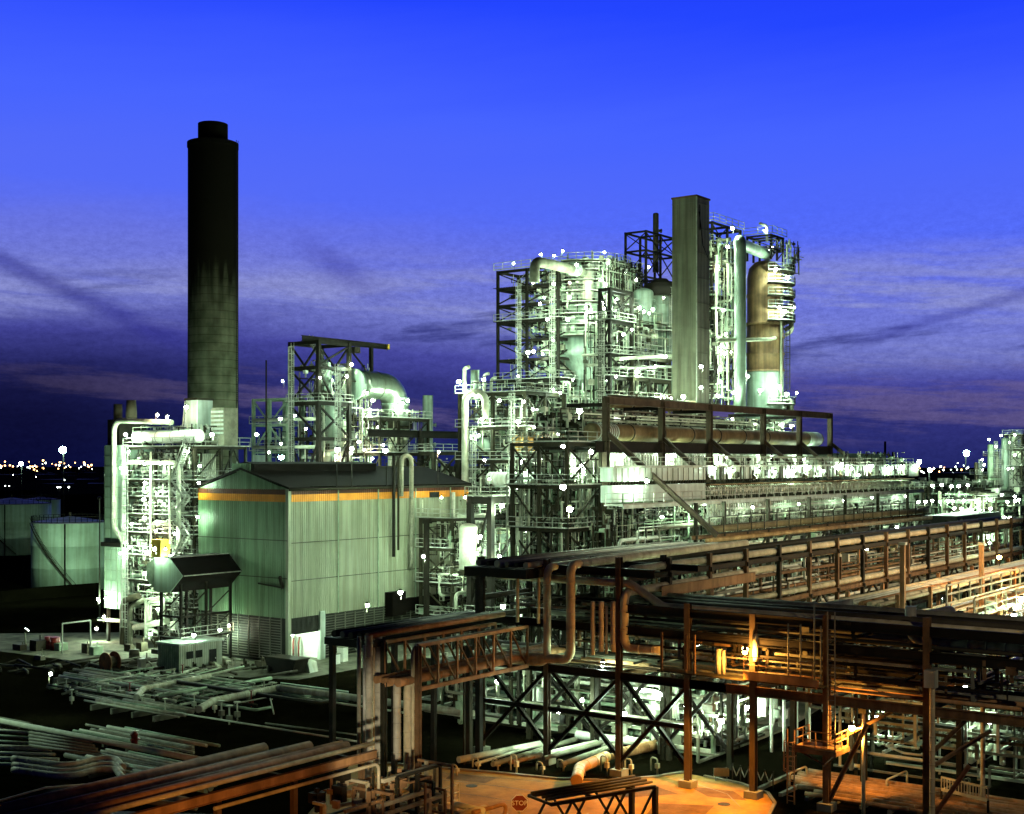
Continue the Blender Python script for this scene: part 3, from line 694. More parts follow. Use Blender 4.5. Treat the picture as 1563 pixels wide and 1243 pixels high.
# ---------------------------------------------------------------- boiler tower at the left edge of the works
LB = [0,5.3,8.2,11.3,14.1,16.4,18.6,20.7,24.8]
UF, V0L, V1L = 104.8, 124.6, 137.2
fr = frame('boiler_tower', 'tall open steel boiler tower left of the green building', 'steel tower', [UF,109,113], [V0L,127.4,131.8,V1L], LB, 'mid_steel', .3, .26, decks=range(2,9), rails=range(1,9), style='/KX\\', stairs=(UF-.9,V0L+.2,V0L+2.6,.8))
ct = thing('boiler_casing', 'tall narrow green clad casing with gridded stiffeners on the tower', 'boiler casing', (UF,139.4,0))
MB().box(UF-.4,109,137.6,141.4,4.3,25.1).build('shell', 'tank_shell', ct)
q = MB()
for z in [5.2+i*1.32 for i in range(15)]: q.box(UF-.47,UF-.4,137.5,141.5,z,z+.06)
for v in (137.6,138.8,140.1,141.35): q.box(UF-.5,UF-.4,v-.025,v+.025,4.3,25.0)
q.build('stiffener', 'green_grey', ct)
MB().box(UF-.9,109.2,137.4,141.6,12.2,12.75).build('girder', 'dark_steel', ct)
q = MB()
for v in (137.8,141.2):
    for u in (UF,108.8): q.bar((u,v,0),(u,v,4.4),.35)
q.build('leg', 'dark_steel', ct)
MB().box(UF,109,139.0,141.4,25.1,28.4).build('upper_casing', 'dark_steel', ct)
q = MB(); q.cyl((UF+1,140.6,28.4),(UF+1,140.6,30.4),.55,None,12); q.cyl((UF+2,139.2,28.4),(UF+2,139.2,30.9),.75,.6,12); q.build('vent_stub', 'dark_vessel', ct)
drum('long pale steam drum lying on top of the boiler tower', (UF+.6,136.6,26.1), (UF+.6,124.0,26.1), .85, 'white_paint', bands=4)
ex = thing('exhaust_hood', 'pale sloped exhaust hood on the boiler tower roof', 'hood', (108,127.5,25))
q = MB(); q.prism([(107,126.6,26),(107,129.2,26),(107,128.8,30.6),(107,126.6,30.6)], (2.4,0,0)); q.build('casing', 'duct_white', ex); MB().box(106.9,109.5,126.5,129,30.6,30.85).build('rim', 'mid_steel', ex)
q = MB(); q.bar((107,129.7,25),(107,128.9,30.5),.15); q.build('strut', 'galvanised_steel', ex)
lv = thing('louvred_box', 'louvred ventilator box beside the chimney on the tower roof', 'ventilator', (108,124,25))
q = MB(); q.box(108.1,110.3,123.0,125.4,25,29.6); q.build('casing', 'grey_pipe', lv); q = MB(); 
for i in range(6): q.box(107.95,108.08,123.1,125.3,26.4+i*.52,26.65+i*.52)
q.build('slat', 'duct_white', lv)
# named big pipes of the tower
def pf(x, y, u=UF-.7): return onu(x, y, u)
def pipe_px(label, xy, r, m='pale_pipe', u=UF-.7, **k): return pipe(label, [onu(x,y,u) for x,y in xy], r, m, **k)
pipe_px('thick pale pipe rising up the tower beside the casing and bending over the top', [(190,828),(174,806),(174,642),(262,645)], .33, bend=1.4, seam=1.0)
pipe_px('thick pale pipe crossing the tower and turning down beside the stairs', [(196,706),(273,706),(273,838)], .28, bend=1.2, seam=1.0)
pipe_px('slim pale pipe running straight up the middle of the tower', [(230,690),(230,850)], .13)
pipe_px('slim pale pipe rising beside the tower stairs', [(259,700),(259,830)], .13)
pipe_px('dark curved duct rising from the tower foot', [(188,995),(188,917),(212,910)], .45, 'dark_vessel', bend=1.2)
pipe_px('second dark curved duct tucked in the tower foot', [(199,990),(199,925),(222,916)], .3, 'grey_pipe', bend=1)
pipe_px('thick pale pipe lying level near the tower foot', [(205,958),(255,948)], .4, 'pale_pipe')
pipe_px('long pale pipe lying low across the yard to the tower', [(150,945),(205,950),(240,965)], .22, 'pale_pipe')
for i in range(3): pipe_px(f'pale pipe hooked round in the {nth(i)} row of the tower foot', [(222+i*4,975),(222+i*4,915+i*4),(250,912+i*5),(250,945)], .16, 'pale_pipe', u=UF-1+.3*i)
cabx = MB(); P = pf(251,838); cabx.box(UF-2,UF-.6,P.y-.9,P.y+.9,P.z-.9,P.z+1.2); solo(cabx, 'junction_cabinet', 'yellow_paint', 'dull yellow cabinet high on the tower face', 'cabinet')
bb = ((UF-.3,UF+3),(V0L+.3,V1L-.2))
for a, z in zip(LB, LB[1:]):
    tangle('the left boiler tower', (*bb,(a+.3,z-.4)), 7, (.07,.2))
    tubing((*bb,(a+.2,z-.3)), 70, (.035,.09)); tubing(((UF-.5,UF+.6),(V0L+.3,V1L-.2),(a+.2,z-.3)), 30, (.03,.06), ('pale_pipe','dark_steel','mid_steel','galvanised_steel'), vert=.55)
    tubing(((UF+3,UF+8),(V0L+.3,V1L-.2),(a+.2,z-.3)), 25, (.05,.15))
tubing(((UF,UF+4),(124,137),(25,27.6)), 60)
for i, (a, z, v) in enumerate(((5.3,7.9,133),(8.2,10.8,129.5),(11.4,14,134),(14.2,16.2,130),(18.7,20.4,133),(20.8,24,129),(2,4.6,128.5))):
    drum(f'pale horizontal drum on the {nth(i)} crowded level of the boiler tower', (UF+1.2,v+1.7,(a+z)/2), (UF+1.2,v-1.4,(a+z)/2), .62, R.choice(('pale_pipe','vessel_grey','white_paint')), 'drums in the boiler tower', bands=1)
MB_ = MB()
for i in range(34):   # row of vertical boiler tubes behind the frame
    v = V0L+.4+i*.37; MB_.tube([(UF+3.6,v,.6),(UF+3.6,v,24)], .11, 6)
solo(MB_, 'boiler_tube_panel', 'pale_pipe', 'panel of upright pale boiler tubes inside the left tower', 'tube panel')
L_ = []
for x,y,k in ((238,634,'m'),(253,637,'s'),(283,622,'m'),(325,664,'m'),(193,664,'m'),(222,738,'m'),(220,763,'m'),(222,791,'m'),(247,708,'s'),(187,715,'s'),(303,712,'s'),(222,843,'m'),(222,876,'m'),(262,850,'m'),(163,914,'m'),(158,942,'m'),(148,960,'m'),(305,738,'s'),(300,790,'s'),(268,815,'s'),(185,845,'s'),(198,690,'s'),(285,690,'s'),(240,930,'s'),(200,800,'s'),(248,770,'s')):
    L_.append((pf(x,y,UF-1.3), k))
lamps('the left boiler tower', L_)
lamps('the yard by the shed', [(onz(228,968,2.2),'m'),(onz(298,970,3.9),'m'),(onz(338,962,3.4),'m'),(V((94.8,119.2,13.2)),'m'),(onz(350,955,4),'s')])
spot('hidden floodlight added behind the casing to brighten the nearest tank', at(152,760,190), at(112,840,235), 70000, WHITE, 75, 'mercury_lens')  # lamp added out of sight to brighten the tank
spot('low yard floodlight added to light the green casing', V((94,143,2.2)), V((UF,139.5,14)), 9000, WHITE, 80, 'mercury_lens')  # lamp added to light the casing front
for i in range(40):
    x=R.uniform(-5,430); P=onz(x,R.uniform(1016,1034)); h=R.uniform(.6,1.3); L=R.uniform(2,7)
    pipe('one of the low dull pipes lying about the front of the yard', [(P.x,P.y,.15),(P.x,P.y,h*.5),(P.x+R.uniform(-1,2),P.y+L,h*.5),(P.x,P.y+L,.1)] if i%2 else [(P.x,P.y,.4),(P.x+L,P.y+.2,.4),(P.x+L,P.y+.2,.1)], R.uniform(.08,.2), R.choice(('grey_pipe','mid_steel','dark_vessel')), 'low pipes at the front of the yard')
for i in range(22):
    x=R.uniform(20,330); P=onz(x,R.uniform(988,1016)); w_=R.uniform(.4,1.4); h=R.uniform(.3,1.3); q=MB(); q.box(P.x,P.x+w_,P.y,P.y+R.uniform(.4,2),0,h); q.bar((P.x+w_*.5,P.y+.2,h),(P.x+w_*.5,P.y+.2,h+R.uniform(.2,.9)),.09)
    solo(q,'equipment_box',R.choice(('mid_steel','dark_vessel','grey_pipe','green_grey')),'one of the small dark equipment boxes scattered on the left yard','equipment box','equipment boxes on the left yard')
lamps('the machinery in the lit doorway', [(V((107.2,C0+2.2,3.0)),'m')])
# yard clutter below the tower
def drumcan(label, x, y, m_, r=.3, h=.9, group=None):
    P = onz(x,y); t = thing('oil_drum', label, 'drum', (P.x,P.y,0), group)
    MB().rev((P.x,P.y,0), [(r,0),(r,h*.32),(r*1.05,h*.34),(r,h*.36),(r,h*.65),(r*1.05,h*.67),(r,h*.69),(r,h),(r*.9,h+.01)], 16).build('barrel', m_, t)
    MB().cyl((P.x,P.y,h), (P.x,P.y,h+.06), r*.96, None, 16).build('lid', m_, t)
drumcan('bright blue drum standing in the yard left of the shed', 248, 1010, 'blue_paint', .5, 1.5)
drumcan('dark blue drum in the yard under the tower', 205, 1008, 'dark_vessel', .6, 1.2)
drumcan('red drum in the left yard, larger of two', 84, 992, 'red_paint', .6, 1.5); drumcan('red drum in the left yard, slimmer of two', 73, 991, 'red_paint', .4, 1.5)
P = onz(168,1026,0); wl = thing('cable_reel', 'big round cable reel standing on edge in the yard', 'cable reel', (P.x,P.y,0))
for s in (-.6,.6): MB().cyl((P.x+s-.06,P.y,1.1),(P.x+s+.06,P.y,1.1),1.1,None,24).build('flange', 'rust', wl)
MB().cyl((P.x-.55,P.y,1.1),(P.x+.55,P.y,1.1),.6,None,20).build('core', 'dark_vessel', wl)
P = onz(425,1030); sk = thing('waste_skip', 'dark steel waste skip outside the building door', 'skip', (P.x,P.y,0))
MB().prism([(P.x,P.y-2,.2),(P.x,P.y+1.6,.2),(P.x,P.y+2.2,1.7),(P.x,P.y-2.6,1.7)], (2,0,0)).build('body', 'dark_steel', sk); MB().box(P.x-.06,P.x+2.06,P.y-2.7,P.y+2.3,1.7,1.82).build('rim', 'mid_steel', sk)
P = onz(458,1026); pl = MB(); pl.prism([(P.x,P.y-1.5,0),(P.x,P.y+1.3,0),(P.x,P.y+1,1.0),(P.x,P.y+.1,1.35),(P.x,P.y-1.2,1.1)], (1.5,.2,0)); solo(pl, 'sheeted_load', 'grey_cladding', 'pale sheeted load on the ground before the bright doorway', 'sheeted load')
for i,(x,y,h) in enumerate(((507,1014,1.1),(519,1010,1.6))):
    P = onz(x,y); bx = thing('crate', ('squat pale crate right of the bright doorway','taller pale crate right of the bright doorway')[i], 'crate', (P.x,P.y,0)); MB().box(P.x,P.x+.8,P.y-.5,P.y+.5,0,h).build('box','white_paint',bx); MB().box(P.x-.05,P.x+.85,P.y-.55,P.y+.55,h,h+.08).build('lid','grey_pipe',bx)
for i in range(10):
    x = 345+R.uniform(-60,70); P = onz(x, 1020+R.uniform(-4,12)); h = R.uniform(.5,1.4); q = MB(); q.box(P.x,P.x+R.uniform(.4,1),P.y,P.y+R.uniform(.3,1.2),0,h*.5); q.bar((P.x+.1,P.y+.1,.2),(P.x+.1,P.y+.1,h),.12); q.bar((P.x+.1,P.y+.1,h),(P.x+.7,P.y+.4,h*.6),.08); q.cyl((P.x+.4,P.y+.2,h*.5),(P.x+.4,P.y+.2,h*.8),.18,None,8)
    solo(q, 'pump', R.choice(('mid_steel','dark_vessel','grey_pipe')), 'one of the small dark pumps in the yard before the shed', 'pump', 'small pumps before the shed')
shl = thing('pipe_shelter', 'pale goalpost shaped pipe shelter in the left yard', 'shelter', onz(118,1000))
P = onz(95,998); Q = onz(138,992)
for c in (P,Q): MB().bar(c, c+V((0,0,3.6)), .14).build('post', 'galvanised_steel', shl)
MB().bar(P+V((0,0,3.6)), Q+V((0,0,3.6)), .14).build('crossbar', 'galvanised_steel', shl)
# ---------------------------------------------------------------- regenerator structure behind the green building
RU, RV = 133.0, 131.6
regz = [10,20,26.5,31.5,36.6,40.2]
frame('regenerator_frame', 'dark braced steel tower with crane beam behind the green building', 'steel tower', [RU,RU+6.2], [RV,RV+5.6], regz, 'dark_steel', .55, .5, decks=(3,), rails=(3,), style='XV/', braces=('u','v','b'), stairs=(RU+2,RV+.5,RV+3.5,.7))
q = MB(); q.ibeam((RU-.5,RV+2.8,40.6),(RU+17.5,RV+2.8,40.6),.5,.8); cb = thing('crane_beam', 'crane runway beam jutting out over the curved duct', 'crane beam', (RU,RV+2.8,40.2)); q.build('girder', 'dark_steel', cb)
MB().bar((RU+14,RV+2.8,35.5),(RU+14,RV+2.8,40.2),.5).build('post','dark_steel',cb); MB().bar((RU+14,RV+2.8,36),(RU+6.3,RV+2.8,36),.3).build('tie','dark_steel',cb); MB().bar((RU+13.9,RV+2.8,36),(RU+9,RV+2.8,40),.2).build('brace','dark_steel',cb)
MB().box(RU+17.5,RU+17.9,RV+2.5,RV+3.1,40.2,41).build('end_stop', 'yellow_paint', cb); MB().box(RU+10,RU+11.2,RV+2.4,RV+3.2,39.2,40.1).build('hoist', 'dark_vessel', cb)
for x0,lab in ((383,'left'),(405,'middle')):
    pass
p0 = at(381,600,183); p1 = at(412,600,183)
f2 = frame('side_rack', 'lighter green side rack of two bays left of the dark braced tower', 'steel tower', [RU+1,RU+4], [RV+7.2,RV+11,RV+14.4], [10,20,24.5,28.5,32.3], 'green_grey', .42, .3, rails=(2,3), style='/\\', braces=('v',))
for i,(z,) in enumerate(((24.6,),(28.6,))):
    pipe(f'level pale pipe on the {("lower","upper")[i]} beam of the side rack', [(RU+.6,RV+14,z+.5),(RU+.6,RV+1,z+.5)], .28, 'pale_pipe')
sp_ = thing('cladding_panel', 'white lit panel hung in the left bay of the side rack', 'panel', (RU+.8,RV+13,21)); MB().box(RU+.7,RU+.85,RV+11.6,RV+14.2,20.5,24).build('sheet','duct_white',sp_)
column_vessel('pale round bellied vessel inside the dark braced tower', (RU+4.2,RV+2.8), 21, 31.5, 1.7, 'vessel_grey', plats=(24.5,), ladder=False)
column_vessel('slim pale vessel top inside the dark braced tower', (RU+3.6,RV+2.4), 31.8, 37.6, .9, 'vessel_grey', ladder=False)
column_vessel('pale upright vessel just right of the braced tower', (RU+8,RV+3), 14, 29, 1.1, 'pale_pipe', ladder=False)
# the big curved transfer duct
cd = thing('transfer_duct', 'huge curved duct bending over and down behind the building', 'duct', (RU+18,RV-1,22))
pA, pB = at(540,583,188), at(608,640,188)
dr = 2.05; yv = RV+1.0
def U_at(x): return UU(x, yv)
uA, uB = U_at(541), U_at(603)
zt = onv(560,588,yv).z; zb = 20.5
MB().tube([(uA,yv,zt),(uB,yv,zt),(uB,yv,onv(603,650,yv).z)], dr, 24, 5.6, seam=2.2).build('bend', 'duct_metal', cd)
for k in range(3): MB().cyl((uB,yv,onv(603,628,yv).z+k*.9),(uB,yv,onv(603,628,yv).z+.25+k*.9),dr*1.08,None,28).build('flange', 'vessel_grey', cd)
MB().cyl((uA-.3,yv,zt),(uA+.2,yv,zt),dr*1.12,None,28).build('flange', 'vessel_grey', cd)
q = MB()
for k in range(4): q.cyl((uB-1.6+k*1.05,yv-.6,zb-3),(uB-1.6+k*1.05,yv-.6,onv(603,650,yv).z),.48,None,14)
q.build('downcomer', 'clad_pipe', cd)
MB().box(uB-2.3,uB+2.3,yv-1.6,yv+2,onv(603,652,yv).z-.3,onv(603,652,yv).z+1.6).build('expansion_box', 'mid_steel', cd)
zP = onv(600,640,yv).z
pt = frame('duct_platform', 'dark platform with handrails round the foot of the curved duct', 'platform', [uB-7,uB-2.8,uB+4], [yv-3.2,yv+3], [13,zP-5.2,zP], 'mid_steel', .35, .4, decks=(1,2), rails=(1,2), style='X/')
bm_ = thing('pipe_bridge_beam', 'long dark girder running right from the tower behind the building roof', 'girder', (uA,yv-3,zP-6))
MB().ibeam((uA-1,yv-3.6,onv(600,662,yv-3.6).z),(uB+14,yv-3.6,onv(600,662,yv-3.6).z),.7,1.1).build('girder', 'dark_steel', bm_)
for x in (642,): 
    P = onv(x,660,yv-3.8); MB().bar((P.x,P.y,8),(P.x,P.y,P.z+.2),.75).build('post', 'dark_steel', bm_)
P = onv(653,604,yv); column_vessel('plain pale cylinder stack standing right of the curved duct', (P.x,P.y), 18, P.z, .82, 'vessel_grey', ladder=False, head=False)
fq = frame('low_rack', 'low braced rack behind the far end of the green building', 'steel rack', [UU(662,126),UU(698,126)], [126,131], [8,20,24.5], 'mid_steel', .5, .5, style='X', rails=(2,))
for i in range(3): pipe(f'pale hooped pipe standing in the low rack, {nth(i)} from the left', [(UU(665+i*9,128),128,18),(UU(665+i*9,128),128,23.2-i*.6),(UU(665+i*9,128)+2,128.4,23.2-i*.6),(UU(665+i*9,128)+2,128.4,19)], .22, 'pale_pipe', bend=.8)
tangle('the dark braced tower behind the hall', ((RU+.5,RU+13),(RV+.3,RV+5.3),(22,37)), 14, (.07,.2))
tubing(((RU+.5,RU+13),(RV+.3,RV+5.3),(21,37.5)), 220, (.04,.1)); tubing(((uB-7,uB+4),(yv-3,yv+2),(zP-5,zP+1.5)), 90); tubing(((RU+1,RU+4),(RV+7,RV+14),(20,28)), 70); tubing(((UU(655,126),UU(700,126)),(126,131),(17,23.5)), 60)
pole = MB(); P = at(374,590,184); pole.bar((P.x+4,P.y,20),(P.x+4,P.y,37.5),.16); solo(pole, 'lightning_rod', 'dark_steel', 'thin dark rod standing left of the braced tower', 'lightning rod')
lamps('the dark braced tower behind the hall', [(onv(x,y,RV-.9),k) for x,y,k in ((535,557,'m'),(531,575,'m'),(490,577,'s'),(428,640,'m'),(449,635,'s'),(393,664,'m'),(430,678,'s'),(411,691,'s'),(514,697,'m'),(537,692,'m'),(465,655,'s'),(433,582,'s'))])
lamps('the curved duct behind the hall', [(onv(x,y,yv-4),k) for x,y,k in ((567,612,'m'),(613,616,'l'),(624,612,'m'),(560,600,'s'),(585,680,'s'))])
lamps('the roof edge of the green building', [(at(431,698,168),'c')], word='cyan floodlight')

# ---------------------------------------------------------------- exchanger structure between the hall and the reactor
EU, EV = UU(702,111.5), 111.5
zE = [0,5,9.5,14,18.4,23.2,27.6,32.2]
frame('exchanger_structure', 'open steel exchanger structure right of the green hall', 'steel tower', [EU,EU+4.5,EU+9], [EV-11,EV-5.6,EV], zE, 'mid_steel', .42, .38, decks=(3,5,6,7), rails=(3,4,5,6,7), style='/X\\', stairs=(EU+4.5,EV-10.8,EV-7.5,.8))
q = MB()
P = onu(724,600,EU-.4); pipe('broad pale pipe looped like a hoop on top of the exchanger structure', [(EU-.4,VV(710,EU-.4),6),(EU-.4,VV(710,EU-.4),P.z),(EU-.4,VV(741,EU-.4),P.z),(EU-.4,VV(741,EU-.4),P.z-3.5)], .5, 'clad_pipe', bend=1.3, seam=1.4)
for i,(x,y,r,m_) in enumerate(((709,562,.28,'pale_pipe'),(725,565,.6,'vessel_grey'),(739,572,.22,'pale_pipe'),(750,578,.2,'pale_pipe'))):
    P = onu(x,y,EU+2); t = pipe(('thin vent pipe with a curved top, leftmost on the exchanger roof','stubby pale vent stack on the exchanger roof','thin vent pipe beside the stubby stack on the exchanger roof','lowest thin vent pipe on the exchanger roof')[i], [(P.x,P.y,31.5),(P.x,P.y,P.z),(P.x,P.y-.8,P.z+.1)] if r<.5 else [(P.x,P.y,31.5),(P.x,P.y,P.z)], r, m_, bend=.5, name='vent_pipe')
for i,(z,v,m_) in enumerate(((29,EV-2.8,'vessel_grey'),(29,EV-8.3,'dark_vessel'),(25.2,EV-3,'vessel_grey'),(25.4,EV-8.5,'orange_vessel'),(16,EV-3,'vessel_grey'),(20.6,EV-8,'vessel_grey'),(11.4,EV-3,'pale_pipe'))):
    drum(('pale','dark','broad pale','tan orange','lower pale','middle pale','lowest pale')[i]+f' horizontal drum on the exchanger structure, {"rear" if v>EV-5 else "front"} bay', (EU+1,v,z), (EU+8.4,v,z), 1.15, m_, 'drums in the exchanger structure')
for i,x in enumerate((792,820,849)):
    P = onv(x,732,98.5); 
    drum(f'round ended exchanger pointing outward low on the structure, {nth(i)} from the left', (P.x,P.y,P.z), (P.x,P.y+5,P.z), .95, 'duct_white', 'round ended exchangers', bands=2)
enc = thing('wind_screen', 'pale green sheeted screen lit from within on the exchanger structure', 'screen', (EU+9,EV-5,18))
q = MB(); corr(q, (EU+9.3,EV-.3,0), (EU+9.3,EV-10.6,0), 18.6, 27.2); q.build('sheet', 'tank_shell', enc)
for z, z2 in zip(zE[1:], zE[2:]):
    tangle('the exchanger structure', ((EU,EU+7),(EV-10.8,EV-.2),(z+.3,z2-.4)), 7, (.07,.22)); tubing(((EU,EU+8),(EV-10.8,EV-.2),(z+.2,z2-.3)), 110, (.035,.09))
tubing(((EU,EU+8),(EV-10.8,EV),(32.3,34)), 40)
lamps('the exchanger structure', [(onv(x,y,EV-12),k) if x>735 else (onu(x,y,EU-1),k) for x,y,k in ((702,583,'l'),(737,580,'m'),(726,606,'m'),(735,640,'m'),(760,612,'m'),(791,644,'l'),(730,665,'s'),(797,614,'m'),(740,703,'s'),(795,705,'l'),(745,732,'s'),(834,703,'l'),(853,663,'m'),(854,600,'s'))])

# ---------------------------------------------------------------- reactor tower
XU, XV = UU(760,121), 121.0
pr = lambda y: at(860,y,202).z
zR = [0,8,16,23.5]+[pr(y) for y in (640,612,582,550,521,493,467,442,415)]
c0 = at(893,500,201); RCU, RCV = c0.x, c0.y
frame('reactor_tower', 'tall braced steel tower holding the reactor vessel', 'steel tower', [XU,XU+5.5], [XV-11.2,XV-5.5,XV], zR, 'dark_steel', .38, .42, decks=(6,9,11), rails=(3,6,9,12), style='//X\\', stairs=(XU+3,XV-5.2,XV-1.5,.8))
rx = thing('reactor', 'huge pale reactor vessel with a funnel shaped lower shell', 'reactor vessel', (RCU,RCV,0))
zz = lambda y: at(893,y,201).z
MB().rev((RCU,RCV,0), [(2.75,8),(2.75,zz(628)),(2.9,zz(626)),(2.9,zz(622)),(2.75,zz(620)),(2.75,zz(584)),(3.0,zz(583)),(3.0,zz(579)),(2.85,zz(578)),(5.0,zz(548)),(5.2,zz(545)),(5.35,zz(541)),(5.2,zz(538)),(5.2,zz(516))], 48).build('funnel_shell', 'vessel_grey', rx)
MB().rev((RCU,RCV,0), [(5.2,zz(516)),(5.6,zz(515)),(5.6,zz(511)),(4.7,zz(510)),(4.7,zz(425)),(4.2,zz(412)),(3,zz(404)),(.5,zz(400))], 48).build('upper_shell', 'green_grey', rx)
def ring_plat(t, c, r0, r1, z, a0=-3.1, a1=1.4, k=26, m='mid_steel', hp=1.1):
    p = MB()
    for i in range(k):
        a, b_ = a0+i*(a1-a0)/k, a0+(i+1)*(a1-a0)/k
        p.prism([(c[0]+math.cos(x)*s, c[1]+math.sin(x)*s, z-.12) for x, s in ((a,r0),(a,r1),(b_,r1),(b_,r0))], (0,0,.12))
    p.build('platform', m, t)
    MB().rail([(c[0]+math.cos(a0+i*(a1-a0)/k)*r1, c[1]+math.sin(a0+i*(a1-a0)/k)*r1, z) for i in range(k+1)], h=hp, sp=9).build('railing', 'galvanised_steel', t)
for i,y in enumerate((407,421,436,452,468,485,501,517)): ring_plat(rx, (RCU,RCV), 4.7, 7.0-.08*i, zz(y))
ring_plat(rx, (RCU,RCV), 2.8, 4.6, zz(611), m='duct_white')
for i in range(22):
    a = -3+i*.2; e = V((math.cos(a), math.sin(a), 0)); z0 = R.uniform(zz(515),zz(440))
    pipe('one of the short upright pipes strapped round the reactor shell', [V((RCU,RCV,z0))+e*5.2, V((RCU,RCV,min(z0+R.uniform(3,9),zz(405))))+e*5.2, V((RCU,RCV,min(z0+R.uniform(3,9),zz(405))))+e*4.5], R.uniform(.1,.24), R.choice(('pale_pipe','galvanised_steel','grey_pipe','white_paint')), 'upright pipes round the reactor', name='riser_pipe')
for lv_ in range(7):
    for i in range(60):
        a = R.uniform(-3.2,1.2); r_ = R.uniform(4.9,6.6); z = R.uniform(zz(515),zz(408)); e = V((math.cos(a), math.sin(a), 0)); p_ = V((RCU,RCV,z))+e*r_
        mb = fine(R.choice(('pale_pipe','galvanised_steel','mid_steel','green_grey')))
        if i % 3 == 0: mb.bar(p_, p_+V((-e.y,e.x,0))*R.uniform(.6,2.5), R.uniform(.08,.2))
        elif i % 3 == 1: mb.bar(p_, p_+V((0,0,R.uniform(.8,2.6))), R.uniform(.07,.2))
        else: s_ = R.uniform(.15,.4); mb.box(p_.x-s_,p_.x+s_,p_.y-s_,p_.y+s_,p_.z,p_.z+s_*2.5)
# overhead drum and its goose neck on top
Q0 = at(817,403,200); Q1 = at(885,397,192)
q0 = V((RCU-7, RCV+7.3, zz(404))); 
ov = thing('overhead_line', 'fat pale overhead pipe lying across the reactor top', 'overhead pipe', (RCU,RCV,zz(410)))
Y = RCV-3.2; ua, ub = UU(816,Y), UU(893,Y)
Pz0, Pz1 = onv(816,401,Y).z, onv(893,391,Y).z
MB().tube([(ua,Y,Pz0-2.8),(ua,Y,Pz0+.2),(ub,Y,Pz0+.2+0),(ub,Y,Pz0-4)], .72, 20, 1.2, seam=2).build('run', 'grey_pipe', ov)
for k in range(4): MB().cyl((ub-3.6+k*.42,Y,Pz0+.2),(ub-3.4+k*.42,Y,Pz0+.2),.95,None,20).build('bellows', 'duct_white', ov)
MB().tube([(ub+.2,Y-.3,Pz0-4),(ub+.2,Y-.3,Pz0+.6),(ub+3,Y+.5,Pz0+.6),(ub+3,Y+.5,Pz0-3)], .95, 20, 1.5).build('goose_neck', 'clad_pipe', ov)
for i,z in enumerate(zR[3:-1]):
    tangle('the reactor tower frame', ((XU,XU+5),(XV-11,XV-5.6),(z+.3,zR[i+4]-.4)), 5, (.07,.22)); tubing(((XU,XU+5),(XV-11,XV-5.7),(z+.2,zR[i+4]-.3)), 60, (.035,.09)); tubing(((XU+2,XU+5),(XV-5.5,XV-.3),(z+.2,zR[i+4]-.3)), 16, (.025,.05))
lowr = ((RCU-9,RCU-3.2),(RCV-4,RCV+6),(16,zz(585))); tangle('the foot of the reactor', lowr, 26, (.1,.3)); tubing(lowr, 200)
lamps('the reactor tower', [(at(x,y,d),k) for x,y,d,k in ((845,434,189,'m'),(868,432,189,'m'),(826,465,190,'m'),(870,455,187,'m'),(836,488,190,'m'),(868,488,186,'l'),(806,538,190,'l'),(816,537,190,'m'),(790,575,189,'s'),(882,405,187,'m'),(924,434,186,'m'),(908,578,191,'m'),(873,580,193,'s'),(920,462,186,'m'),(812,432,191,'s'),(940,458,186,'m'),(896,470,185,'m'),(845,520,191,'s'))])
lamps('the top rail of the reactor', [(at(x,y,d),'s') for x,y,d in ((785,403,200),(827,389,200),(858,384,198),(924,386,192),(844,391,200),(970,428,188))])

# ---------------------------------------------------------------- dark frame and fractionator right of the reactor
KV = 97.0
ku0, ku1 = UU(931,KV), UU(1024,KV)
zk = [12]+[at(960,y,188).z for y in (690,650,612,578,545,495,447)]
frame('converter_tower', 'dark open frame between reactor and square flue', 'steel tower', [ku0,UU(964,KV)], [KV,KV+1.6], zk, 'dark_steel', .45, .45, decks=(3,4,5,6), rails=(3,4,5,6), style='/X')
frame('converter_trestle', 'second dark frame left of the square flue', 'steel tower', [UU(966,KV-1),UU(990,KV-1),UU(1022,KV-1)], [KV-1,KV+1.5], zk[:6], 'mid_steel', .4, .45, decks=(2,3,4,5), rails=(2,3,4,5), style='/V', stairs=(UU(975,KV),KV,KV+3,.8))
P = onv(1008,440,KV+2); column_vessel('pale banded vessel with a dark cap left of the square flue', (P.x,P.y), at(1008,545,190).z, at(1008,432,190).z, 1.75, 'vessel_grey', plats=(at(1008,500,190).z,), rings=1.6, skirt=.4)
cp = MB(); zc_ = at(1008,440,190).z; cp.cyl((P.x,P.y,zc_-.3),(P.x,P.y,zc_+1.6),2.5,None,20); cp.cyl((P.x,P.y,zc_+1.6),(P.x,P.y,zc_+2.4),1.8,1.0,20); solo(cp, 'vessel_hood', 'dark_steel', 'round dark hood on the banded vessel beside the flue', 'hood')
for i,(x,y0,y1,r) in enumerate(((982,440,500,1.5),(946,500,548,1.5),(1012,555,612,1.7),(975,560,610,1.2))):
    P = onv(x,y0,KV+3); Q = onv(x,y1,KV+3); column_vessel(('pale squat vessel behind the dark frame, topmost','pale vessel inside the dark frame, left bay','broad pale vessel low beside the flue foot','slim pale vessel low in the second dark frame')[i], (P.x,P.y), Q.z, P.z, r, 'vessel_grey', ladder=False, skirt=.3)
bx_ = ((ku0,ku1),(KV,KV+5),(at(0,690,188).z,at(0,470,188).z)); tangle('the dark frames beside the square flue', bx_, 26, (.08,.26)); tubing(bx_, 420, (.04,.1))
pipe('long level pale pipe halfway up the dark frames', [onv(940,548,KV-1.5),onv(1026,543,KV-1.5)], .25, 'pale_pipe')
pipe('level pale pipe below the first one on the dark frames', [onv(938,562,KV-1.5),onv(1026,560,KV-1.5)], .2, 'galvanised_steel')
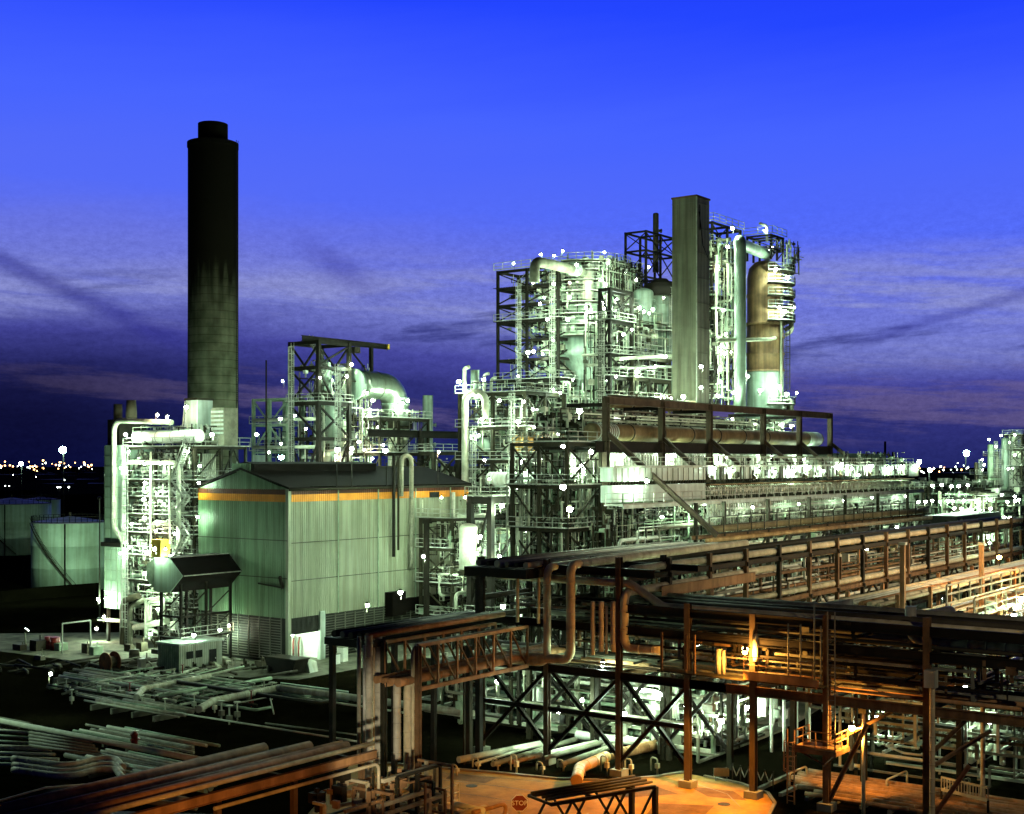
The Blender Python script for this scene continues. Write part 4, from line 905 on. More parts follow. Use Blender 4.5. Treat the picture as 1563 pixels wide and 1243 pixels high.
lamps('the dark frames beside the square flue', [(onv(x,y,KV-2),k) for x,y,k in ((953,511,'m'),(974,568,'l'),(997,473,'m'),(975,470,'m'),(989,408,'s'),(1012,607,'l'),(1012,455,'s'),(940,575,'s'),(1000,560,'s'),(958,640,'m'))])
tf = [UU(986,101),UU(1008,101),UU(1030,101)]
frame('lift_frame', 'slender dark lattice tower top left of the square flue', 'steel tower', tf, [101,104.6], [at(0,y,192).z for y in (440,412,370,340)], 'dark_steel', .3, .3, style='X\\', braces=('u','v','b'))
P = onv(1001,325,102); column_vessel('thin dark vent standing on the lattice tower', (P.x,P.y), at(0,400,192).z, P.z, .45, 'dark_vessel', ladder=False)

# ---------------------------------------------------------------- square flue and fractionator column
fd = 177.6; P = onv(1063,300,85.0)
fl = thing('square_flue', 'tall plain square flue of ribbed sheet metal', 'flue', (P.x,85,30))
zt_, zb_ = P.z, 28.0
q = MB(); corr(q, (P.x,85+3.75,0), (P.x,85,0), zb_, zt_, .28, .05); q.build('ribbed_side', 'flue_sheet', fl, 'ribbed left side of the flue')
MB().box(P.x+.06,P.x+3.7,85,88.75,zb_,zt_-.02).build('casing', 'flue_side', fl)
for k in range(9): z_=zb_+3+k*3.4; MB().box(P.x-.06,P.x+3.74,84.94,88.8,z_,z_+.06).build('seam','flue_sheet',fl)
MB().box(P.x-.1,P.x+3.85,84.9,88.85,zt_,zt_+.25).build('cap', 'brown_paint', fl)
MB().bar((P.x,84.95,zb_),(P.x,84.95,zt_),.12).build('edge_trim', 'galvanised_steel', fl)
q = MB(); q.bar((P.x+.8,84.9,zt_-1),(P.x+.8,84.9,zt_-4.5),.1); q.tube([(P.x+.5,84.85,zt_-2),(P.x+1.6,84.85,zt_-6.5),(P.x+3.6,84.85,zt_-8.5)],.07,6); q.build('drain_pipe', 'dark_steel', fl)
pc_ = onv(1168,400,89.5); FU, FV = pc_.x, pc_.y
zf = lambda y: at(1168,y,depth(pc_)).z
frc = thing('fractionator', 'fat round insulated column with brown bands right of the flue', 'column', (FU,FV,22))
MB().rev((FU,FV,0), [(2.85,24),(2.85,zf(572)),(2.92,zf(571)),(2.92,zf(569)),(2.85,zf(568))], 40).build('base_shell', 'vessel_grey', frc, 'pale ribbed lower shell')
prof = []
for y in (568,543,518): prof += [(2.87,zf(y)),(3.0,zf(y)+.05),(3.0,zf(y)+.35),(2.87,zf(y)+.4)]
MB().rev((FU,FV,0), prof+[(2.87,zf(498))], 40).build('middle_shell', 'insulated_brown', frc, 'brown insulated middle shell')
MB().rev((FU,FV,0), [(2.87,zf(498)),(3.2,zf(497)),(3.2,zf(494)),(2.8,zf(492)),(2.8,zf(455)),(2.9,zf(454)),(2.9,zf(450)),(2.8,zf(448)),(2.8,zf(425)),(2.5,zf(410)),(1.6,zf(401)),(.4,zf(398))], 40).build('top_shell', 'insulated_brown', frc)
for y in (618,492,474,455,436,418): ring_plat(frc, (FU,FV), 2.9, 4.6, zf(y), -2.6, .9, 14, 'dark_steel')
MB().ladder((FU+.3,FV-3.3,zf(618)), zf(420), (0,-1,0), True).build('ladder', 'mid_steel', frc)
for i in range(5):
    a = -.9+R.uniform(-.5,.4); e = V((math.cos(a),math.sin(a),0)); z = zf((600,478,440,470,610)[i]); MB().tube([V((FU,FV,z))+e*2.7,V((FU,FV,z))+e*4.1,V((FU,FV,z-3))+e*4.1,V((FU,FV,z-3.6))+e*3],.32,10,.8).build('nozzle', ('dark_vessel','pale_pipe','insulated_brown','dark_vessel','pale_pipe')[i], frc)
P = onv(1130,366,85.5); pt_ = [(P.x,P.y,27),(P.x,P.y,P.z),(P.x+2.5,P.y+1.5,P.z),(FU-1,FV-1,P.z)]
pipe('fat plain riser pipe between the flue and the brown column', pt_, .85, 'vessel_grey', n=18, bend=1.2)
pipe('slim pipe running up the front of the brown column', [(FU-1.1,FV-3.2,zf(618)),(FU-1.1,FV-3.2,zf(455)),(FU+.4,FV-3.0,zf(455))], .2, 'grey_pipe')
pipe('level pale pipe wrapped below the brown column top', [onv(1095,520,86),onv(1175,518,86),V((FU+3.6,FV-1,zf(512)))], .28, 'pale_pipe')
tz = [at(0,y,186).z for y in (620,560,500,440,400,360,322)]
frame('column_frame', 'braced steel frame standing between the flue and riser pipe', 'steel tower', [UU(1087,91),UU(1110,91),UU(1130,91)], [91,95], tz, 'dark_steel', .32, .35, decks=(1,2,3,4,5), rails=(1,2,3,4,5,6), style='X/', braces=('u',))
bx_ = ((UU(1085,90),UU(1128,90)),(89,94),(at(0,620,186).z,at(0,345,186).z)); tangle('the frame between flue and column', bx_, 26, (.07,.24)); tubing(bx_, 300, (.04,.1))
bx_ = ((FU-2,FU+4.5),(FV-4.6,FV-3),(zf(420),zf(370))); tubing(bx_, 50); frame('column_head_frame', 'small dark frame crowning the brown column', 'steel tower', [FU-2.2,FU,FU+2.2], [FV-2,FV+2], [zf(400),zf(382),zf(362)], 'dark_steel', .28, .28, decks=(1,), rails=(1,2), style='/')
pipe('small pale pipe bent like a hook above the column head', [(FU-4,FV-1,zf(348)),(FU-1.5,FV-1,zf(348)),(FU-1.5,FV-1,zf(372))], .2, 'pale_pipe', bend=.5)
for i,(a,y) in enumerate(((-.3,612),(.1,600),(-.6,470))):
    e = V((math.cos(a),math.sin(a),0)); column_vessel(('small pale pot on the lowest column platform','small pale pot above the lowest column platform','small dark pot on the middle column platform')[i], tuple((V((FU,FV,0))+e*3.9).xy), zf(y+14), zf(y-6), .6, 'pale_pipe' if i<2 else 'dark_vessel', ladder=False, skirt=.2, n=14)
cl = V((FU,FV,0)); 
lamps('the brown column and its platforms', [(at(x,y,d),k) for x,y,d,k in ((1119,349,190,'m'),(1110,377,190,'m'),(1097,407,190,'m'),(1104,474,190,'m'),(1106,540,190,'m'),(1100,583,190,'m'),(1098,605,190,'m'),(1118,600,188,'m'),(1183,412,200,'l'),(1203,424,200,'l'),(1188,470,200,'m'),(1199,476,200,'l'),(1201,602,199,'l'),(1160,596,197,'l'),(1190,590,199,'m'),(1215,600,201,'s'),(1212,470,202,'s'),(1167,352,203,'s'),(1177,378,203,'m'),(1140,575,190,'m'),(1107,510,190,'s'),(1072,560,172,'m'),(1072,592,172,'m'),(1045,606,172,'l'))])

# more bulkhead lamps inside the towers
def more(place, n, box, key='s'):
    (a,b_),(c,d),(e,f) = box; lamps(place, [(V((R.uniform(a,b_),R.uniform(c,d),R.uniform(e,f))),key) for _ in range(n)], 'small lamps on '+place, 'small white lamp')
more('the inner reactor decks', 16, ((RCU-7,RCU+2),(RCV-7.6,RCV-6),(zz(600),zz(410))))
more('the reactor tower outer stair', 6, ((XU-.9,XU-.6),(XV-11,XV-6),(18,zR[-2])))
more('the decks of the two dark frames', 10, ((ku0,UU(1022,KV)),(KV-2.2,KV-1.6),(26,at(0,450,188).z)))
more('the decks of the exchanger structure', 12, ((EU-.9,EU+6),(EV-11.8,EV-11.4),(5,31)))
more('the small frame between flue and column', 8, ((UU(1087,90),UU(1128,90)),(89.4,90.2),(at(0,610,186).z,at(0,350,186).z)))
more('the inner bays of the braced tower', 7, ((RU,RU+12),(RV-.8,RV-.5),(22,36)))
more('the stair side of the boiler tower', 8, ((UF-1.6,UF-1.2),(V0L,V1L),(3,24)))

# caged ladders climbing the towers
for i,(u,v,z0,z1,o,lab) in enumerate(((XU-.7,XV-10.8,zR[4],zR[-1],(-1,0,0),'right corner of the reactor tower'),(XU-.7,XV-4.6,zR[5],zR[-2],(-1,0,0),'middle bay of the reactor tower'),(ku0-.6,KV+.8,28,zk[-2],(-1,0,0),'left side of the dark converter tower'),(EU-.7,EV-9.5,5,31,(-1,0,0),'right bay of the exchanger structure'),(EU-.7,EV-3,9,27,(-1,0,0),'left bay of the exchanger structure'),(RU-.6,RV+4.6,20,39,(-1,0,0),'left side of the braced tower'),(RU+3,RV-.6,20,36,(0,-1,0),'front of the braced tower'),(UF-.9,136.4,0,24,(-1,0,0),'left edge of the boiler tower'),(UU(1116,91),90.4,tz[0],tz[-2],(0,-1,0),'frame between flue and column'))):
    l_=MB(); l_.ladder((u,v,z0),z1,o,True,.55); solo(l_,'caged_ladder','galvanised_steel','caged ladder climbing the '+lab,'ladder')
# platforms and cross rails between the reactor and the dark frames
for i,y in enumerate((462,490,522,560,592)):
    P=onv(938,y,KV+3); Q=onv(1024,y,KV+3); pl_=thing('catwalk','narrow catwalk linking the reactor to the dark frames, '+nth(i)+' from the top','walkway',(P.x,P.y,P.z)); MB().box(P.x,Q.x,P.y,P.y+1.2,P.z-.1,P.z).build('deck','mid_steel',pl_); MB().rail([(P.x,P.y,P.z),(Q.x,P.y,P.z)]).build('railing','galvanised_steel',pl_)
tubing(((RCU-7,RCU+5),(RCV-8.2,RCV-6.6),(zz(515),zz(405))),260,(.035,.09))
# ---------------------------------------------------------------- the long furnace with its gallows frame
GV = 74.8
ug = [UU(x,GV) for x in (925,1010,1083,1165,1220,1267)]
fz = 29.9; zduct = 20.75; ue = UU(1390,GV)
gf = thing('gallows_frame', 'long row of brown gantry posts with raking struts over the furnace', 'gantry', (ug[0],GV,8))
for i,u in enumerate(ug):
    MB().ibeam((u,GV,6 if i==0 else 17.5),(u,GV,fz),.62,.62,.09).build('post', 'gantry_paint', gf)
    if i == 0: MB().ibeam((u,GV-.2,26),(u+.4,GV-13,15.5),.45,.5).build('strut', 'gantry_paint', gf)
    else: MB().ibeam((u,GV-.2,25.6),(u+.2,GV-6,21),.4,.45).build('strut', 'gantry_paint', gf)
MB().ibeam((ug[0]-.4,GV,fz-.3),(ug[-1]+.4,GV,fz-.3),.5,.85,.09).build('top_beam', 'gantry_paint', gf)
MB().ibeam((ug[0]-2,GV+.05,24.6),(ug[-1]+.4,GV+.05,24.6),.5,1.2,.09).build('lower_beam', 'dark_steel', gf)
for i,u in enumerate(ug[:-1]): MB().bar((u,GV+5,fz-.8),(u,GV+.2,fz-.8),.3,.4).build('cross_beam', 'dark_steel', gf)
hp_ = thing('header_duct', 'fat horizontal header pipe lying behind the gantry posts', 'header pipe', (UU(895,GV+2),GV+2,25))
u0_, u1_ = UU(898,GV+2), UU(1250,GV+2)
MB().drum((u0_,GV+2,26.25),(u1_,GV+2,26.25),.95,24).build('shell', 'header_pipe', hp_)
q = MB(); 
for k in range(9): q.cyl((u0_+1+k*.45,GV+2,26.25),(u0_+1.2+k*.45,GV+2,26.25),1.0,None,24)
q.build('bellows', 'duct_white', hp_)
for k in range(int((u1_-u0_-14)/7)): c=u0_+8+k*7; MB().cyl((c,GV+2,26.25),(c+.15,GV+2,26.25),1.02,None,24).build('flange', 'mid_steel', hp_)
MB().cyl((u1_-5,GV+2,26.25),(u1_-1,GV+2,26.25),1.03,None,24).build('end_sleeve', 'duct_white', hp_)
drum('second brown drum lying higher behind the top gantry beam', (UU(930,GV+8),GV+8,30.2), (UU(1060,GV+8),GV+8,30.2), .8, 'header_pipe')
fp = thing('flue_hood', 'broad dark sloped hood under the square flue', 'hood', (UU(1060,84),82,26))
q = MB(); ua_, ub_ = UU(1020,84), UU(1098,84); q.prism([(ua_,82,28.8),(ub_-2,82,28.8),(ub_+2,82,26.6),(ub_+2,82,25),(ua_-2,82,25),(ua_-2,82,27)], (0,7,0)); q.build('casing', 'dark_vessel', fp)
MB().cyl((ub_-1,83,22),(ub_-1,83,27),1.5,1.9,20).build('outlet', 'gantry_paint', fp)
# furnace body: cells of tubes behind the posts
fb = thing('cracking_furnace', 'long furnace wall packed with pale bent tubes behind the gantry', 'furnace', (ug[0]-2,GV+3.2,4))
MB().box(ug[0]+1,ue,GV+4.2,GV+9,18,24.3).build('casing', 'green_grey', fb)
MB().box(ug[0]-1,ug[-1]+2,GV+4.3,GV+8.8,24.3,25.6).build('roof_box', 'mid_steel', fb)
def utube(mb, u, v, z, w=.5, h=1.5, r=.11):
    mb.tube([(u,v,z),(u,v,z+h),(u+w,v,z+h),(u+w,v,z)], r, 6, w*.45)
n_ = 100; us_ = [ug[0]-3+(i+.5)*(ug[-1]+2-ug[0]+3)/n_ for i in range(n_)]
for i,u in enumerate(us_): utube(q := MB(), u-.3, GV+3.3, 22.0, .55, 1.9, .15); q.build('tube', 'white_paint' if i%3 else 'pale_pipe', fb)
q1, q2, q3 = MB(), MB(), MB()
u = ug[0]-3
while u < ue-1:
    if u < ug[-1]+2: q1.tube([(u,GV+2.9,21.9),(u+.1,GV+2.5,21.2),(u,GV+2.9,20.4)], .13, 6); q1.box(u-.16,u+.16,GV+2.4,GV+2.7,20.9,21.6); q2.box(u+.3,u+.62,GV+2.6,GV+2.9,20.3,20.9)
    u += .62
q1.build('pigtail_row', 'pale_pipe', fb)['kind'] = 'stuff'; q2.build('clamp_row', 'mid_steel', fb)['kind'] = 'stuff'
for z in (22.0,20.3): MB().tube([(ug[0]-3,GV+3.1,z),(ug[-1]+3,GV+3.1,z)], .16, 8).build('manifold', 'pale_pipe', fb)
# the white box duct along the front, in lengths, and the gallery
bd = thing('box_duct', 'long white box duct along the furnace front, lit by lamps', 'duct', (ug[0],GV-5,20))
zA, zB = 21.0, 22.35; VF = GV-5.6
seg = [UU(x,VF) for x in (935,1078,1100,1130,1160,1190,1225,1262,1300,1340,1392)]
for a, b_ in zip(seg, seg[1:]):
    MB().box(a+.05,b_-.05,VF,VF+1.5,zA,zB).build('panel', 'duct_white', bd); MB().box(b_-.12,b_+.12,VF-.12,VF+1.6,zA-.1,zB+.1).build('flange', 'mid_steel', bd)
q = MB(); u = seg[0]+.6
while u < seg[-1]-.5: q.box(u,u+.09,VF-.07,VF,zA,zB); u += 1.15
q.build('stiffener', 'grey_pipe', bd); q = MB(); u = seg[1]+1
while u < seg[-1]-1:
    if R.random() < .5: q.box(u,u+R.uniform(.3,.7),VF-.18,VF-.005,zA+R.uniform(0,.3),zA+R.uniform(.5,1.0))
    else: q.bar((u,VF-.12,zA-.6),(u,VF-.12,zB+R.uniform(0,1.2)),.1)
    u += R.uniform(.6,1.8)
q.build('bracket_row', 'mid_steel', bd)['kind'] = 'stuff'
MB().box(seg[0],seg[1],VF+.1,VF+1.4,18.9,20.6).build('panel', 'duct_white', bd)
MB().box(UU(1385,VF),UU(1400,VF),VF-.2,VF+1.8,zA-.2,zB+.5).build('end_box', 'dark_steel', bd)
q = MB(); q.box(seg[0],seg[-1],VF-.1,VF+1.6,zB+.02,zB+.12); q.build('top_plate', 'galvanised_steel', bd)
gl_ = thing('gallery', 'long steel gallery with handrail along the furnace front', 'walkway', (seg[0],VF-1,18))
for z, vv, nm in ((18.6,VF-1.8,'lower'),):
    MB().box(seg[0]-1,seg[-1],vv,vv+2.2,z,z+.1).build('deck', 'galvanised_steel', gl_)
    MB().rail([(seg[0]-1,vv+2,z+.1),(seg[0]-1,vv,z+.1),(seg[-1],vv,z+.1)],1.15,2,.075).build('railing', 'galvanised_steel', gl_)
    MB().box(seg[0]-1,seg[-1],vv-.06,vv,z-.25,z+.1).build('edge_beam', 'duct_white' , gl_)
MB().box(seg[1],seg[-1],VF-.4,VF+.1,20.35,20.5).build('deck', 'brown_paint', gl_)
MB().rail([(seg[0],VF-.2,zB+.12),(seg[-1],VF-.2,zB+.12)],1.0,3,.06).build('railing', 'galvanised_steel', gl_)
# burner tube rows under the duct (countless from here), and manifolds
def row(v, z0, z1, r, pitch, m, nm, lab=None, x0=1080, x1=1392, jit=0, bent=True):
    mb = MB(); u, e = UU(x0,v), UU(x1,v)
    while u < e:
        a = z0+R.uniform(0,jit); 
        if bent: mb.tube([(u,v,a),(u,v,z1-.3),(u+.15,v+.5,z1)], r, 6, .25)
        else: mb.bar((u,v,a),(u,v,z1),r*2)
        if R.random()<.55: mb.box(u-r*1.9,u+r*1.9,v-r*2.4,v+r*1.5,a+(z1-a)*.35,a+(z1-a)*.35+r*4)
        u += pitch
    o = mb.build(nm, m, fb); o['kind'] = 'stuff'; return o
row(VF+.2, 18.9, 20.3, .11, .55, 'pale_pipe', 'burner_row', jit=.4)
row(VF+.5, 18.5, 20.6, .09, .43, 'mid_steel', 'burner_row')
row(VF+.9, 15.5, 18.4, .11, .62, 'galvanised_steel', 'riser_row', jit=.8)
row(VF+1.3, 16.9, 18.3, .15, .8, 'pale_pipe', 'riser_row', jit=.6)
row(VF+1.8, 10, 16, .10, .7, 'green_grey', 'riser_row', x0=1060, jit=2)
for z in (18.3,16.6,15.2,13.4): MB().tube([(UU(1080,VF+1),VF+.75,z),(UU(1392,VF),VF+.75,z)], .13, 8).build('manifold', R.choice(('pale_pipe','galvanised_steel')), fb)
fbz = ((UU(1062,VF+2),UU(1390,VF+2)),(VF+.6,VF+3.6),(9,18)); tubing(fbz, 800, (.035,.09)); tubing(((UU(935,VF+2),UU(1080,VF+2)),(VF+.8,VF+5),(6,18.3)), 520, (.03,.09)); tangle('the furnace front below the gallery', ((UU(935,VF+2),UU(1085,VF+2)),(VF+.6,VF+4),(6,18)), 20, (.08,.25))
tubing(((ug[0]-3,ug[-1]+2),(GV+5,GV+9),(25.7,29)), 260, (.05,.13)); tubing(((seg[1],seg[-1]),(VF,VF+1.4),(zB+.2,zB+1.3)), 90, (.04,.08), vert=.7)
tubing(((UU(1278,VF),UU(1392,VF)),(VF+.2,VF+1.4),(zB+.3,zB+2.1)), 30, (.04,.07), vert=.9)
# truss work under the furnace front carrying two brown pipes
FVp = 67.0
fu = [UU(x,FVp) for x in (1062,1105,1140,1172,1205,1235,1262,1290,1315,1340,1362,1385,1405)]
ft = thing('furnace_trestle', 'brown braced trestle under the furnace gallery', 'trestle', (fu[0],FVp,0))
for i,u in enumerate(fu):
    MB().bar((u,FVp,0),(u,FVp,18.6 if i<2 or i%2 else 15),.34).build('post', 'mid_steel', ft); MB().bar((u,FVp+5,0),(u,FVp+5,18),.3).build('post', 'dark_steel', ft)
for z,m_ in ((14.9,'brown_paint'),(10.6,'mid_steel'),(6.5,'dark_steel')): MB().ibeam((fu[0]-1,FVp-.05,z),(fu[-1]+1,FVp-.05,z),.3,.45).build('beam', m_, ft)
for i,(a,b_) in enumerate(zip(fu,fu[1:])):
    MB().bar((a,FVp-.1,10.8),(b_,FVp-.1,14.6),.2).build('brace', 'mid_steel', ft)
    if i%2==0: MB().bar((a,FVp-.1,10.4),(b_,FVp-.1,6.7),.2).build('brace', 'brown_paint', ft)
MB().ibeam((fu[0]-7,FVp-.3,13.3),(fu[0]+2,FVp-.3,13.3),.6,.9).build('beam','dark_steel',ft)
pipe('thick brown gold pipe on saddles below the furnace gallery', [(fu[0]+1.5,FVp-.9,15.75),(fu[-1],FVp-.9,15.75)], .42, 'header_pipe', seam=3.5, n=14)
pipe('slimmer brown pipe under the thick gold pipe', [(fu[0]+.5,FVp-1.1,14.6),(fu[-1]+1.5,FVp-1.1,14.6)], .27, 'pipe_brown')
MB().rail([(fu[0],FVp-1.6,15.2),(fu[-1],FVp-1.6,15.2)],1.9,3.2,.09).build('railing','mid_steel',ft)
curv = MB()
for k in range(4): u = UU(1285,FVp-1)+k*.9; pipe(f'dark hooped duct dipping under the furnace trestle, {nth(k)} of four', [(u+6,FVp-1.2,14),(u+3,FVp-1.2,13.8),(u-1,FVp-1.2,10.5),(u-5,FVp-1.2,10.3)], .22, 'dark_vessel', bend=2)
tubing(((fu[0],fu[-1]),(FVp+.3,FVp+4.5),(1,14)), 420, (.05,.16)); tangle('the trestle under the furnace', ((fu[0],fu[-1]),(FVp+.4,FVp+4),(3,14)), 24, (.1,.3), ('grey_pipe','green_grey','pale_pipe'))
lamps('the white furnace duct', [(onv(x,y,VF-.5)+V((0,0,.2)),k) for x,y,k in ((1093,718,'s'),(1120,722,'s'),(1160,722,'s'),(1185,724,'s'),(1212,722,'m'),(1235,716,'m'),(1284,712,'m'),(1300,718,'s'),(1330,714,'m'),(1360,718,'m'),(1380,715,'m'),(1402,713,'l'),(1310,728,'s'),(1256,722,'s'))])
lamps('the furnace gallery', [(onv(x,y,VF-1.2),k) for x,y,k in ((1075,768,'l'),(862,744,'l'),(868,778,'l'),(884,628,'l'),(1385,758,'m'),(1368,805,'m'),(985,735,'m'),(900,690,'m'),(860,682,'m'),(1150,775,'s'),(1220,770,'s'),(1290,765,'s'),(1330,760,'s'),(1190,830,'s'),(1260,815,'s'),(1120,845,'s'),(1010,790,'s'))])
lamps('the tube wall under the gantry', [(V((u,GV+1.6,z)),'m') for u,z in zip([(a+b_)/2 for a,b_ in zip(ug,ug[1:])]+[ug[0]-2], (23.6,23.7,23.5,23.6,23.4,22.5))])
lamps('the furnace roof', [(onv(x,y,GV+6),k) for x,y,k in ((1190,651,'l'),(1210,651,'l'),(1150,648,'m'),(950,640,'s'),(1120,640,'s'))])

# ---------------------------------------------------------------- lower process frames between the hall and the furnace
q1v = 92.0
frame('process_structure', 'dark two storey steel frame in front of the exchangers', 'steel frame', [UU(749,q1v),UU(813,q1v),UU(872,q1v)], [q1v,q1v+3], [0,5,10,onv(800,757,q1v).z], 'dark_steel', .65, .8, decks=(1,2), rails=(1,2,3), style='/K\\')
f_ = [UU(876,80),UU(1018,80)]
pf_ = frame('portal_frame', 'dark portal frame with a thick top girder before the furnace end', 'steel frame', f_, [80,84], [0,6,11,onv(940,790,80).z], 'dark_steel', .6, .7, decks=(2,), style='X')
frame('stair_tower', 'small stair frame between hall and exchangers', 'steel frame', [UU(690,101),UU(722,101)], [101,106], [0,4,8,12.3,16], 'mid_steel', .35, .35, decks=(1,2,3), rails=(1,2,3,4), style='X/')
st_ = thing('steel_stair', 'steep steel stair climbing toward the furnace gallery', 'stair', (UU(880,82),82,10))
P, Q = onv(880,790,79), onv(912,752,79); MB().stair((P.x,79,P.z),(Q.x,79,Q.z),1.1).build('flight','galvanised_steel',st_)
st_ = thing('steel_stair', 'steel stair slanting down right below the dark portal girder', 'stair', (UU(880,78),78,7))
P, Q = onv(878,795,78), onv(897,815,78); MB().stair((Q.x,78,Q.z),(P.x,78,P.z),1.1).build('flight','galvanised_steel',st_)
post = MB(); P = onv(651,795,104.5); Q = onv(651,930,104.5); post.bar((P.x,104.5,0),(P.x,104.5,P.z),.55); post.bar((P.x-.5,104.5,P.z),(P.x+20,104.5,P.z),.45,.5)
solo(post, 'pipe_gallows', 'dark_steel', 'dark gallows post with long arm beside the hall long wall', 'pipe support')
zs_ = [0,5,10,15.5]
for a, z in zip(zs_, zs_[1:]):
    tangle('the lower process frames', ((UU(749,q1v),UU(872,q1v)),(q1v+.3,q1v+7),(a+.4,z-.6)), 9, (.08,.25)); tubing(((UU(749,q1v),UU(872,q1v)),(q1v+.3,q1v+7),(a+.3,z-.4)), 240, (.03,.08))
    tubing(((UU(690,101),UU(745,101)),(99,106),(a+.3,z)), 90); tangle('the stair frame by the hall', ((UU(690,101),UU(745,101)),(99,106),(a+.3,z)), 5, (.08,.2))
    tubing(((UU(876,82),UU(1018,82)),(80.5,88),(a*.7+.3,z*.7)), 110)
tubing(((UU(749,q1v),UU(872,q1v)),(q1v,q1v+6),(16.7,19)), 90)
for i,(x,y,r,h,m_) in enumerate(((770,840,1.5,5,'vessel_grey'),(800,850,1.1,4,'white_paint'),(830,845,1.3,4.6,'vessel_grey'),(745,850,1.0,5,'white_paint'),(715,830,1.1,6,'pale_pipe'),(860,850,.9,4,'orange_vessel'))):
    P = onv(x,y,q1v+3); column_vessel(('fat pale','slim white','round pale','tall white','slender pale','small orange')[i]+' vessel low in the process frames, '+('left','middle','right','far left','beside the stair frame','near the portal')[i], (P.x,P.y), max(P.z-h*.6,0), P.z+h*.4, r, m_, ladder=False, skirt=.6)
P = onv(738,822,99); drum('orange drum lying between the hall and process frames', (P.x,99,P.z),(P.x+4,99,P.z),.7,'orange_vessel')
pipe('long pale level pipe crossing from the hall to the process frame', [onv(700,788,100),onv(752,787,100)], .25, 'pale_pipe'); pipe('bright level pipe on the portal girder top', [onv(915,787,79.6),onv(1000,791,79.6)], .22, 'duct_white')
lamps('the lower process frames', [(onv(x,y,q1v-1.2),k) for x,y,k in ((764,772,'l'),(804,811,'l'),(861,810,'l'),(830,828,'m'),(730,820,'l'),(729,845,'m'),(760,850,'m'),(864,744,'m'),(790,745,'s'),(712,760,'s'),(845,745,'m'))])
lamps('the low ground beside the hall', [(onz(675,940,2.5),'l'),(onv(770,926,84),'l'),(onv(705,870,98),'m'),(onv(672,760,105.5),'s')])
# lamps on outrigger arms added to wash the long wall of the hall
arms = []
for i,(x,y,o) in enumerate(((514,699,4.5),(537,697,4.5),(590,700,5),(668,702,4.5))):
    p_ = onv(x,y,C0-o); a = MB(); a.bar((p_.x,C0+.3,20.1),(p_.x,p_.y,20.2),.12); a.bar((p_.x,p_.y,20.2),(p_.x,p_.y,p_.z-.5),.1)
    solo(a, 'outrigger', 'dark_steel', f'added dark lamp arm at the eaves of the long wall, {nth(i)} from the corner', 'outrigger', 'added outriggers on the hall eaves'); arms.append((p_+V((0,0,.9)), 'lmlm'[i]))
lamps('an added arm at the green wall eaves', arms)
lamps('an added spot below the green wall', [(onv(612,905,C0-11),'l'),(onv(560,925,C0-12),'m'),(onv(648,850,C0-6),'m')])  # low lamps added out front to brighten the long wall
tubing(((ug[0]-6,ug[0]+2),(GV+1,GV+9),(5,24)), 420, (.03,.1)); tangle('the left end of the furnace', ((ug[0]-6,ug[0]+2),(GV+1,GV+9),(5,24)), 16, (.09,.25))
frame('furnace_end_tower', 'steel frame at the left end of the furnace', 'steel tower', [ug[0]-6,ug[0]+.5], [GV+1,GV+4.5,GV+8], [0,6,11.5,16,20.5,25], 'mid_steel', .35, .35, decks=(2,3,4), rails=(2,3,4,5), style='/X')
# ---------------------------------------------------------------- cross rack over the road, running away to the left (along v)
CU0, CU1 = 82.0, 88.5
cvs = [VV(x,CU0) for x in (1580,1415,1262,1150,1050,945,835,735)]
ZT = [7.7, 11.0, 12.6, 15.2]
cr = thing('cross_rack', 'tall brown steel pipe rack crossing the road at the right', 'pipe rack', (CU0,cvs[2],0))
for i,v in enumerate(cvs):
    top = (12.9,13.2,12.9,12.6,13.0,16.0,15.6,15.5)[i]
    MB().ibeam((CU0,v,0),(CU0,v,top),.42,.42,.05).build('post', 'brown_paint' if i in (1,2) else 'gantry_paint', cr)
    MB().ibeam((CU1,v,0),(CU1,v,top-.2),.38,.38,.05).build('post', 'mid_steel', cr)
    for z in ZT[:3]+([15.2] if i > 4 else []): MB().ibeam((CU0,v+.02,z-.3),(CU1,v+.02,z-.3),.3,.45,.04).build('beam', 'mid_steel', cr)
    MB().box(CU0-.5,CU0+.5,v-.5,v+.5,0,.5).build('footing', 'concrete_pale', cr)
for z,m_,i0,i1 in ((7.6,'brown_paint',0,4),(7.6,'dark_steel',4,7),(11,'dark_steel',0,7),(12.6,'dark_steel',0,5),(15.2,'dark_steel',5,7)):
    MB().ibeam((CU0-.02,cvs[i0]-3,z-.3),(CU0-.02,cvs[i1],z-.3),.34,.62,.05).build('girder', m_, cr)
    MB().ibeam((CU1+.02,cvs[i0]-3,z-.3),(CU1+.02,cvs[i1],z-.3),.3,.5,.05).build('girder', 'dark_steel', cr)
for i,(a,b_,z0,z1,m_) in enumerate(((2,1,.4,6.0,'brown_paint'),(1,0,.4,4.2,'rust'),(1,0,4.6,7.2,'brown_paint'))):
    MB().ibeam((CU0+.1,cvs[a] if i==0 else cvs[a]-.2,z0),(CU0+.1,(cvs[a]+cvs[b_])/2+.6 if i==0 else cvs[a]-2.6,z1),.26,.26,.04).build('brace', m_, cr)
MB().bar((CU0+.1,cvs[2]-.1,4.4),(CU0+3,cvs[2]-3.6,6.6),.2).build('brace','brown_paint',cr)
MB().bar((CU0,cvs[1],3.6),(CU1,cvs[1]-2,5.2),.2).build('brace','brown_paint',cr)
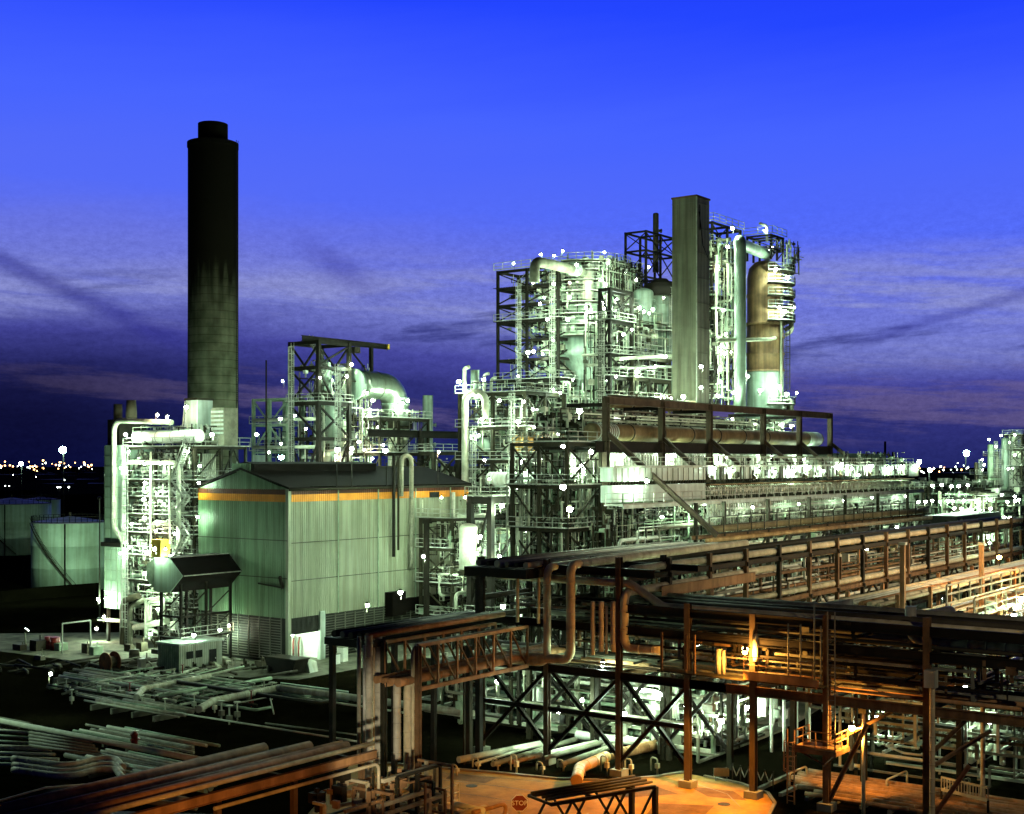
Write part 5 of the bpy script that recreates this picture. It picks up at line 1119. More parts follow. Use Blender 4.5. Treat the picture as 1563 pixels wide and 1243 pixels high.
# big braced bay left of the centre: crossed struts between the posts
for i,(a,b_) in enumerate(((7,6),(6,5),(5,4))):
    va, vb = cvs[a], cvs[b_]
    for k,u in enumerate((CU0+.12,CU1-.12)):
        MB().ibeam((u,va,1.0),(u,vb,7.2),.28,.28,.04).build('brace', 'dark_steel', cr); MB().ibeam((u+.3,vb,1.0),(u+.3,va,7.2),.28,.28,.04).build('brace', 'dark_steel' , cr)
    MB().ibeam((CU0+.05,va,4.2),(CU0+.05,vb,4.2),.28,.36,.04).build('beam','dark_steel',cr)
def cpipe(label, x0, x1, z, r, m='pipe_cream', u=CU0+1, seam=0, group=None, dz=0, n=12):
    return pipe(label, [(u,VV(x0,u),z),(u,VV(x1,u),z+dz)], r, m, group, n, seam)
# the long pipe along the top with its double bend
u = CU0+.6; vv = lambda x: VV(x,u)
zB = onu(1020,927,u).z; zU = onu(900,887,u).z
pipe('thick pale pipe along the rack top that steps up in a double bend', [(u,vv(1640),zB-.1),(u,vv(1012),zB),(u,vv(962),zU),(u,vv(760),zU)], .30, 'pipe_cream', n=14, bend=1.2)
for i in range(3): cpipe(f'dark pipe lying on the upper tier of the cross rack, {nth(i)} behind the front pipe', 1640, 960, 12.75, R.uniform(.16,.34), R.choice(('mid_steel','dark_vessel','grey_pipe')), CU0+1.7+i*1.9)
for i in range(4): cpipe(f'grey pipe on the middle tier of the cross rack, {nth(i)} from the front', 1640, 760+R.uniform(0,200), 11.25, R.uniform(.12,.30), R.choice(('mid_steel','dark_vessel','grey_pipe','mid_steel')), CU0+.5+i*1.6)
for i in range(4): cpipe(f'pipe on the lowest tier of the cross rack, {nth(i)} from the front', 1640, 740+R.uniform(0,230), 7.95, R.uniform(.12,.32), R.choice(('pipe_brown','mid_steel','grey_pipe','pipe_brown')), CU0+.5+i*1.6)
pipe('grey banded pipe with an elbow dropping from the right rack', [(CU0+2,VV(1640,CU0+2),11.4),(CU0+2,VV(1390,CU0+2),11.4),(CU0+2,VV(1390,CU0+2),13.6)], .36, 'clad_pipe', seam=1.1, bend=.9, n=14)
pipe('short broad pale pipe slanting up behind the rack top', [onu(1385,950,CU1+1),onu(1450,935,CU1+6)], .5, 'clad_pipe', seam=1.2, n=14)
pipe('broad pale pipe stub lying left on the rack top', [onu(1255,927,CU1+2),onu(1300,921,CU1+2)], .32, 'clad_pipe', seam=1, n=12)
# expansion loops hanging at the centre
for i,(x,y0,y1,r,m_) in enumerate(((835,866,1012,.30,'pipe_cream'),(871,862,1008,.34,'pipe_cream'))):
    u = CU0-1.2; v = VV(x,u); za, zb = onu(x,y0,u).z, onu(x,y1,u).z
    pipe(('thick','thicker')[i]+' banded pale pipe dropping from main rack to road bridge, '+('left','right')[i]+' one', [(u+30,v+.5,za+.05),(u,v,za),(u,v,zb),(u,v+4+2*i,zb-.1)], r, m_, bend=.75, seam=1.1, n=14)
for i,(x,y0,y1,r) in enumerate(((790,862,950,.13),(822,868,952,.12),(905,918,1000,.17),(918,918,995,.2),(926,925,998,.1),(937,918,995,.26),(953,905,990,.32))):
    u = CU0-.6+.1*i; v = VV(x,u); za, zb = onu(x,y0,u).z, onu(x,y1,u).z
    pts = [(u,v,za),(u,v,zb)] if i not in (6,) else [(u+26,v+.4,za+.1),(u,v,za),(u,v,zb),(u,v-3,zb+.1)]
    pipe(('slim pale pipe hanging left of the two thick loops','short slim pale pipe between the thin one and the loops','slim pipe leftmost in the hanging cluster by the big post','banded pipe second in the hanging cluster by the big post','thin tube in the hanging cluster by the big post','banded thick pipe last in the hanging cluster left of the post','thick pale looped pipe just right of the big post')[i], pts, r, 'pipe_cream', seam=1.0 if r>.15 else 0, bend=.7)
# walkway with lamp on the rack (orange lit)
wk = thing('rack_walkway', 'brown rack walkway with railing beside the orange lamp', 'walkway', (CU0-1,VV(1200,CU0),8.3))
v0,v1 = VV(1010,CU0-.8), VV(1260,CU0-.8)
MB().box(CU0-1.5,CU0-.3,v1,v0,8.2,8.3).build('deck','mid_steel',wk)
MB().box(CU0-1.55,CU0-1.5,VV(1250,CU0-1.5),VV(1135,CU0-1.5),8.3,8.75).build('kick_plate','pipe_brown',wk)
for x in (1010,1047,1060): v=VV(x,CU0-1.3); MB().bar((CU0-1.3,v,8.2),(CU0-1.3,v,11),.14).build('post','brown_paint',wk)
MB().rail([(CU0-1.5,VV(1240,CU0-1.5),8.75),(CU0-1.5,VV(1135,CU0-1.5),8.75)],1.1,1.3,.05).build('railing','pipe_brown',wk)
for i,(x,y0,y1,r) in enumerate(((1097,990,1034,.26),(1104,993,1034,.14),(1153,968,1010,.2))):
    u=CU0-.2; pipe(('thick short orange lit pipe standing by the lamp','slim short pipe beside the thick one by the lamp','short pipe rising behind the orange lamp')[i], [(u,VV(x,u),onu(x,y1,u).z),(u,VV(x,u),onu(x,y0,u).z)], r, 'pipe_cream', n=12)
for i,x in enumerate((1203,1222,1243,1253)): u=CU0-.5; pipe(f'thin upright conduit on the right rack walkway, {nth(i)} from the lamp', [(u,VV(x,u),8.3),(u,VV(x,u),12.2 if i!=2 else 13.6)], .06, 'grey_pipe', n=6)
lamps('the brown rack walkway', [(onu(1141,992,CU0-1.2),'o')], word='small orange sodium lamp'); 
tubing(((CU0,CU1),(cvs[0],cvs[6]),(8.1,10.8)), 90, (.04,.12), ('mid_steel','dark_steel','brown_paint','grey_pipe'), vert=.25); tubing(((CU0,CU1),(cvs[0],cvs[7]),(11.4,12.5)), 40, (.04,.12), ('mid_steel','dark_steel','grey_pipe'), vert=.2)
# caged ladder and platform on the post
P = onz(1262,1236); lp = thing('ladder_platform', 'small orange lit platform and caged ladder on a rack post', 'platform', (CU0-.6,cvs[2],3.4))
zp = onu(1262,1143,CU0-.8).z; v = cvs[2]
MB().box(CU0-1.6,CU0+.7,v-1.3,v+1.6,zp-.3,zp).build('deck','brown_paint',lp); MB().rail([(CU0+.6,v+1.5,zp),(CU0-1.5,v+1.5,zp),(CU0-1.5,v-1.2,zp),(CU0+.6,v-1.2,zp)],1.15,1,.06).build('railing','pipe_brown',lp)
MB().bar((CU0-.2,v-.1,zp-1.3),(CU0-1.4,v+1.2,zp-.3),.12).bar((CU0-.2,v+.1,zp-1.3),(CU0-1.4,v-1.1,zp-.3),.12).build('bracket','brown_paint',lp)
MB().ladder((CU0-1.0,v+2.1,.3), zp, (-1,0,0), True).build('ladder','pipe_brown',lp); MB().ladder((CU0-.7,v-.6,zp), 12.2, (-1,0,0), False).build('ladder','grey_pipe',lp)
P = onz(1318,1242,0); lpst = thing('lamp_post', 'pale lamp post standing among the orange pipes', 'lamp post', (P.x,P.y,0))
zl = at(1318,1088,depth(P)).z
MB().cyl((P.x,P.y,0),(P.x,P.y,zl),.13,.11,12).build('pole','pipe_cream',lpst); MB().bar((P.x,P.y,zl-1),(P.x-.2,P.y+.75,zl-1.1),.08).build('arm','pipe_cream',lpst); MB().box(P.x-.25,P.x+.25,P.y-.25,P.y+.25,zl,zl+.3).build('junction_box','mid_steel',lpst)
# clad pipe up the right hand post
u=CU0-.55; pipe('banded pale pipe clamped up the big right post', [(u,VV(1423,u),.2),(u,VV(1423,u),onu(1420,1050,u).z)], .17, 'pipe_cream', seam=.8, n=12)
MB_=MB(); P=onu(1421,1035,u); MB_.box(P.x-.3,P.x+.3,P.y-.35,P.y+.35,P.z-.6,P.z+.5); solo(MB_,'junction_box','grey_cladding','grey box at the top of the banded pipe on the right post','junction box')
u=CU1-.5; pipe('banded pale pipe up the farther right post', [(u,VV(1500,u),.5),(u,VV(1500,u),7)], .15, 'pipe_cream', seam=.8, n=12)
for i,(x,y0,x2,y2) in enumerate(((1350,1137,1390,1106),(1350,1140,1440,1158))): pass
gz_ = lambda x,y,z=1.0: onz(x,y,z)
pipe('slim pale pipe bent into a sharp angle behind the lamp post', [gz_(1388,1115,2.2),gz_(1352,1138,2.2),gz_(1380,1150,2.2),gz_(1440,1157,2.2)], .09, 'galvanised_steel', n=8)
for i in range(9):
    uu = 83.2+i*.75; pipe(f'orange lit pipe lying on sleepers at the lower right, {nth(i)} row from the road', [(uu,VV(1205+R.uniform(0,60),uu),.55),(uu,VV(1640,uu),.55)], R.uniform(.11,.24), R.choice(('pipe_brown','pipe_brown','brown_paint','rust')), None, 10, seam=2.5)
sl_ = MB()
for k in range(12): v = 40-k*1.9; sl_.box(83,90.5,v,v+.25,.12,.36)
tag(sl_.build('pipe_sleeper','concrete_pale'), 'row of low concrete sleepers under the orange lit pipes', 'sleepers', kind='stuff')
for i,(x,y,L) in enumerate(((1353,1215,2.6),(1440,1230,3.4),(1205,1205,2))):
    P=onz(x,y); hr = MB(); hr.tube([(P.x,P.y,.2),(P.x,P.y,1.1),(P.x+L,P.y-L*.2,1.3),(P.x+L,P.y-L*.2,.3)],.07,8,.2); solo(hr,'guard_rail','pipe_cream',('short','long','small')[i]+' bent guard rail over the orange pipes, '+('behind the lamp post','at the lower right edge','beside the kerb')[i],'guard rail')
rk_ = thing('cable_tray_stand', 'low slatted cable tray stand behind the right post', 'stand', onz(1480,1200)); P=onz(1437,1205,1.4); Q=onz(1508,1222,1.4)
q=MB(); q.bar(P,Q,.12,.2); q.bar(P+V((0,0,.8)),Q+V((0,0,.8)),.12,.12)
for k in range(17): c=P.lerp(Q,k/16); q.bar(c,c+V((0,0,.8)),.06)
q.build('slats','pipe_cream',rk_)
for c in (P,Q): MB().bar((c.x,c.y,0),(c.x,c.y,c.z),.12).build('leg','mid_steel',rk_)
P=onz(1540,1130); bl=thing('concrete_block','pale concrete plinth in the dark right corner','plinth',(P.x,P.y,0)); MB().box(P.x,P.x+2,P.y-1.4,P.y+1.6,0,3.2).build('block','concrete_pale',bl); MB().box(P.x-.1,P.x+2.1,P.y-1.5,P.y+1.7,3.2,3.45).build('cap','grey_cladding',bl)
# ---------------------------------------------------------------- main rack running away to the right (along u)
RV0, RV1 = 50.0, 56.5
mu = [88.5+i*6.6 for i in range(16)]
mr = thing('main_rack', 'long multi tier pipe rack running away to the right', 'pipe rack', (mu[0],RV0,0))
for i,u in enumerate(mu):
    MB().bar((u,RV0,0),(u,RV0,15.6),.36).build('post','brown_paint' if i%3 else 'mid_steel',mr); MB().bar((u,RV1,0),(u,RV1,15.3),.34).build('post','dark_steel',mr)
    if i%2==0: MB().bar((u,RV0+.2,8),(u+3.3,RV0+.2,10.6),.18).build('brace','mid_steel',mr); MB().bar((u+6.6,RV0+.2,8),(u+3.3,RV0+.2,10.6),.18).build('brace','mid_steel',mr)
    for z in (7.6,10.8,14.6): MB().bar((u+.01,RV0-.3,z-.3),(u+.01,RV1+.2,z-.3),.28,.4).build('beam','mid_steel',mr)
for z,m_ in ((14.4,'mid_steel'),(10.6,'brown_paint'),(7.4,'brown_paint')): MB().ibeam((mu[0]-6,RV0-.05,z),(mu[-1]+1,RV0-.05,z),.28,.42).build('girder',m_,mr)
for i in (0,2,5):
    v=RV0+.4+i*.78; pipe(f'pipe on the top tier of the main rack, {nth(i)} from the near side', [(mu[0]-R.uniform(2,6),v,15.0),(mu[-1]+3,v,15.0)], (.30,.2,.16,.26,.14,.3,.2,.16)[i], ('pipe_cream','grey_pipe','mid_steel','clad_pipe','grey_pipe','mid_steel','pale_pipe','grey_pipe')[i], None, 10, seam=3 if i==0 else 0)
for i in (0,1,3,5):
    v=RV0+.3+i*.9; pipe(f'pipe on the middle tier of the main rack, {nth(i)} from the near side', [(mu[0]+R.uniform(0,14),v,11.15),(mu[-1]+3,v,11.15)], (.26,.12,.18,.3,.15,.2,.24)[i], ('pipe_cream','pale_pipe','grey_pipe','pipe_brown','grey_pipe','mid_steel','green_grey')[i], None, 10)
for i in (0,2,3,5):
    v=RV0+.3+i*.9; pipe(f'pipe on the lowest tier of the main rack, {nth(i)} from the near side', [(mu[0]+R.uniform(0,10),v,7.9),(mu[-1]+3,v,7.9)], (.2,.28,.14,.22,.16,.3,.18)[i], ('pipe_brown','grey_pipe','pale_pipe','green_grey','pipe_brown','grey_pipe','mid_steel')[i], None, 10)
bxr=((mu[0],mu[-1]),(RV0+.2,RV1),(8.2,14.2)); tubing(bxr,230,(.04,.13),('grey_pipe','mid_steel','pale_pipe','brown_paint'),vert=.4); tangle('the main pipe rack',bxr,22,(.08,.22),('pale_pipe','grey_pipe','pipe_brown'))
tubing(((mu[0],mu[-1]),(RV0,RV1),(.2,7)),260,(.05,.16),('grey_pipe','mid_steel','pale_pipe','green_grey')); tangle('the ground level under the main rack',((mu[0],mu[-1]),(RV0+3,RV1+4),(.3,6.5)),18,(.1,.3),('pale_pipe','grey_pipe','green_grey'))
# dark pipe deck coming forward at the centre (top tier toward the hall)
cdk = thing('pipe_deck', 'dark top deck of pipes turning forward at the centre', 'pipe rack', (CU0,58,15))
MB().box(mu[0]-9,mu[0]+18,RV1+.6,RV1+6.5,14.2,14.9).build('deck','dark_steel',cdk)
for i in range(3): MB().bar((mu[0]-8+i*12,RV1+5.8,0),(mu[0]-8+i*12,RV1+5.8,14.3),.45).build('post','dark_steel',cdk)
for i in range(6): pipe(f'pipe lying on the dark centre deck, {nth(i)} from the near edge', [(mu[0]-8.5,RV1+1+i*.9,15.2),(mu[0]+18+R.uniform(0,12),RV1+1+i*.9,15.2)], R.uniform(.12,.28), ('clad_pipe','mid_steel','grey_pipe','pale_pipe','mid_steel','grey_pipe')[i])
brown = MB(); brown.ibeam((mu[0]-2,RV0-.5,13.2),(mu[0]+14,RV0-.5,13.2),.3,.8); solo(brown,'cable_tray','pipe_brown','pale brown cable tray under the centre deck','cable tray')
# nearer right-hand racks, orange lit
QV=[40.0,44.5]
qu=[UU(1370,40),UU(1420,40),UU(1450,40),UU(1500,40),UU(1548,40),UU(1600,40)]
qr=thing('side_pipe_rack','lower orange lit pipe rack at the far right','pipe rack',(qu[0],40,0))
for u in qu:
    for v in QV: MB().bar((u,v,0),(u,v,11.6),.32).build('post','pipe_brown',qr)
    MB().bar((u,QV[0],10.6),(u,QV[1],10.6),.3,.35).build('beam','brown_paint',qr); MB().bar((u,QV[0],7.4),(u,QV[1],7.4),.3,.35).build('beam','brown_paint',qr)
for i in range(6): pipe(f'cream pipe on the far right orange rack, {nth(i)} on its upper tier', [(qu[0]-4,QV[0]+.2+i*.75,11),(qu[-1]+8,QV[0]+.2+i*.75,11)], R.uniform(.13,.26), R.choice(('pipe_cream','pipe_brown','pale_pipe')))
for i in range(5): pipe(f'cream pipe on the far right orange rack, {nth(i)} on its lower tier', [(qu[0]-4,QV[0]+.3+i*.85,7.8),(qu[-1]+8,QV[0]+.3+i*.85,7.8)], R.uniform(.12,.24), R.choice(('pipe_cream','pipe_brown','pale_pipe')))
for i,x in enumerate((1378,1498)):
    P=onv(x,870,39.5); pc2=thing('pipe_riser_box',('pale','second pale')[i]+' slim upright brown duct on the orange rack, '+('nearer','farther')[i],'duct',(P.x,39.5,0)); MB().box(P.x-.2,P.x+.2,39.3,39.7,0,onv(x,830,39.5).z).build('casing','pipe_brown',pc2); MB().box(P.x-.26,P.x+.26,39.2,39.8,onv(x,832,39.5).z,onv(x,828,39.5).z).build('cap','pale_pipe',pc2)
for i,(x0,y0,x1,y1) in enumerate(((1445,905,1555,865),(1460,925,1555,893))):
    P=onv(x0,y0,36); fr_=thing('handrail_fence',('upper','lower')[i]+' orange lit handrail pipe run at the right edge','handrail',(P.x,36-i,0)); MB().rail([(P.x,36-i*1.5,P.z-1),(P.x+38,36-i*1.5,P.z-1)],1.6,3,.14).build('rail','pipe_cream',fr_)
    for k in range(5): MB().bar((P.x+k*8,36-i*1.5,0),(P.x+k*8,36-i*1.5,P.z-1),.2).build('post','pipe_brown',fr_)
tubing(((qu[0],qu[-1]+10),(32,44),(.3,10)),260,(.05,.15),('pale_pipe','pipe_brown','grey_pipe','galvanised_steel')); tangle('the orange rack at the far right',((qu[0],qu[-1]),(34,44),(.5,7)),14,(.1,.25),('pale_pipe','pipe_cream','grey_pipe'))
lamps('the far right orange rack', [(onv(1562,915,34),'l'),(onv(1545,940,33),'m'),(onz(1440,915,2),'m'),(onz(1520,965,2.5),'m')])
lamps('the far right orange rack', [(V((qu[2]+2,QV[0]-4,14)),'o'),(V((qu[4],QV[0]-3,13)),'o')], word='orange sodium lamp', group='sodium lamps on the far right orange rack')
P=onz(1533,968,0); column_vessel('small white tank with a blue band in the bright right plot',(P.x,P.y),0,4,1.1,'white_paint',ladder=False); q=MB(); q.cyl((P.x,P.y,1.2),(P.x,P.y,2.4),1.13,None,24); solo(q,'tank_band','blue_paint','blue band wrapped round the small white tank','band')
# ---------------------------------------------------------------- left foreground bridge and its pipe bundle
bv=57.4; bu0,bu1=UU(638,bv),UU(805,bv)
br_=thing('truss_bridge','brown lattice truss pipe bridge over the road','pipe bridge',(bu0,bv,0)); zt0,zb0=10.6,7.65
for vv_ in (bv,bv+3): 
    MB().bar((bu0,vv_,zt0),(bu1,vv_,zt0),.2,.24).build('top_chord','pipe_brown',br_); MB().bar((bu0,vv_,zb0),(bu1,vv_,zb0),.22,.28).build('bottom_chord','pipe_brown',br_)
    n=6
    for i in range(n+1):
        u=bu0+(bu1-bu0)*i/n; MB().bar((u,vv_,zb0),(u,vv_,zt0),.14).build('upright','pipe_brown',br_)
        if i<n: MB().bar((u,vv_+.05,zt0),(u+(bu1-bu0)/n,vv_+.05,zb0),.11).build('diagonal','brown_paint',br_)
MB().ibeam((bu0-.1,bv-.1,0),(bu0-.1,bv-.1,zt0),.34,.34,.05).build('post','brown_paint',br_); MB().ibeam((bu0-.1,bv+3,0),(bu0-.1,bv+3,zt0),.34,.34,.05).build('post','mid_steel',br_)
for i in range(4): pipe(f'orange lit pipe inside the truss bridge, {nth(i)} from the near side', [(bu0-1.5,bv+.5+i*.65,8.25),(bu1+6,bv+.5+i*.65,8.25)], (.3,.22,.18,.26)[i], 'pipe_brown', None, 12, seam=1.2)
dk=thing('pipe_bridge','dark upper pipe deck left of the truss bridge','pipe bridge',(UU(560,61),61,0))
d0,d1=UU(560,60.5),UU(745,60.5)
MB().box(d0,d1,60.6,64.5,10.3,10.8).build('deck','dark_steel',dk)
for u in (d0+.5,d0+7,d1-2): MB().bar((u,64.2,0),(u,64.2,10.4),.35).build('post','dark_steel',dk)
pipe('rust brown pipe along the near edge of the dark pipe deck', [(d0,60.5,11.2),(d1+2,60.5,11.2)], .2, 'pipe_brown')
for i in range(4): pipe(f'dark pipe on the dark pipe deck, {nth(i)} behind the brown one', [(d0,61.2+i*.8,11.1),(d1+2,61.2+i*.8,11.1)], .24, ('mid_steel','dark_vessel','grey_pipe','mid_steel')[i])
for i,(x,r,m_,y0,y1) in enumerate(((548,.14,'grey_pipe',972,1160),(556,.1,'galvanised_steel',985,1150),(563,.28,'clad_pipe',970,1240),(570,.1,'pipe_cream',975,1240),(577,.3,'clad_pipe',970,1165),(585,.16,'pipe_cream',972,1240))):
    v=60+.25*i; P=onv(x,y0,v); Q=onv(x,y1,v); pipe(('outermost grey','thin bright','thick banded','thin cream','second thick banded','slim cream rightmost')[i]+' upright pipe in the bundle at the left bridge end', [(P.x,v,max(Q.z,.2)),(P.x,v,P.z)], r, m_, seam=1.0 if r>.2 else 0, n=12)
pts=[(606,1045,1160,.27,'clad_pipe'),(622,1040,1192,.27,'pipe_cream'),(630,985,1205,.12,'pipe_cream')]
for i,(x,y0,y1,r,m_) in enumerate(pts):
    v=58.2-.2*i; P=onv(x,y0,v); Q=onv(x,y1,v)
    pt=[(P.x,v,max(Q.z,.3)),(P.x,v,P.z)] if i==0 else [(P.x-6,v+1.0,max(Q.z,.4)),(P.x,v,max(Q.z,.4)),(P.x,v,P.z),(P.x+(8 if i==1 else 12),v+.2,P.z)]
    pipe(('grey banded upright pipe behind the cream elbow pipe','thick cream banded pipe bending at top and foot beside the bridge post','slim cream pipe bending over beside the bridge post')[i], pt, r, m_, seam=1.0 if r>.2 else 0, n=12, bend=.7)
col_=MB(); P=onz(716,1165); col_.bar((P.x,P.y,0),(P.x,P.y,9),.4); col_.bar((P.x-.6,P.y,0),(P.x-.6,P.y,9),.14); solo(col_,'rack_column','mid_steel','pale edged rack column under the truss bridge','column')
# brown rack at the bottom left edge
fv=53.0; e0,e1=30.0,UU(478,fv)
fr2=thing('low_pipe_rack','low brown pipe rack running out of the picture bottom left','pipe rack',(e1,fv,0))
for z in (5.6,):
    MB().ibeam((e0,fv-.3,z),(e1+5,fv-.3,z),.3,.5).build('girder','pipe_brown',fr2)
    MB().ibeam((e0,fv+4.2,z),(e1+3,fv+4.2,z),.3,.5).build('girder','brown_paint',fr2)
for k in range(5): MB().bar((e1+4-k*5.5,fv,0),(e1+4-k*5.5,fv,5.6),.3).build('post','brown_paint',fr2); MB().bar((e1+4-k*5.5,fv,5.3),(e1+4-k*5.5,fv+4.2,5.3),.3).build('beam','brown_paint',fr2)
for i,(o,r,m_,e) in enumerate(((0,.14,'pipe_cream',5),(.7,.30,'pipe_brown',3.5),(1.6,.16,'pipe_brown',4),(2.3,.36,'pipe_brown',2),(3.2,.12,'mid_steel',1),(4.0,.40,'pipe_brown',0),(4.9,.08,'pipe_cream',-8))):
    pipe(f'brown lit pipe on the bottom left rack, {nth(i)} from the near side', [(e0,fv+o,6.2),(e1+e,fv+o,6.2)], r, m_, None, 12)
pipe('cream pipe hooping down at the end of the bottom left rack', [(e1-8,fv-.9,5.2),(e1+4.5,fv-.9,5.2),(e1+4.5,fv-.9,.3)], .1, 'pipe_cream', bend=.4); tubing(((e1-2,e1+9),(fv-3,fv+1),(.3,4.6)),45,(.05,.12),('pipe_cream','pipe_brown','mid_steel'))
# handrail and low roof at the bottom left corner
hrl=thing('access_platform','dark access platform with cream handrails at the bottom left corner','platform',onz(60,1300,4))
P=onz(-30,1258,5.4); Q=onz(165,1208,5.4); d=(Q-P).normalized()
MB().rail([P-V((0,0,1.0)),Q-V((0,0,1.0))],1.1,1.1,.06).build('railing','pipe_cream',hrl); MB().prism([P-V((0,0,1.05)),Q-V((0,0,1.05)),Q+V((3,-5,-1.05)),P+V((3,-5,-1.05))],(0,0,-.2)).build('deck','dark_steel',hrl)
for c in (P,P.lerp(Q,.5),Q): MB().bar((c.x,c.y,0),(c.x,c.y,c.z-1.2),.2).build('leg','dark_steel',hrl)
rf=thing('low_shelter','black roofed low shelter at the bottom left','shelter',onz(70,1200)); A,B_=onz(-40,1235,3.6),onz(70,1204,3.9); C_=onz(172,1196,3.4)
MB().prism([A,B_,C_,C_+V((-3,-3,-.2)),A+V((-3,-3,-.2))],(0,0,-.15)).build('roof','roof_sheet',rf); q=MB(); q.bar(A+V((0,0,.06)),B_+V((0,0,.06)),.09); q.bar(B_+V((0,0,.06)),C_+V((0,0,.06)),.09); q.build('edge_trim','pipe_cream',rf); MB().box(B_.x-2,B_.x+2,B_.y-2,B_.y+1,0,3.3).build('wall','dark_steel',rf)
# ground pipes of the dark field at the left
def gp(label, xy, z, r, m='clad_pipe', **k):
    pipe(label, [onz(x,y,z) for x,y in xy], r, m, None, 12, **k)
    a=V(onz(*xy[0],z)); b_=V(onz(*xy[-1],z))
gp('long straight pale pipe crossing the dark field at the lower left', [(-40,1093),(378,1174)], 1.0, .24, 'pale_pipe')
gp('banded pale pipe bending down at the left in the dark field', [(303,1083),(325,1070),(425,1050)], 1.2, .33, 'clad_pipe', seam=1.0, bend=1)
gp('banded pale pipe on a low sheeted wall running to the rack', [(425,1050),(545,1066),(725,1090)], 1.3, .33, 'clad_pipe', seam=1.0)
gp('dull pale pipe with bend in front of the hall yard', [(208,1065),(218,1052),(320,1032)], 1.0, .3, 'clad_pipe', seam=1.0, bend=1)
gp('thin bright pipe crossing the dark field to the rack', [(268,1088),(345,1098),(545,1132)], .7, .08, 'pale_pipe'); gp('thin dim pipe behind the thin bright one', [(405,1104),(545,1122)], .6, .07, 'grey_pipe'); gp('thin pale pipe near the hall in the dark field', [(358,1074),(412,1064),(418,1090)], .9, .06, 'pale_pipe')
P,Q=onz(428,1058),onz(532,1072); w_=MB(); w_.prism([P,Q,Q+V((.3,.3,0)),P+V((.3,.3,0))],(0,0,1.0)); solo(w_,'low_wall','tank_shell','low pale sheeted wall under the banded pipe','low wall')
for i in range(14):
    x=95+i*14; y=1060-i*1.5+R.uniform(-3,3); gp(f'dull pipe in the ground pipe bed before the boiler tower, {nth(i)} from the left', [(x,y),(x+95,y-22-R.uniform(0,6))], .5, R.uniform(.08,.16), R.choice(('grey_pipe','green_grey','mid_steel')))
for i in range(8):
    y=1195+i*8; gp(f'grey green pipe in the lower left ground bed, {nth(i)} from the back', [(200+i*4,1172+i*7.5),(330+i*6-i*14,1195+i*7)] if i<5 else [(170,y-35),(300,y-18)], .6, R.uniform(.14,.3), R.choice(('green_grey','grey_pipe','clad_pipe')))
for i in range(7):
    gp(f'pale pipe in the bed at the left picture edge, {nth(i)} from the back', [(-30,1112+i*9),(60+i*6,1120+i*8)], .6, R.uniform(.1,.22), R.choice(('pale_pipe','clad_pipe','green_grey')))
for i,(o,r) in enumerate(((0,.24),(9,.2),(17,.24))): gp(f'fat pale pipe with a bend at the lower left, {nth(i)} of three', [(20,1158+o),(105,1170+o),(172,1152+o*.9),(188,1172+o)], .9, r, 'clad_pipe', seam=1.1, bend=1.2)
for i in range(5): gp(f'row pipe on low rails near the left edge, {nth(i)} from the back', [(45,1118+i*5),(140+i*4,1134+i*5)], .8, .12, 'grey_pipe')
P=onz(205,1152); hy=thing('fire_hydrant','red hydrant standing beside the long pale pipe','hydrant',(P.x,P.y,0)); MB().rev((P.x,P.y,0),[(.32,0),(.26,.1),(.26,1.5),(.32,1.52),(.32,1.65),(.2,1.8)],14).build('barrel','red_paint',hy); MB().cyl((P.x-.4,P.y-.1,1.2),(P.x+.4,P.y-.1,1.2),.12,None,10).build('outlet','red_paint',hy); MB().box(P.x-.1,P.x+.7,P.y-.05,P.y+.05,1.8,1.88).build('handle','white_paint',hy)
for i,(x,y) in enumerate(((338,1098),(350,1106),(362,1100),(403,1064),(415,1068))):
    P=onz(x,y); vs_=thing('valve_stand',f'pale valve spindle standing in the dark field, {nth(i)} from the left','valve',(P.x,P.y,0),'valve stands in the dark field'); MB().bar((P.x,P.y,0),(P.x,P.y,1.6),.1).build('stem','pale_pipe',vs_); q=MB(); q.rev((P.x,P.y,1.6),[(.3,0),(.34,.04),(.3,.08)],12); q.build('handwheel','pale_pipe',vs_); MB().box(P.x-.2,P.x+.2,P.y-.2,P.y+.2,.3,.8).build('body','grey_pipe',vs_)
lamps('the ground pipe bed at the lower left', [(onz(75,1030,4),'s')])
# ground pipes and yard behind the road, centre
for i in range(9):
    x=775+i*26; gp(f'pipe on the ground behind the road kerb, {nth(i)} from the left', [(x-75,1168-R.uniform(0,12)),(x+R.uniform(30,70),1120+R.uniform(0,14))], .6, R.uniform(.1,.26), R.choice(('pipe_brown','clad_pipe','grey_pipe','pale_pipe')))
gp('fat yellowish pipe with an end elbow just behind the kerb', [(880,1192),(885,1172),(925,1155)], .8, .42, 'orange_vessel', bend=1, seam=1.2); gp('second fat tan pipe behind the kerb', [(945,1150),(1010,1135)], .9, .4, 'pipe_brown', seam=1.2); gp('long white pipe lying across the bright yard', [(880,1122),(990,1134)], .9, .35, 'white_paint')
for i in range(10):
    P=onz(690+i*34+R.uniform(-8,8),1172+R.uniform(0,12)); q=MB(); h=R.uniform(.7,1.5); q.tube([(P.x,P.y,0),(P.x,P.y,h),(P.x+.1,P.y+.6,h),(P.x+.1,P.y+.6,.2)],.06,8,.2); q.box(P.x-.14,P.x+.14,P.y-.14,P.y+.14,h*.4,h*.7); solo(q,'standpipe','pipe_cream','one of the small bent standpipes along the far kerb','standpipe','standpipes along the far kerb')
P=onz(640,1200); 
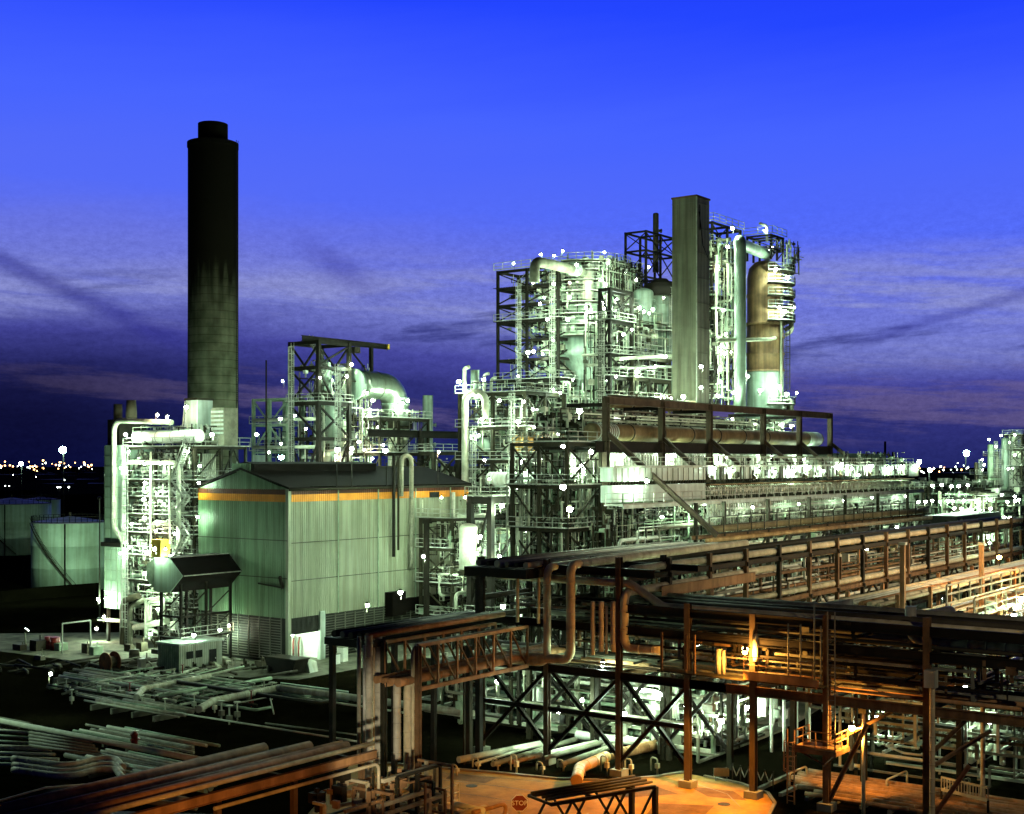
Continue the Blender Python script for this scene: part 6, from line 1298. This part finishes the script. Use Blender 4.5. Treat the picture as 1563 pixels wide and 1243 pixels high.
tp=thing('tarpaulin','blue tarpaulin sheet stretched over kit in the yard','tarpaulin',onz(1010,1108)); A=onz(985,1098,1.2); q=MB(); q.add([tuple(A),tuple(onz(1035,1085,1.6)),tuple(onz(1062,1062,2.6)),tuple(onz(1005,1076,2.4)),tuple(onz(990,1104,.2)),tuple(onz(1040,1092,.2))],[(0,1,2,3),(4,5,1,0)]); q.build('sheet','blue_paint',tp)
bwq=MB(); A,B_=onz(872,1106),onz(912,1104); bwq.prism([A,B_,B_+V((.4,.4,0)),A+V((.4,.4,0))],(0,0,2.6)); solo(bwq,'brick_wall','brick','red brick wall panel in the bright yard','wall')
for i,(x,y,r,h,m_) in enumerate(((833,1118,1.6,4.4,'white_paint'),(960,1110,1.2,3.6,'white_paint'),(1090,1120,1.5,4.5,'white_paint'),(1135,1110,1.2,3.4,'vessel_grey'),(765,1100,1.2,4,'vessel_grey'))):
    P=onz(x,y); column_vessel(('fat white','shorter white','big bright white','squat pale','pale slim')[i]+' tank in the yard under the cross rack, '+('centre left','centre','under the orange girder','rightmost','leftmost')[i],(P.x,P.y),0,h,r,m_,ladder=False,skirt=.5)
for i in range(4): P=onz(810+i*70,1100); drum(f'pale horizontal drum in the lit yard, {nth(i)} from the left',(P.x,P.y,1.6),(P.x+2.6,P.y-1.2,1.6),.7,R.choice(('white_paint','vessel_grey')),bands=2)
A=onz(735,1120); tubing(((88,104),(46,76),(.2,6)),420,(.05,.16)); tangle('the lit yard under the cross rack',((89,106),(46,76),(.4,6)),26,(.1,.28))
for i in range(4):
    pipe(f'row of upright pale pipes under the orange girder, {nth(i)} from the left',[(95+i*.8,44.5-i*.7,.2),(95+i*.8,44.5-i*.7,5)],.12,'white_paint')
lamps('the yard under the cross rack',[(onz(758,1058,5) if 0 else onv(758,1042,64),'m'),(onv(920,1015,52.5),'m'),(onv(980,1053,53),'m'),(onv(1046,1078,46),'m'),(onz(1098,1100,3.2),'l'),(onz(1140,1080,3.4),'l'),(onz(855,1085,4),'m'),(onz(950,1090,3.5),'m'),(onz(890,1070,4),'s'),(onz(1010,1060,5),'m')])
# slanting pipes seen through the cross rack at the right
for i in range(12):
    uu=91+i*2.2; v=R.uniform(24,38); z=R.choice((2.5,4.2,5.6,7.8)); pipe(f'pale pipe lying behind the cross rack at the right, {nth(i)} from the rack',[(uu,v+R.uniform(3,7),z),(uu,v-8,z)] if i%3 else [(uu,v,z),(uu+9,v+.4,z),(uu+9,v+.4,z-2)],R.uniform(.12,.26),R.choice(('pale_pipe','clad_pipe','white_paint','pipe_cream')),None,10,seam=R.choice((0,1.5)))
qf=MB()
for i in range(9): u=91+i*3; qf.bar((u,22,0),(u,22,7.6),.2); qf.bar((u,36,0),(u,36,7.6),.2); qf.bar((u,22,7.4),(u,36,7.4),.2); qf.bar((u,22,4),(u,36,4),.2)
solo(qf,'pipe_stand','mid_steel','dark steel pipe stands behind the cross rack at the right','pipe stand')
tubing(((90,118),(22,40),(.3,7.5)),240,(.05,.13),('pale_pipe','grey_pipe','galvanised_steel','mid_steel'))
lamps('the plot behind the cross rack, added',[(V((97,30,6.5)),'m'),(V((106,34,5)),'m'),(V((114,29,6.5)),'m'),(V((100,38,3)),'m'),(V((92.5,27,5)),'s')])  # lamps added to light the ground seen through the rack
lamps('the main rack pipes',[(onv(1058,912,57.5),'m'),(onv(1155,920,57),'m'),(V((125,58,12.5)),'m'),(V((150,58,12.5)),'m'),(V((108,58,6)),'m'),(V((138,58.5,6)),'m'),(V((172,58,12)),'s'),(V((165,48,13)),'s')])
for i in range(6): pipe(f'bright upright pipe behind the main rack at the centre, {nth(i)} from the left',[(UU(1087+i*9,59),59,8),(UU(1087+i*9,59),59,onv(1087,890,59).z)],.16,'white_paint')
# stop sign, notice board, fence, gantry truss and near pipes at the road
P=onz(793,1252); d=.45; zc=onz(793,1252).z; D_=depth(P); zs_=at(793,1226,D_).z
ss=thing('stop_sign','red octagonal stop sign on a post by the road','sign',(P.x,P.y,0)); MB().bar((P.x+.06,P.y+.05,0),(P.x+.06,P.y+.05,zs_+.3),.07).build('post','grey_pipe',ss)
tow=V((-ca,-sa,0)); rtv=V((sa,-ca,0)); C_=V((P.x,P.y,zs_))
def octo(r,off): return [C_+tow*off+rtv*r*math.cos(math.pi/8+i*math.pi/4)+V((0,0,1))*r*math.sin(math.pi/8+i*math.pi/4) for i in range(8)]
q=MB(); q.prism(octo(.56,.0),tow*.03); q.build('rim','white_paint',ss); q=MB(); q.prism(octo(.52,.032),tow*.01); q.build('plate','red_paint',ss)
tx=bpy.data.curves.new('lettering','FONT'); tx.body='STOP'; tx.size=.42; tx.align_x='CENTER'; tx.align_y='CENTER'; tx.extrude=.004; tx.materials.append(M['white_paint'])
t0_=bpy.data.objects.new('lettering_curve',tx); col.objects.link(t0_); me_=bpy.data.meshes.new_from_object(t0_.evaluated_get(bpy.context.evaluated_depsgraph_get())); bpy.data.objects.remove(t0_)
to=bpy.data.objects.new('lettering',me_); col.objects.link(to); to.parent=ss
to.matrix_local=Matrix(((rtv.x,0,tow.x,tow.x*.05),(rtv.y,0,tow.y,tow.y*.05),(0,1,0,zs_),(0,0,0,1)))
nb=thing('notice_board','small cream notice board beyond the far kerb','sign',onz(1101,1192)); P=onz(1101,1192); z_=at(1101,1179,depth(P)).z
q=MB(); q.prism([V((P.x,P.y,z_))+rtv*x+V((0,0,y)) for x,y in ((-.55,-.3),(.55,-.3),(.55,.3),(-.55,.3))],tow*.04); q.build('board','pipe_cream',nb); 
for s in (-.4,.4): c=V((P.x,P.y,0))+rtv*s; MB().bar(c,c+V((0,0,z_-.2)),.06).build('leg','grey_pipe',nb)
fn=thing('lattice_fence','low wire fence with zigzag top beside the notice board','fence',onz(1150,1195)); A,B_=onz(1118,1194),onz(1180,1206); q=MB(); n=10
for i in range(n): a,b_=A.lerp(B_,i/n),A.lerp(B_,(i+1)/n); q.bar(a+V((0,0,.5 if i%2 else 1.2)),b_+V((0,0,1.2 if i%2 else .5)),.05); 
q.build('zigzag','galvanised_steel',fn); q=MB(); 
for i in range(0,n+1,2): a=A.lerp(B_,i/n); q.bar(a,a+V((0,0,1.3)),.07)
q.build('post','mid_steel',fn)
# black lattice bridge over the road, lower centre
tv=41.0; t0,t1=at(815,1262,78),at(1000,1214,83)
tb=thing('lattice_bridge','black lattice pipe bridge crossing the road at the bottom','pipe bridge',(t0.x,t0.y,0)); A=V((t0.x,t0.y,0)); B_=V((t1.x,t1.y,0)); ax_=(B_-A).normalized(); A=A+ax_*1.2; sd=V((-ax_.y,ax_.x,0)); zt_=at(970,1201,83).z; zb_=zt_-2.4
L=(B_-A).length; n=int(L/1.5)
for s in (0,2.4):
    MB().bar(A+sd*s+V((0,0,zt_)),B_+sd*s+V((0,0,zt_)),.2).build('top_chord','dark_steel',tb); MB().bar(A+sd*s+V((0,0,zb_)),B_+sd*s+V((0,0,zb_)),.2).build('bottom_chord','dark_steel',tb)
    for i in range(n):
        a,b_=A.lerp(B_,i/n)+sd*s,A.lerp(B_,(i+1)/n)+sd*s; MB().bar(a+V((0,0,zt_ if i%2 else zb_)),b_+V((0,0,zb_ if i%2 else zt_)),.12).build('diagonal','dark_steel' ,tb)
for i in range(0,n+1,2): a=A.lerp(B_,i/n); MB().bar(a+V((0,0,zt_+.02)),a+sd*2.4+V((0,0,zt_+.02)),.14).build('cross_beam','mid_steel',tb)
for s in (0,2.4):
    c=B_+sd*s; MB().bar(c,c+V((0,0,zt_)),.3).build('post','dark_steel',tb)
for i in range(4): pipe(f'dull pipe carried on the black lattice bridge, {nth(i)} across', [A+sd*(.3+i*.6)+V((0,0,zt_+.25)),B_+sd*(.3+i*.6)+V((0,0,zt_+.25))],.09,('dark_vessel','mid_steel','dark_steel','mid_steel')[i])
bx=thing('pipe_cover','black wedge shaped pipe cover beside the stop sign','cover',onz(740,1262)); A=at(725,1216,96); q=MB(); q.prism([(A.x,A.y,0),(A.x,A.y,A.z),(A.x+.2,A.y-4.0,A.z-1.2),(A.x+.2,A.y-4.2,0)],(-4,-1.5,0)); q.build('casing','roof_sheet',bx)
for i in range(9):
    P=onz(610+i*16,1262-i*3,1.5); pipe(f'orange lit pipe at the bottom edge near the road, {nth(i)} from the left',[P,P+V((2.2+R.random()*2,-.3,0)),P+V((2.4,-.3,-1.1))] if i%2 else [P,P+V((.2,2.5,0)),P+V((.2,2.5,-1.2))],R.uniform(.08,.22),R.choice(('pipe_cream','pipe_brown','pale_pipe')),bend=.3)
for i,(a,b_) in enumerate((((545,1172),(640,1188)),((560,1215),(660,1180)))): pass
hr=MB(); P,Q=onz(600,1262,1),onz(700,1222,1); hr.rail([P,Q],1.1,1.5,.07); solo(hr,'guard_rail','pipe_cream','orange lit guard rail at the bottom edge beside the bridge post','guard rail')
# assumed floodlights of the road, out of view on its near side
SOD=(1,.38,.045)
for i,(x,d_,z,ax,ay,w_,an) in enumerate(((860,58,6.2,745,1212,20000,15),(470,48,7.5,260,1245,9000,42))):
    P=at(x,HY+(H-z)/d_*F,d_); spot(('assumed unseen road floodlight aimed at the far kerb','assumed unseen floodlight aimed at the bottom left pipe rack')[i],P,onz(ax,ay),w_,SOD,an,'sodium_lens','added road floodlights out of view')  # unseen lamps, assumed from the orange light on road and rack
def hooded(label,p,aim,watt,ang):
    t=thing('hooded_lamp',label,'lamp',(p.x,p.y,p.z-1)); MB().bar((p.x+.9,p.y,p.z+.2),(p.x,p.y,p.z+.35),.07).build('bracket','mid_steel',t)
    hs=MB().cyl((p.x,p.y,p.z+.1),(p.x,p.y,p.z+.34),.22,.1,12).build('housing','mid_steel',t); MB().ball((p.x,p.y,p.z+.02),.17,12).build('lens','sodium_lens',hs)
    d=(V(aim)-p).normalized(); ld=bpy.data.lights.new('bulb','SPOT'); ld.energy=watt; ld.color=SOD; ld.spot_size=math.radians(ang); ld.spot_blend=.6; ld.shadow_soft_size=.15
    lo=bpy.data.objects.new('bulb',ld); col.objects.link(lo); lo.parent=t; lo.location=p+d*.3-BASE[t.name]; lo.rotation_euler=d.to_track_quat('-Z','Y').to_euler()
hooded('bright orange hooded lamp on the brown rack walkway', onu(1137,996,CU0-2.2), onz(1010,1228), 26000, 92)
lamps('the pale lamp post', [(at(1304,1112,depth(onz(1318,1242))-.4),'o')], word='orange sodium lamp')
# assumed floodlight masts outside the view, added to light racks and pipe field
WARM=(1,.86,.60)
spot('assumed tall warm floodlight mast out of view right of the main rack', V((128,14,24)), V((122,50,11)), 60000, WARM, 95, 'sodium_lens', 'added unseen floodlight masts beside the works')  # assumed lamp beyond the right edge, lights the main rack
spot('assumed tall warm floodlight mast out of view right of the orange rack', V((172,18,22)), V((160,46,9)), 52000, WARM, 95, 'sodium_lens', 'added unseen floodlight masts beside the works')  # second assumed lamp out of view, lights the far right rack
spot('added warm floodlight mast out of view right of the cross rack', V((66,4,19)), V((84,30,10)), 6500, WARM, 60, 'sodium_lens', 'added unseen floodlight masts beside the works')  # unseen lamp added to brighten the cross rack a little
spot('assumed pale floodlight mast out of view left of the dark pipe field', V((58,118,14)), V((65,84,1)), 17000, WHITE, 72, 'mercury_lens', 'added unseen floodlight masts beside the works')  # assumed lamp beyond the left edge, lights the lower left pipes
P=at(540,HY+(H-8.5)/46*F,46); spot('unseen pale floodlight added to brighten the upright pipe bundle', P, onz(590,1100,5), 52000, (1,.86,.62), 13, 'sodium_lens', 'added road floodlights out of view')  # unseen lamp added to brighten the upright pipes
# crowded pipe beds of the dark field
for i in range(16):
    u=R.uniform(78,92); v=R.uniform(96,116); L=R.uniform(8,22); z=R.uniform(.4,1.1); q=[(u,v,z),(u,v-L,z)]
    if i%3==0: q+= [(u+R.uniform(1,3),v-L-.1,z)]
    if i%4==1: q=[(u,v,z),(u+R.uniform(4,10),v,z),(u+R.uniform(4,10)+6,v-.05,z)][:2]
    pipe('one of the scattered low pipes in the dark field', q, R.uniform(.07,.2), R.choice(('green_grey','grey_pipe','clad_pipe','mid_steel','pale_pipe')), 'scattered low pipes in the dark field')
for b_,(u0,v0,n,L,p_) in enumerate(((56,112,8,16,.55),(62,114,7,14,.6),(82,120,8,10,.7),(59,85,9,13,.6),(66,93,7,12,.55),(75,104,5,12,.8))):
    for i in range(n):
        uu=u0+i*p_; r=R.uniform(.09,.2); pipe(f'low pipe in the {nth(b_)} parallel bed of the dark field, {nth(i)} from the road', [(uu,v0+R.uniform(-2,2),.7),(uu,v0-L+R.uniform(-2,2),.7)], r, R.choice(('green_grey','grey_pipe','clad_pipe','pale_pipe')), None, 8, seam=R.choice((0,0,1.5)))
    q=MB()
    for k in range(int(L/3)): q.box(u0-.4,u0+n*p_,v0-1-k*3,v0-.75-k*3,0,.5)
    tag(q.build('pipe_sleeper','concrete_pale'), f'concrete sleepers under the {nth(b_)} parallel pipe bed', 'sleepers', kind='stuff')
for i in range(14):
    u=R.uniform(70,92); v=R.uniform(90,114); q=MB(); h=R.uniform(.8,1.8); q.bar((u,v,0),(u,v,h),.09); q.cyl((u,v,h),(u,v,h+.05),.22,None,10); q.box(u-.16,u+.16,v-.16,v+.16,.3,.7); solo(q,'valve',R.choice(('pale_pipe','grey_pipe','red_paint')),'one of the small upright valves in the dark field','valve','small valves in the dark field')
tubing(((78,92),(96,116),(.1,.9)),120,(.04,.1),('green_grey','grey_pipe','mid_steel','pale_pipe'),vert=.15)
# ---------------------------------------------------------------- far right unit and the town lights
frame('far_unit', 'distant brightly lit process unit at the right edge', 'process unit', [UU(1410,95)+i*17 for i in range(4)], [95,103], [0,4.5,9,13.5,17.5], 'mid_steel', .5, .5, decks=(1,2,3,4), rails=(2,3,4), style='X/', deck_m='grey_pipe')
ub0=UU(1410,95); bxf=((ub0,ub0+52),(93,102),(.5,19)); tubing(bxf,520,(.1,.25),vert=.45); tangle('the distant unit at the right edge',bxf,26,(.15,.35))
frame('far_trestle', 'second distant lit unit behind the orange rack', 'process unit', [UU(1500,80),UU(1530,80),UU(1556,80),UU(1590,80)], [80,88], [0,5,10,15], 'green_grey', .5, .5, decks=(1,2,3), rails=(2,3), style='X/')
tubing(((UU(1490,80),UU(1590,80)),(79,88),(.5,17)),420,(.1,.25))
D=318
for i,(x,y,w,m_) in enumerate(((1512,678,9,'green_grey'),(1534,668,11,'vessel_grey'),(1522,690,5,'grey_pipe'),(1490,706,6,'dark_vessel'),(1548,664,6,'pale_pipe'))):
    P=at(x,y,D); column_vessel(('slim green','tallest pale','thin grey','short dark','thin white')[i]+' distillation column in the distant unit at right',(P.x,P.y),0,P.z,w/2/F*D,m_,plats=(P.z-3,P.z-8),n=16)
P=at(1540,660,D); frame('far_column_frame','small lit frame round the tallest distant column','steel tower',[P.x,P.x+5],[P.y-3,P.y+1],[12,17,22,26,29.5],'mid_steel',.35,.35,decks=(1,2,3,4),rails=(1,2,3,4),style='X'); tubing(((P.x,P.x+5),(P.y-3,P.y+1),(12,30)),90,(.08,.2))
lamps('the distant columns at the right edge',[(at(x,y,D-8),k) for x,y,k in ((1510,671,'m'),(1527,665,'m'),(1520,682,'m'),(1548,664,'m'),(1548,695,'m'),(1500,702,'m'),(1503,710,'m'),(1538,716,'m'),(1545,715,'s'),(1541,676,'s'),(1499,718,'s'))])
lx=[]
for y,xs,k in ((742,range(1425,1490,13),'m'),(765,(1402,1412,1422,1436,1446,1454,1470,1493,1512,1538,1548,1556),'m'),(778,(1458,1466,1497,1512),'l'),(790,(1525,1532,1540),'m'),(806,(1418,1427,1450,1462,1470,1480,1507,1515,1525),'m'),(757,(1550,1530),'s'),(818,(1520,),'s')):
    for x in xs: lx.append((at(x,y+R.uniform(-2,2),255 if x<1490 else 262),'l'))
lamps('the distant unit at the right edge',lx)
drk=MB(); P=onz(1412,830); A=at(1410,787,236); drk.box(A.x,A.x+26,A.y-6,A.y,at(0,820,236).z,A.z); solo(drk,'dark_shed','shutter','black flat shed between the furnace end and distant unit','shed')
ltb=MB(); P=at(1420,722,420); ltb.box(P.x,P.x+60,P.y-20,P.y,0,P.z); solo(ltb,'dark_hall','shutter','long black hall roof on the horizon at right','hall')
for i,(x,y) in enumerate(((1340,690),(1351,674),(1363,690))): P=at(x,y,900); q=MB(); q.cyl((P.x,P.y,0),(P.x,P.y,P.z),1.0,.8,8); solo(q,'distant_chimney','dark_steel',('left short','tall middle','right short')[i]+' thin dark chimney far off on the right horizon','chimney')
def far_lamp(i,x,y,d,m_,grp,lab,r=None):
    P=at(x,y,d); r=r or d*R.uniform(.0003,.0007); t=thing('town_lamp',lab,'lamp',(P.x,P.y,0),grp); MB().cyl((P.x,P.y,0),(P.x,P.y,P.z-r),d*.00025,None,5).build('mast','dark_steel',t); MB().ball((P.x,P.y,P.z),r,8).build('globe',m_,t)
for i in range(46): x=R.uniform(-5,143) if i<40 else R.uniform(0,140); far_lamp(i,x,R.gauss(712,4),R.uniform(1400,2200),'far_sodium' if R.random()<.75 else 'far_white','far town lamps at the left','one of the tiny far town lamps along the left horizon')
for i in range(30): far_lamp(i,R.uniform(1395,1500),R.gauss(715,3.5),R.uniform(1400,2200),'far_sodium' if R.random()<.35 else 'far_white','far town lamps at the right','one of the tiny far town lamps along the right horizon')
for i,(x,y) in enumerate(((88,744),(92,744),(105,744),(27,712),(8,742),(14,742),(98,733),(20,725),(55,728))): far_lamp(i,x,y,700,'far_white','yard lamps behind the tanks','one of the small white yard lamps behind the tanks')
for i in range(14):
    x=R.uniform(-20,150); P=at(x,718,R.uniform(900,1500)); h=R.uniform(4,14); w_=R.uniform(15,50); q=MB(); q.box(P.x,P.x+w_,P.y,P.y+w_*.6,0,h); q.box(P.x+w_*.3,P.x+w_*.5,P.y+2,P.y+6,h,h+3); solo(q,'distant_building','shutter','one of the low dark buildings along the far left horizon','building','far dark buildings at the left')
for key,x,y,d in (('c',97,687,560),('c',33,708,640),('c',1474,692,620),('c',1418,718,500),('c',1402,705,520)):
    P=at(x,y,d); lab='left' if x<60 else 'bright' if x<200 else 'right'
    t=thing('light_mast',{97:'tall floodlight mast left of the boiler tower, brightest',33:'shorter floodlight mast at the far left edge',1474:'cyan floodlight mast on the right horizon',1418:'lower cyan floodlight mast beyond the furnace end',1402:'small white floodlight mast beyond the furnace end'}[x],'light mast',(P.x,P.y,0))
    MB().cyl((P.x,P.y,0),(P.x,P.y,P.z),.35,.2,8).build('mast','mid_steel',t); rr={97:1.5,33:1.0,1474:1.4,1418:.8,1402:.8}[x]; MB().ball((P.x-.8,P.y-.6,P.z),rr,12).build('lens','cyan_lens',t); MB().box(P.x-.4,P.x+.6,P.y-1,P.y+1,P.z+rr*.6,P.z+rr*.9).build('hood','mid_steel',t)
# lamps added out of view to brighten the storage tanks
P=onz(112,930,9); q=MB(); q.bar((P.x,P.y,0),(P.x,P.y,8.6),.14); 
lamps('the pale storage tanks, added out of view',[(at(-15,830,205),'l'),(at(150,915,190),'m')])
for m_, mb in FINE.items():
    if mb.v:
        o = mb.build('small_bore_tubing', m_); tag(o, f"mass of small tubing, valves and brackets in {m_.replace('_',' ')} finish", 'tubing', kind='stuff')
drop_protos()
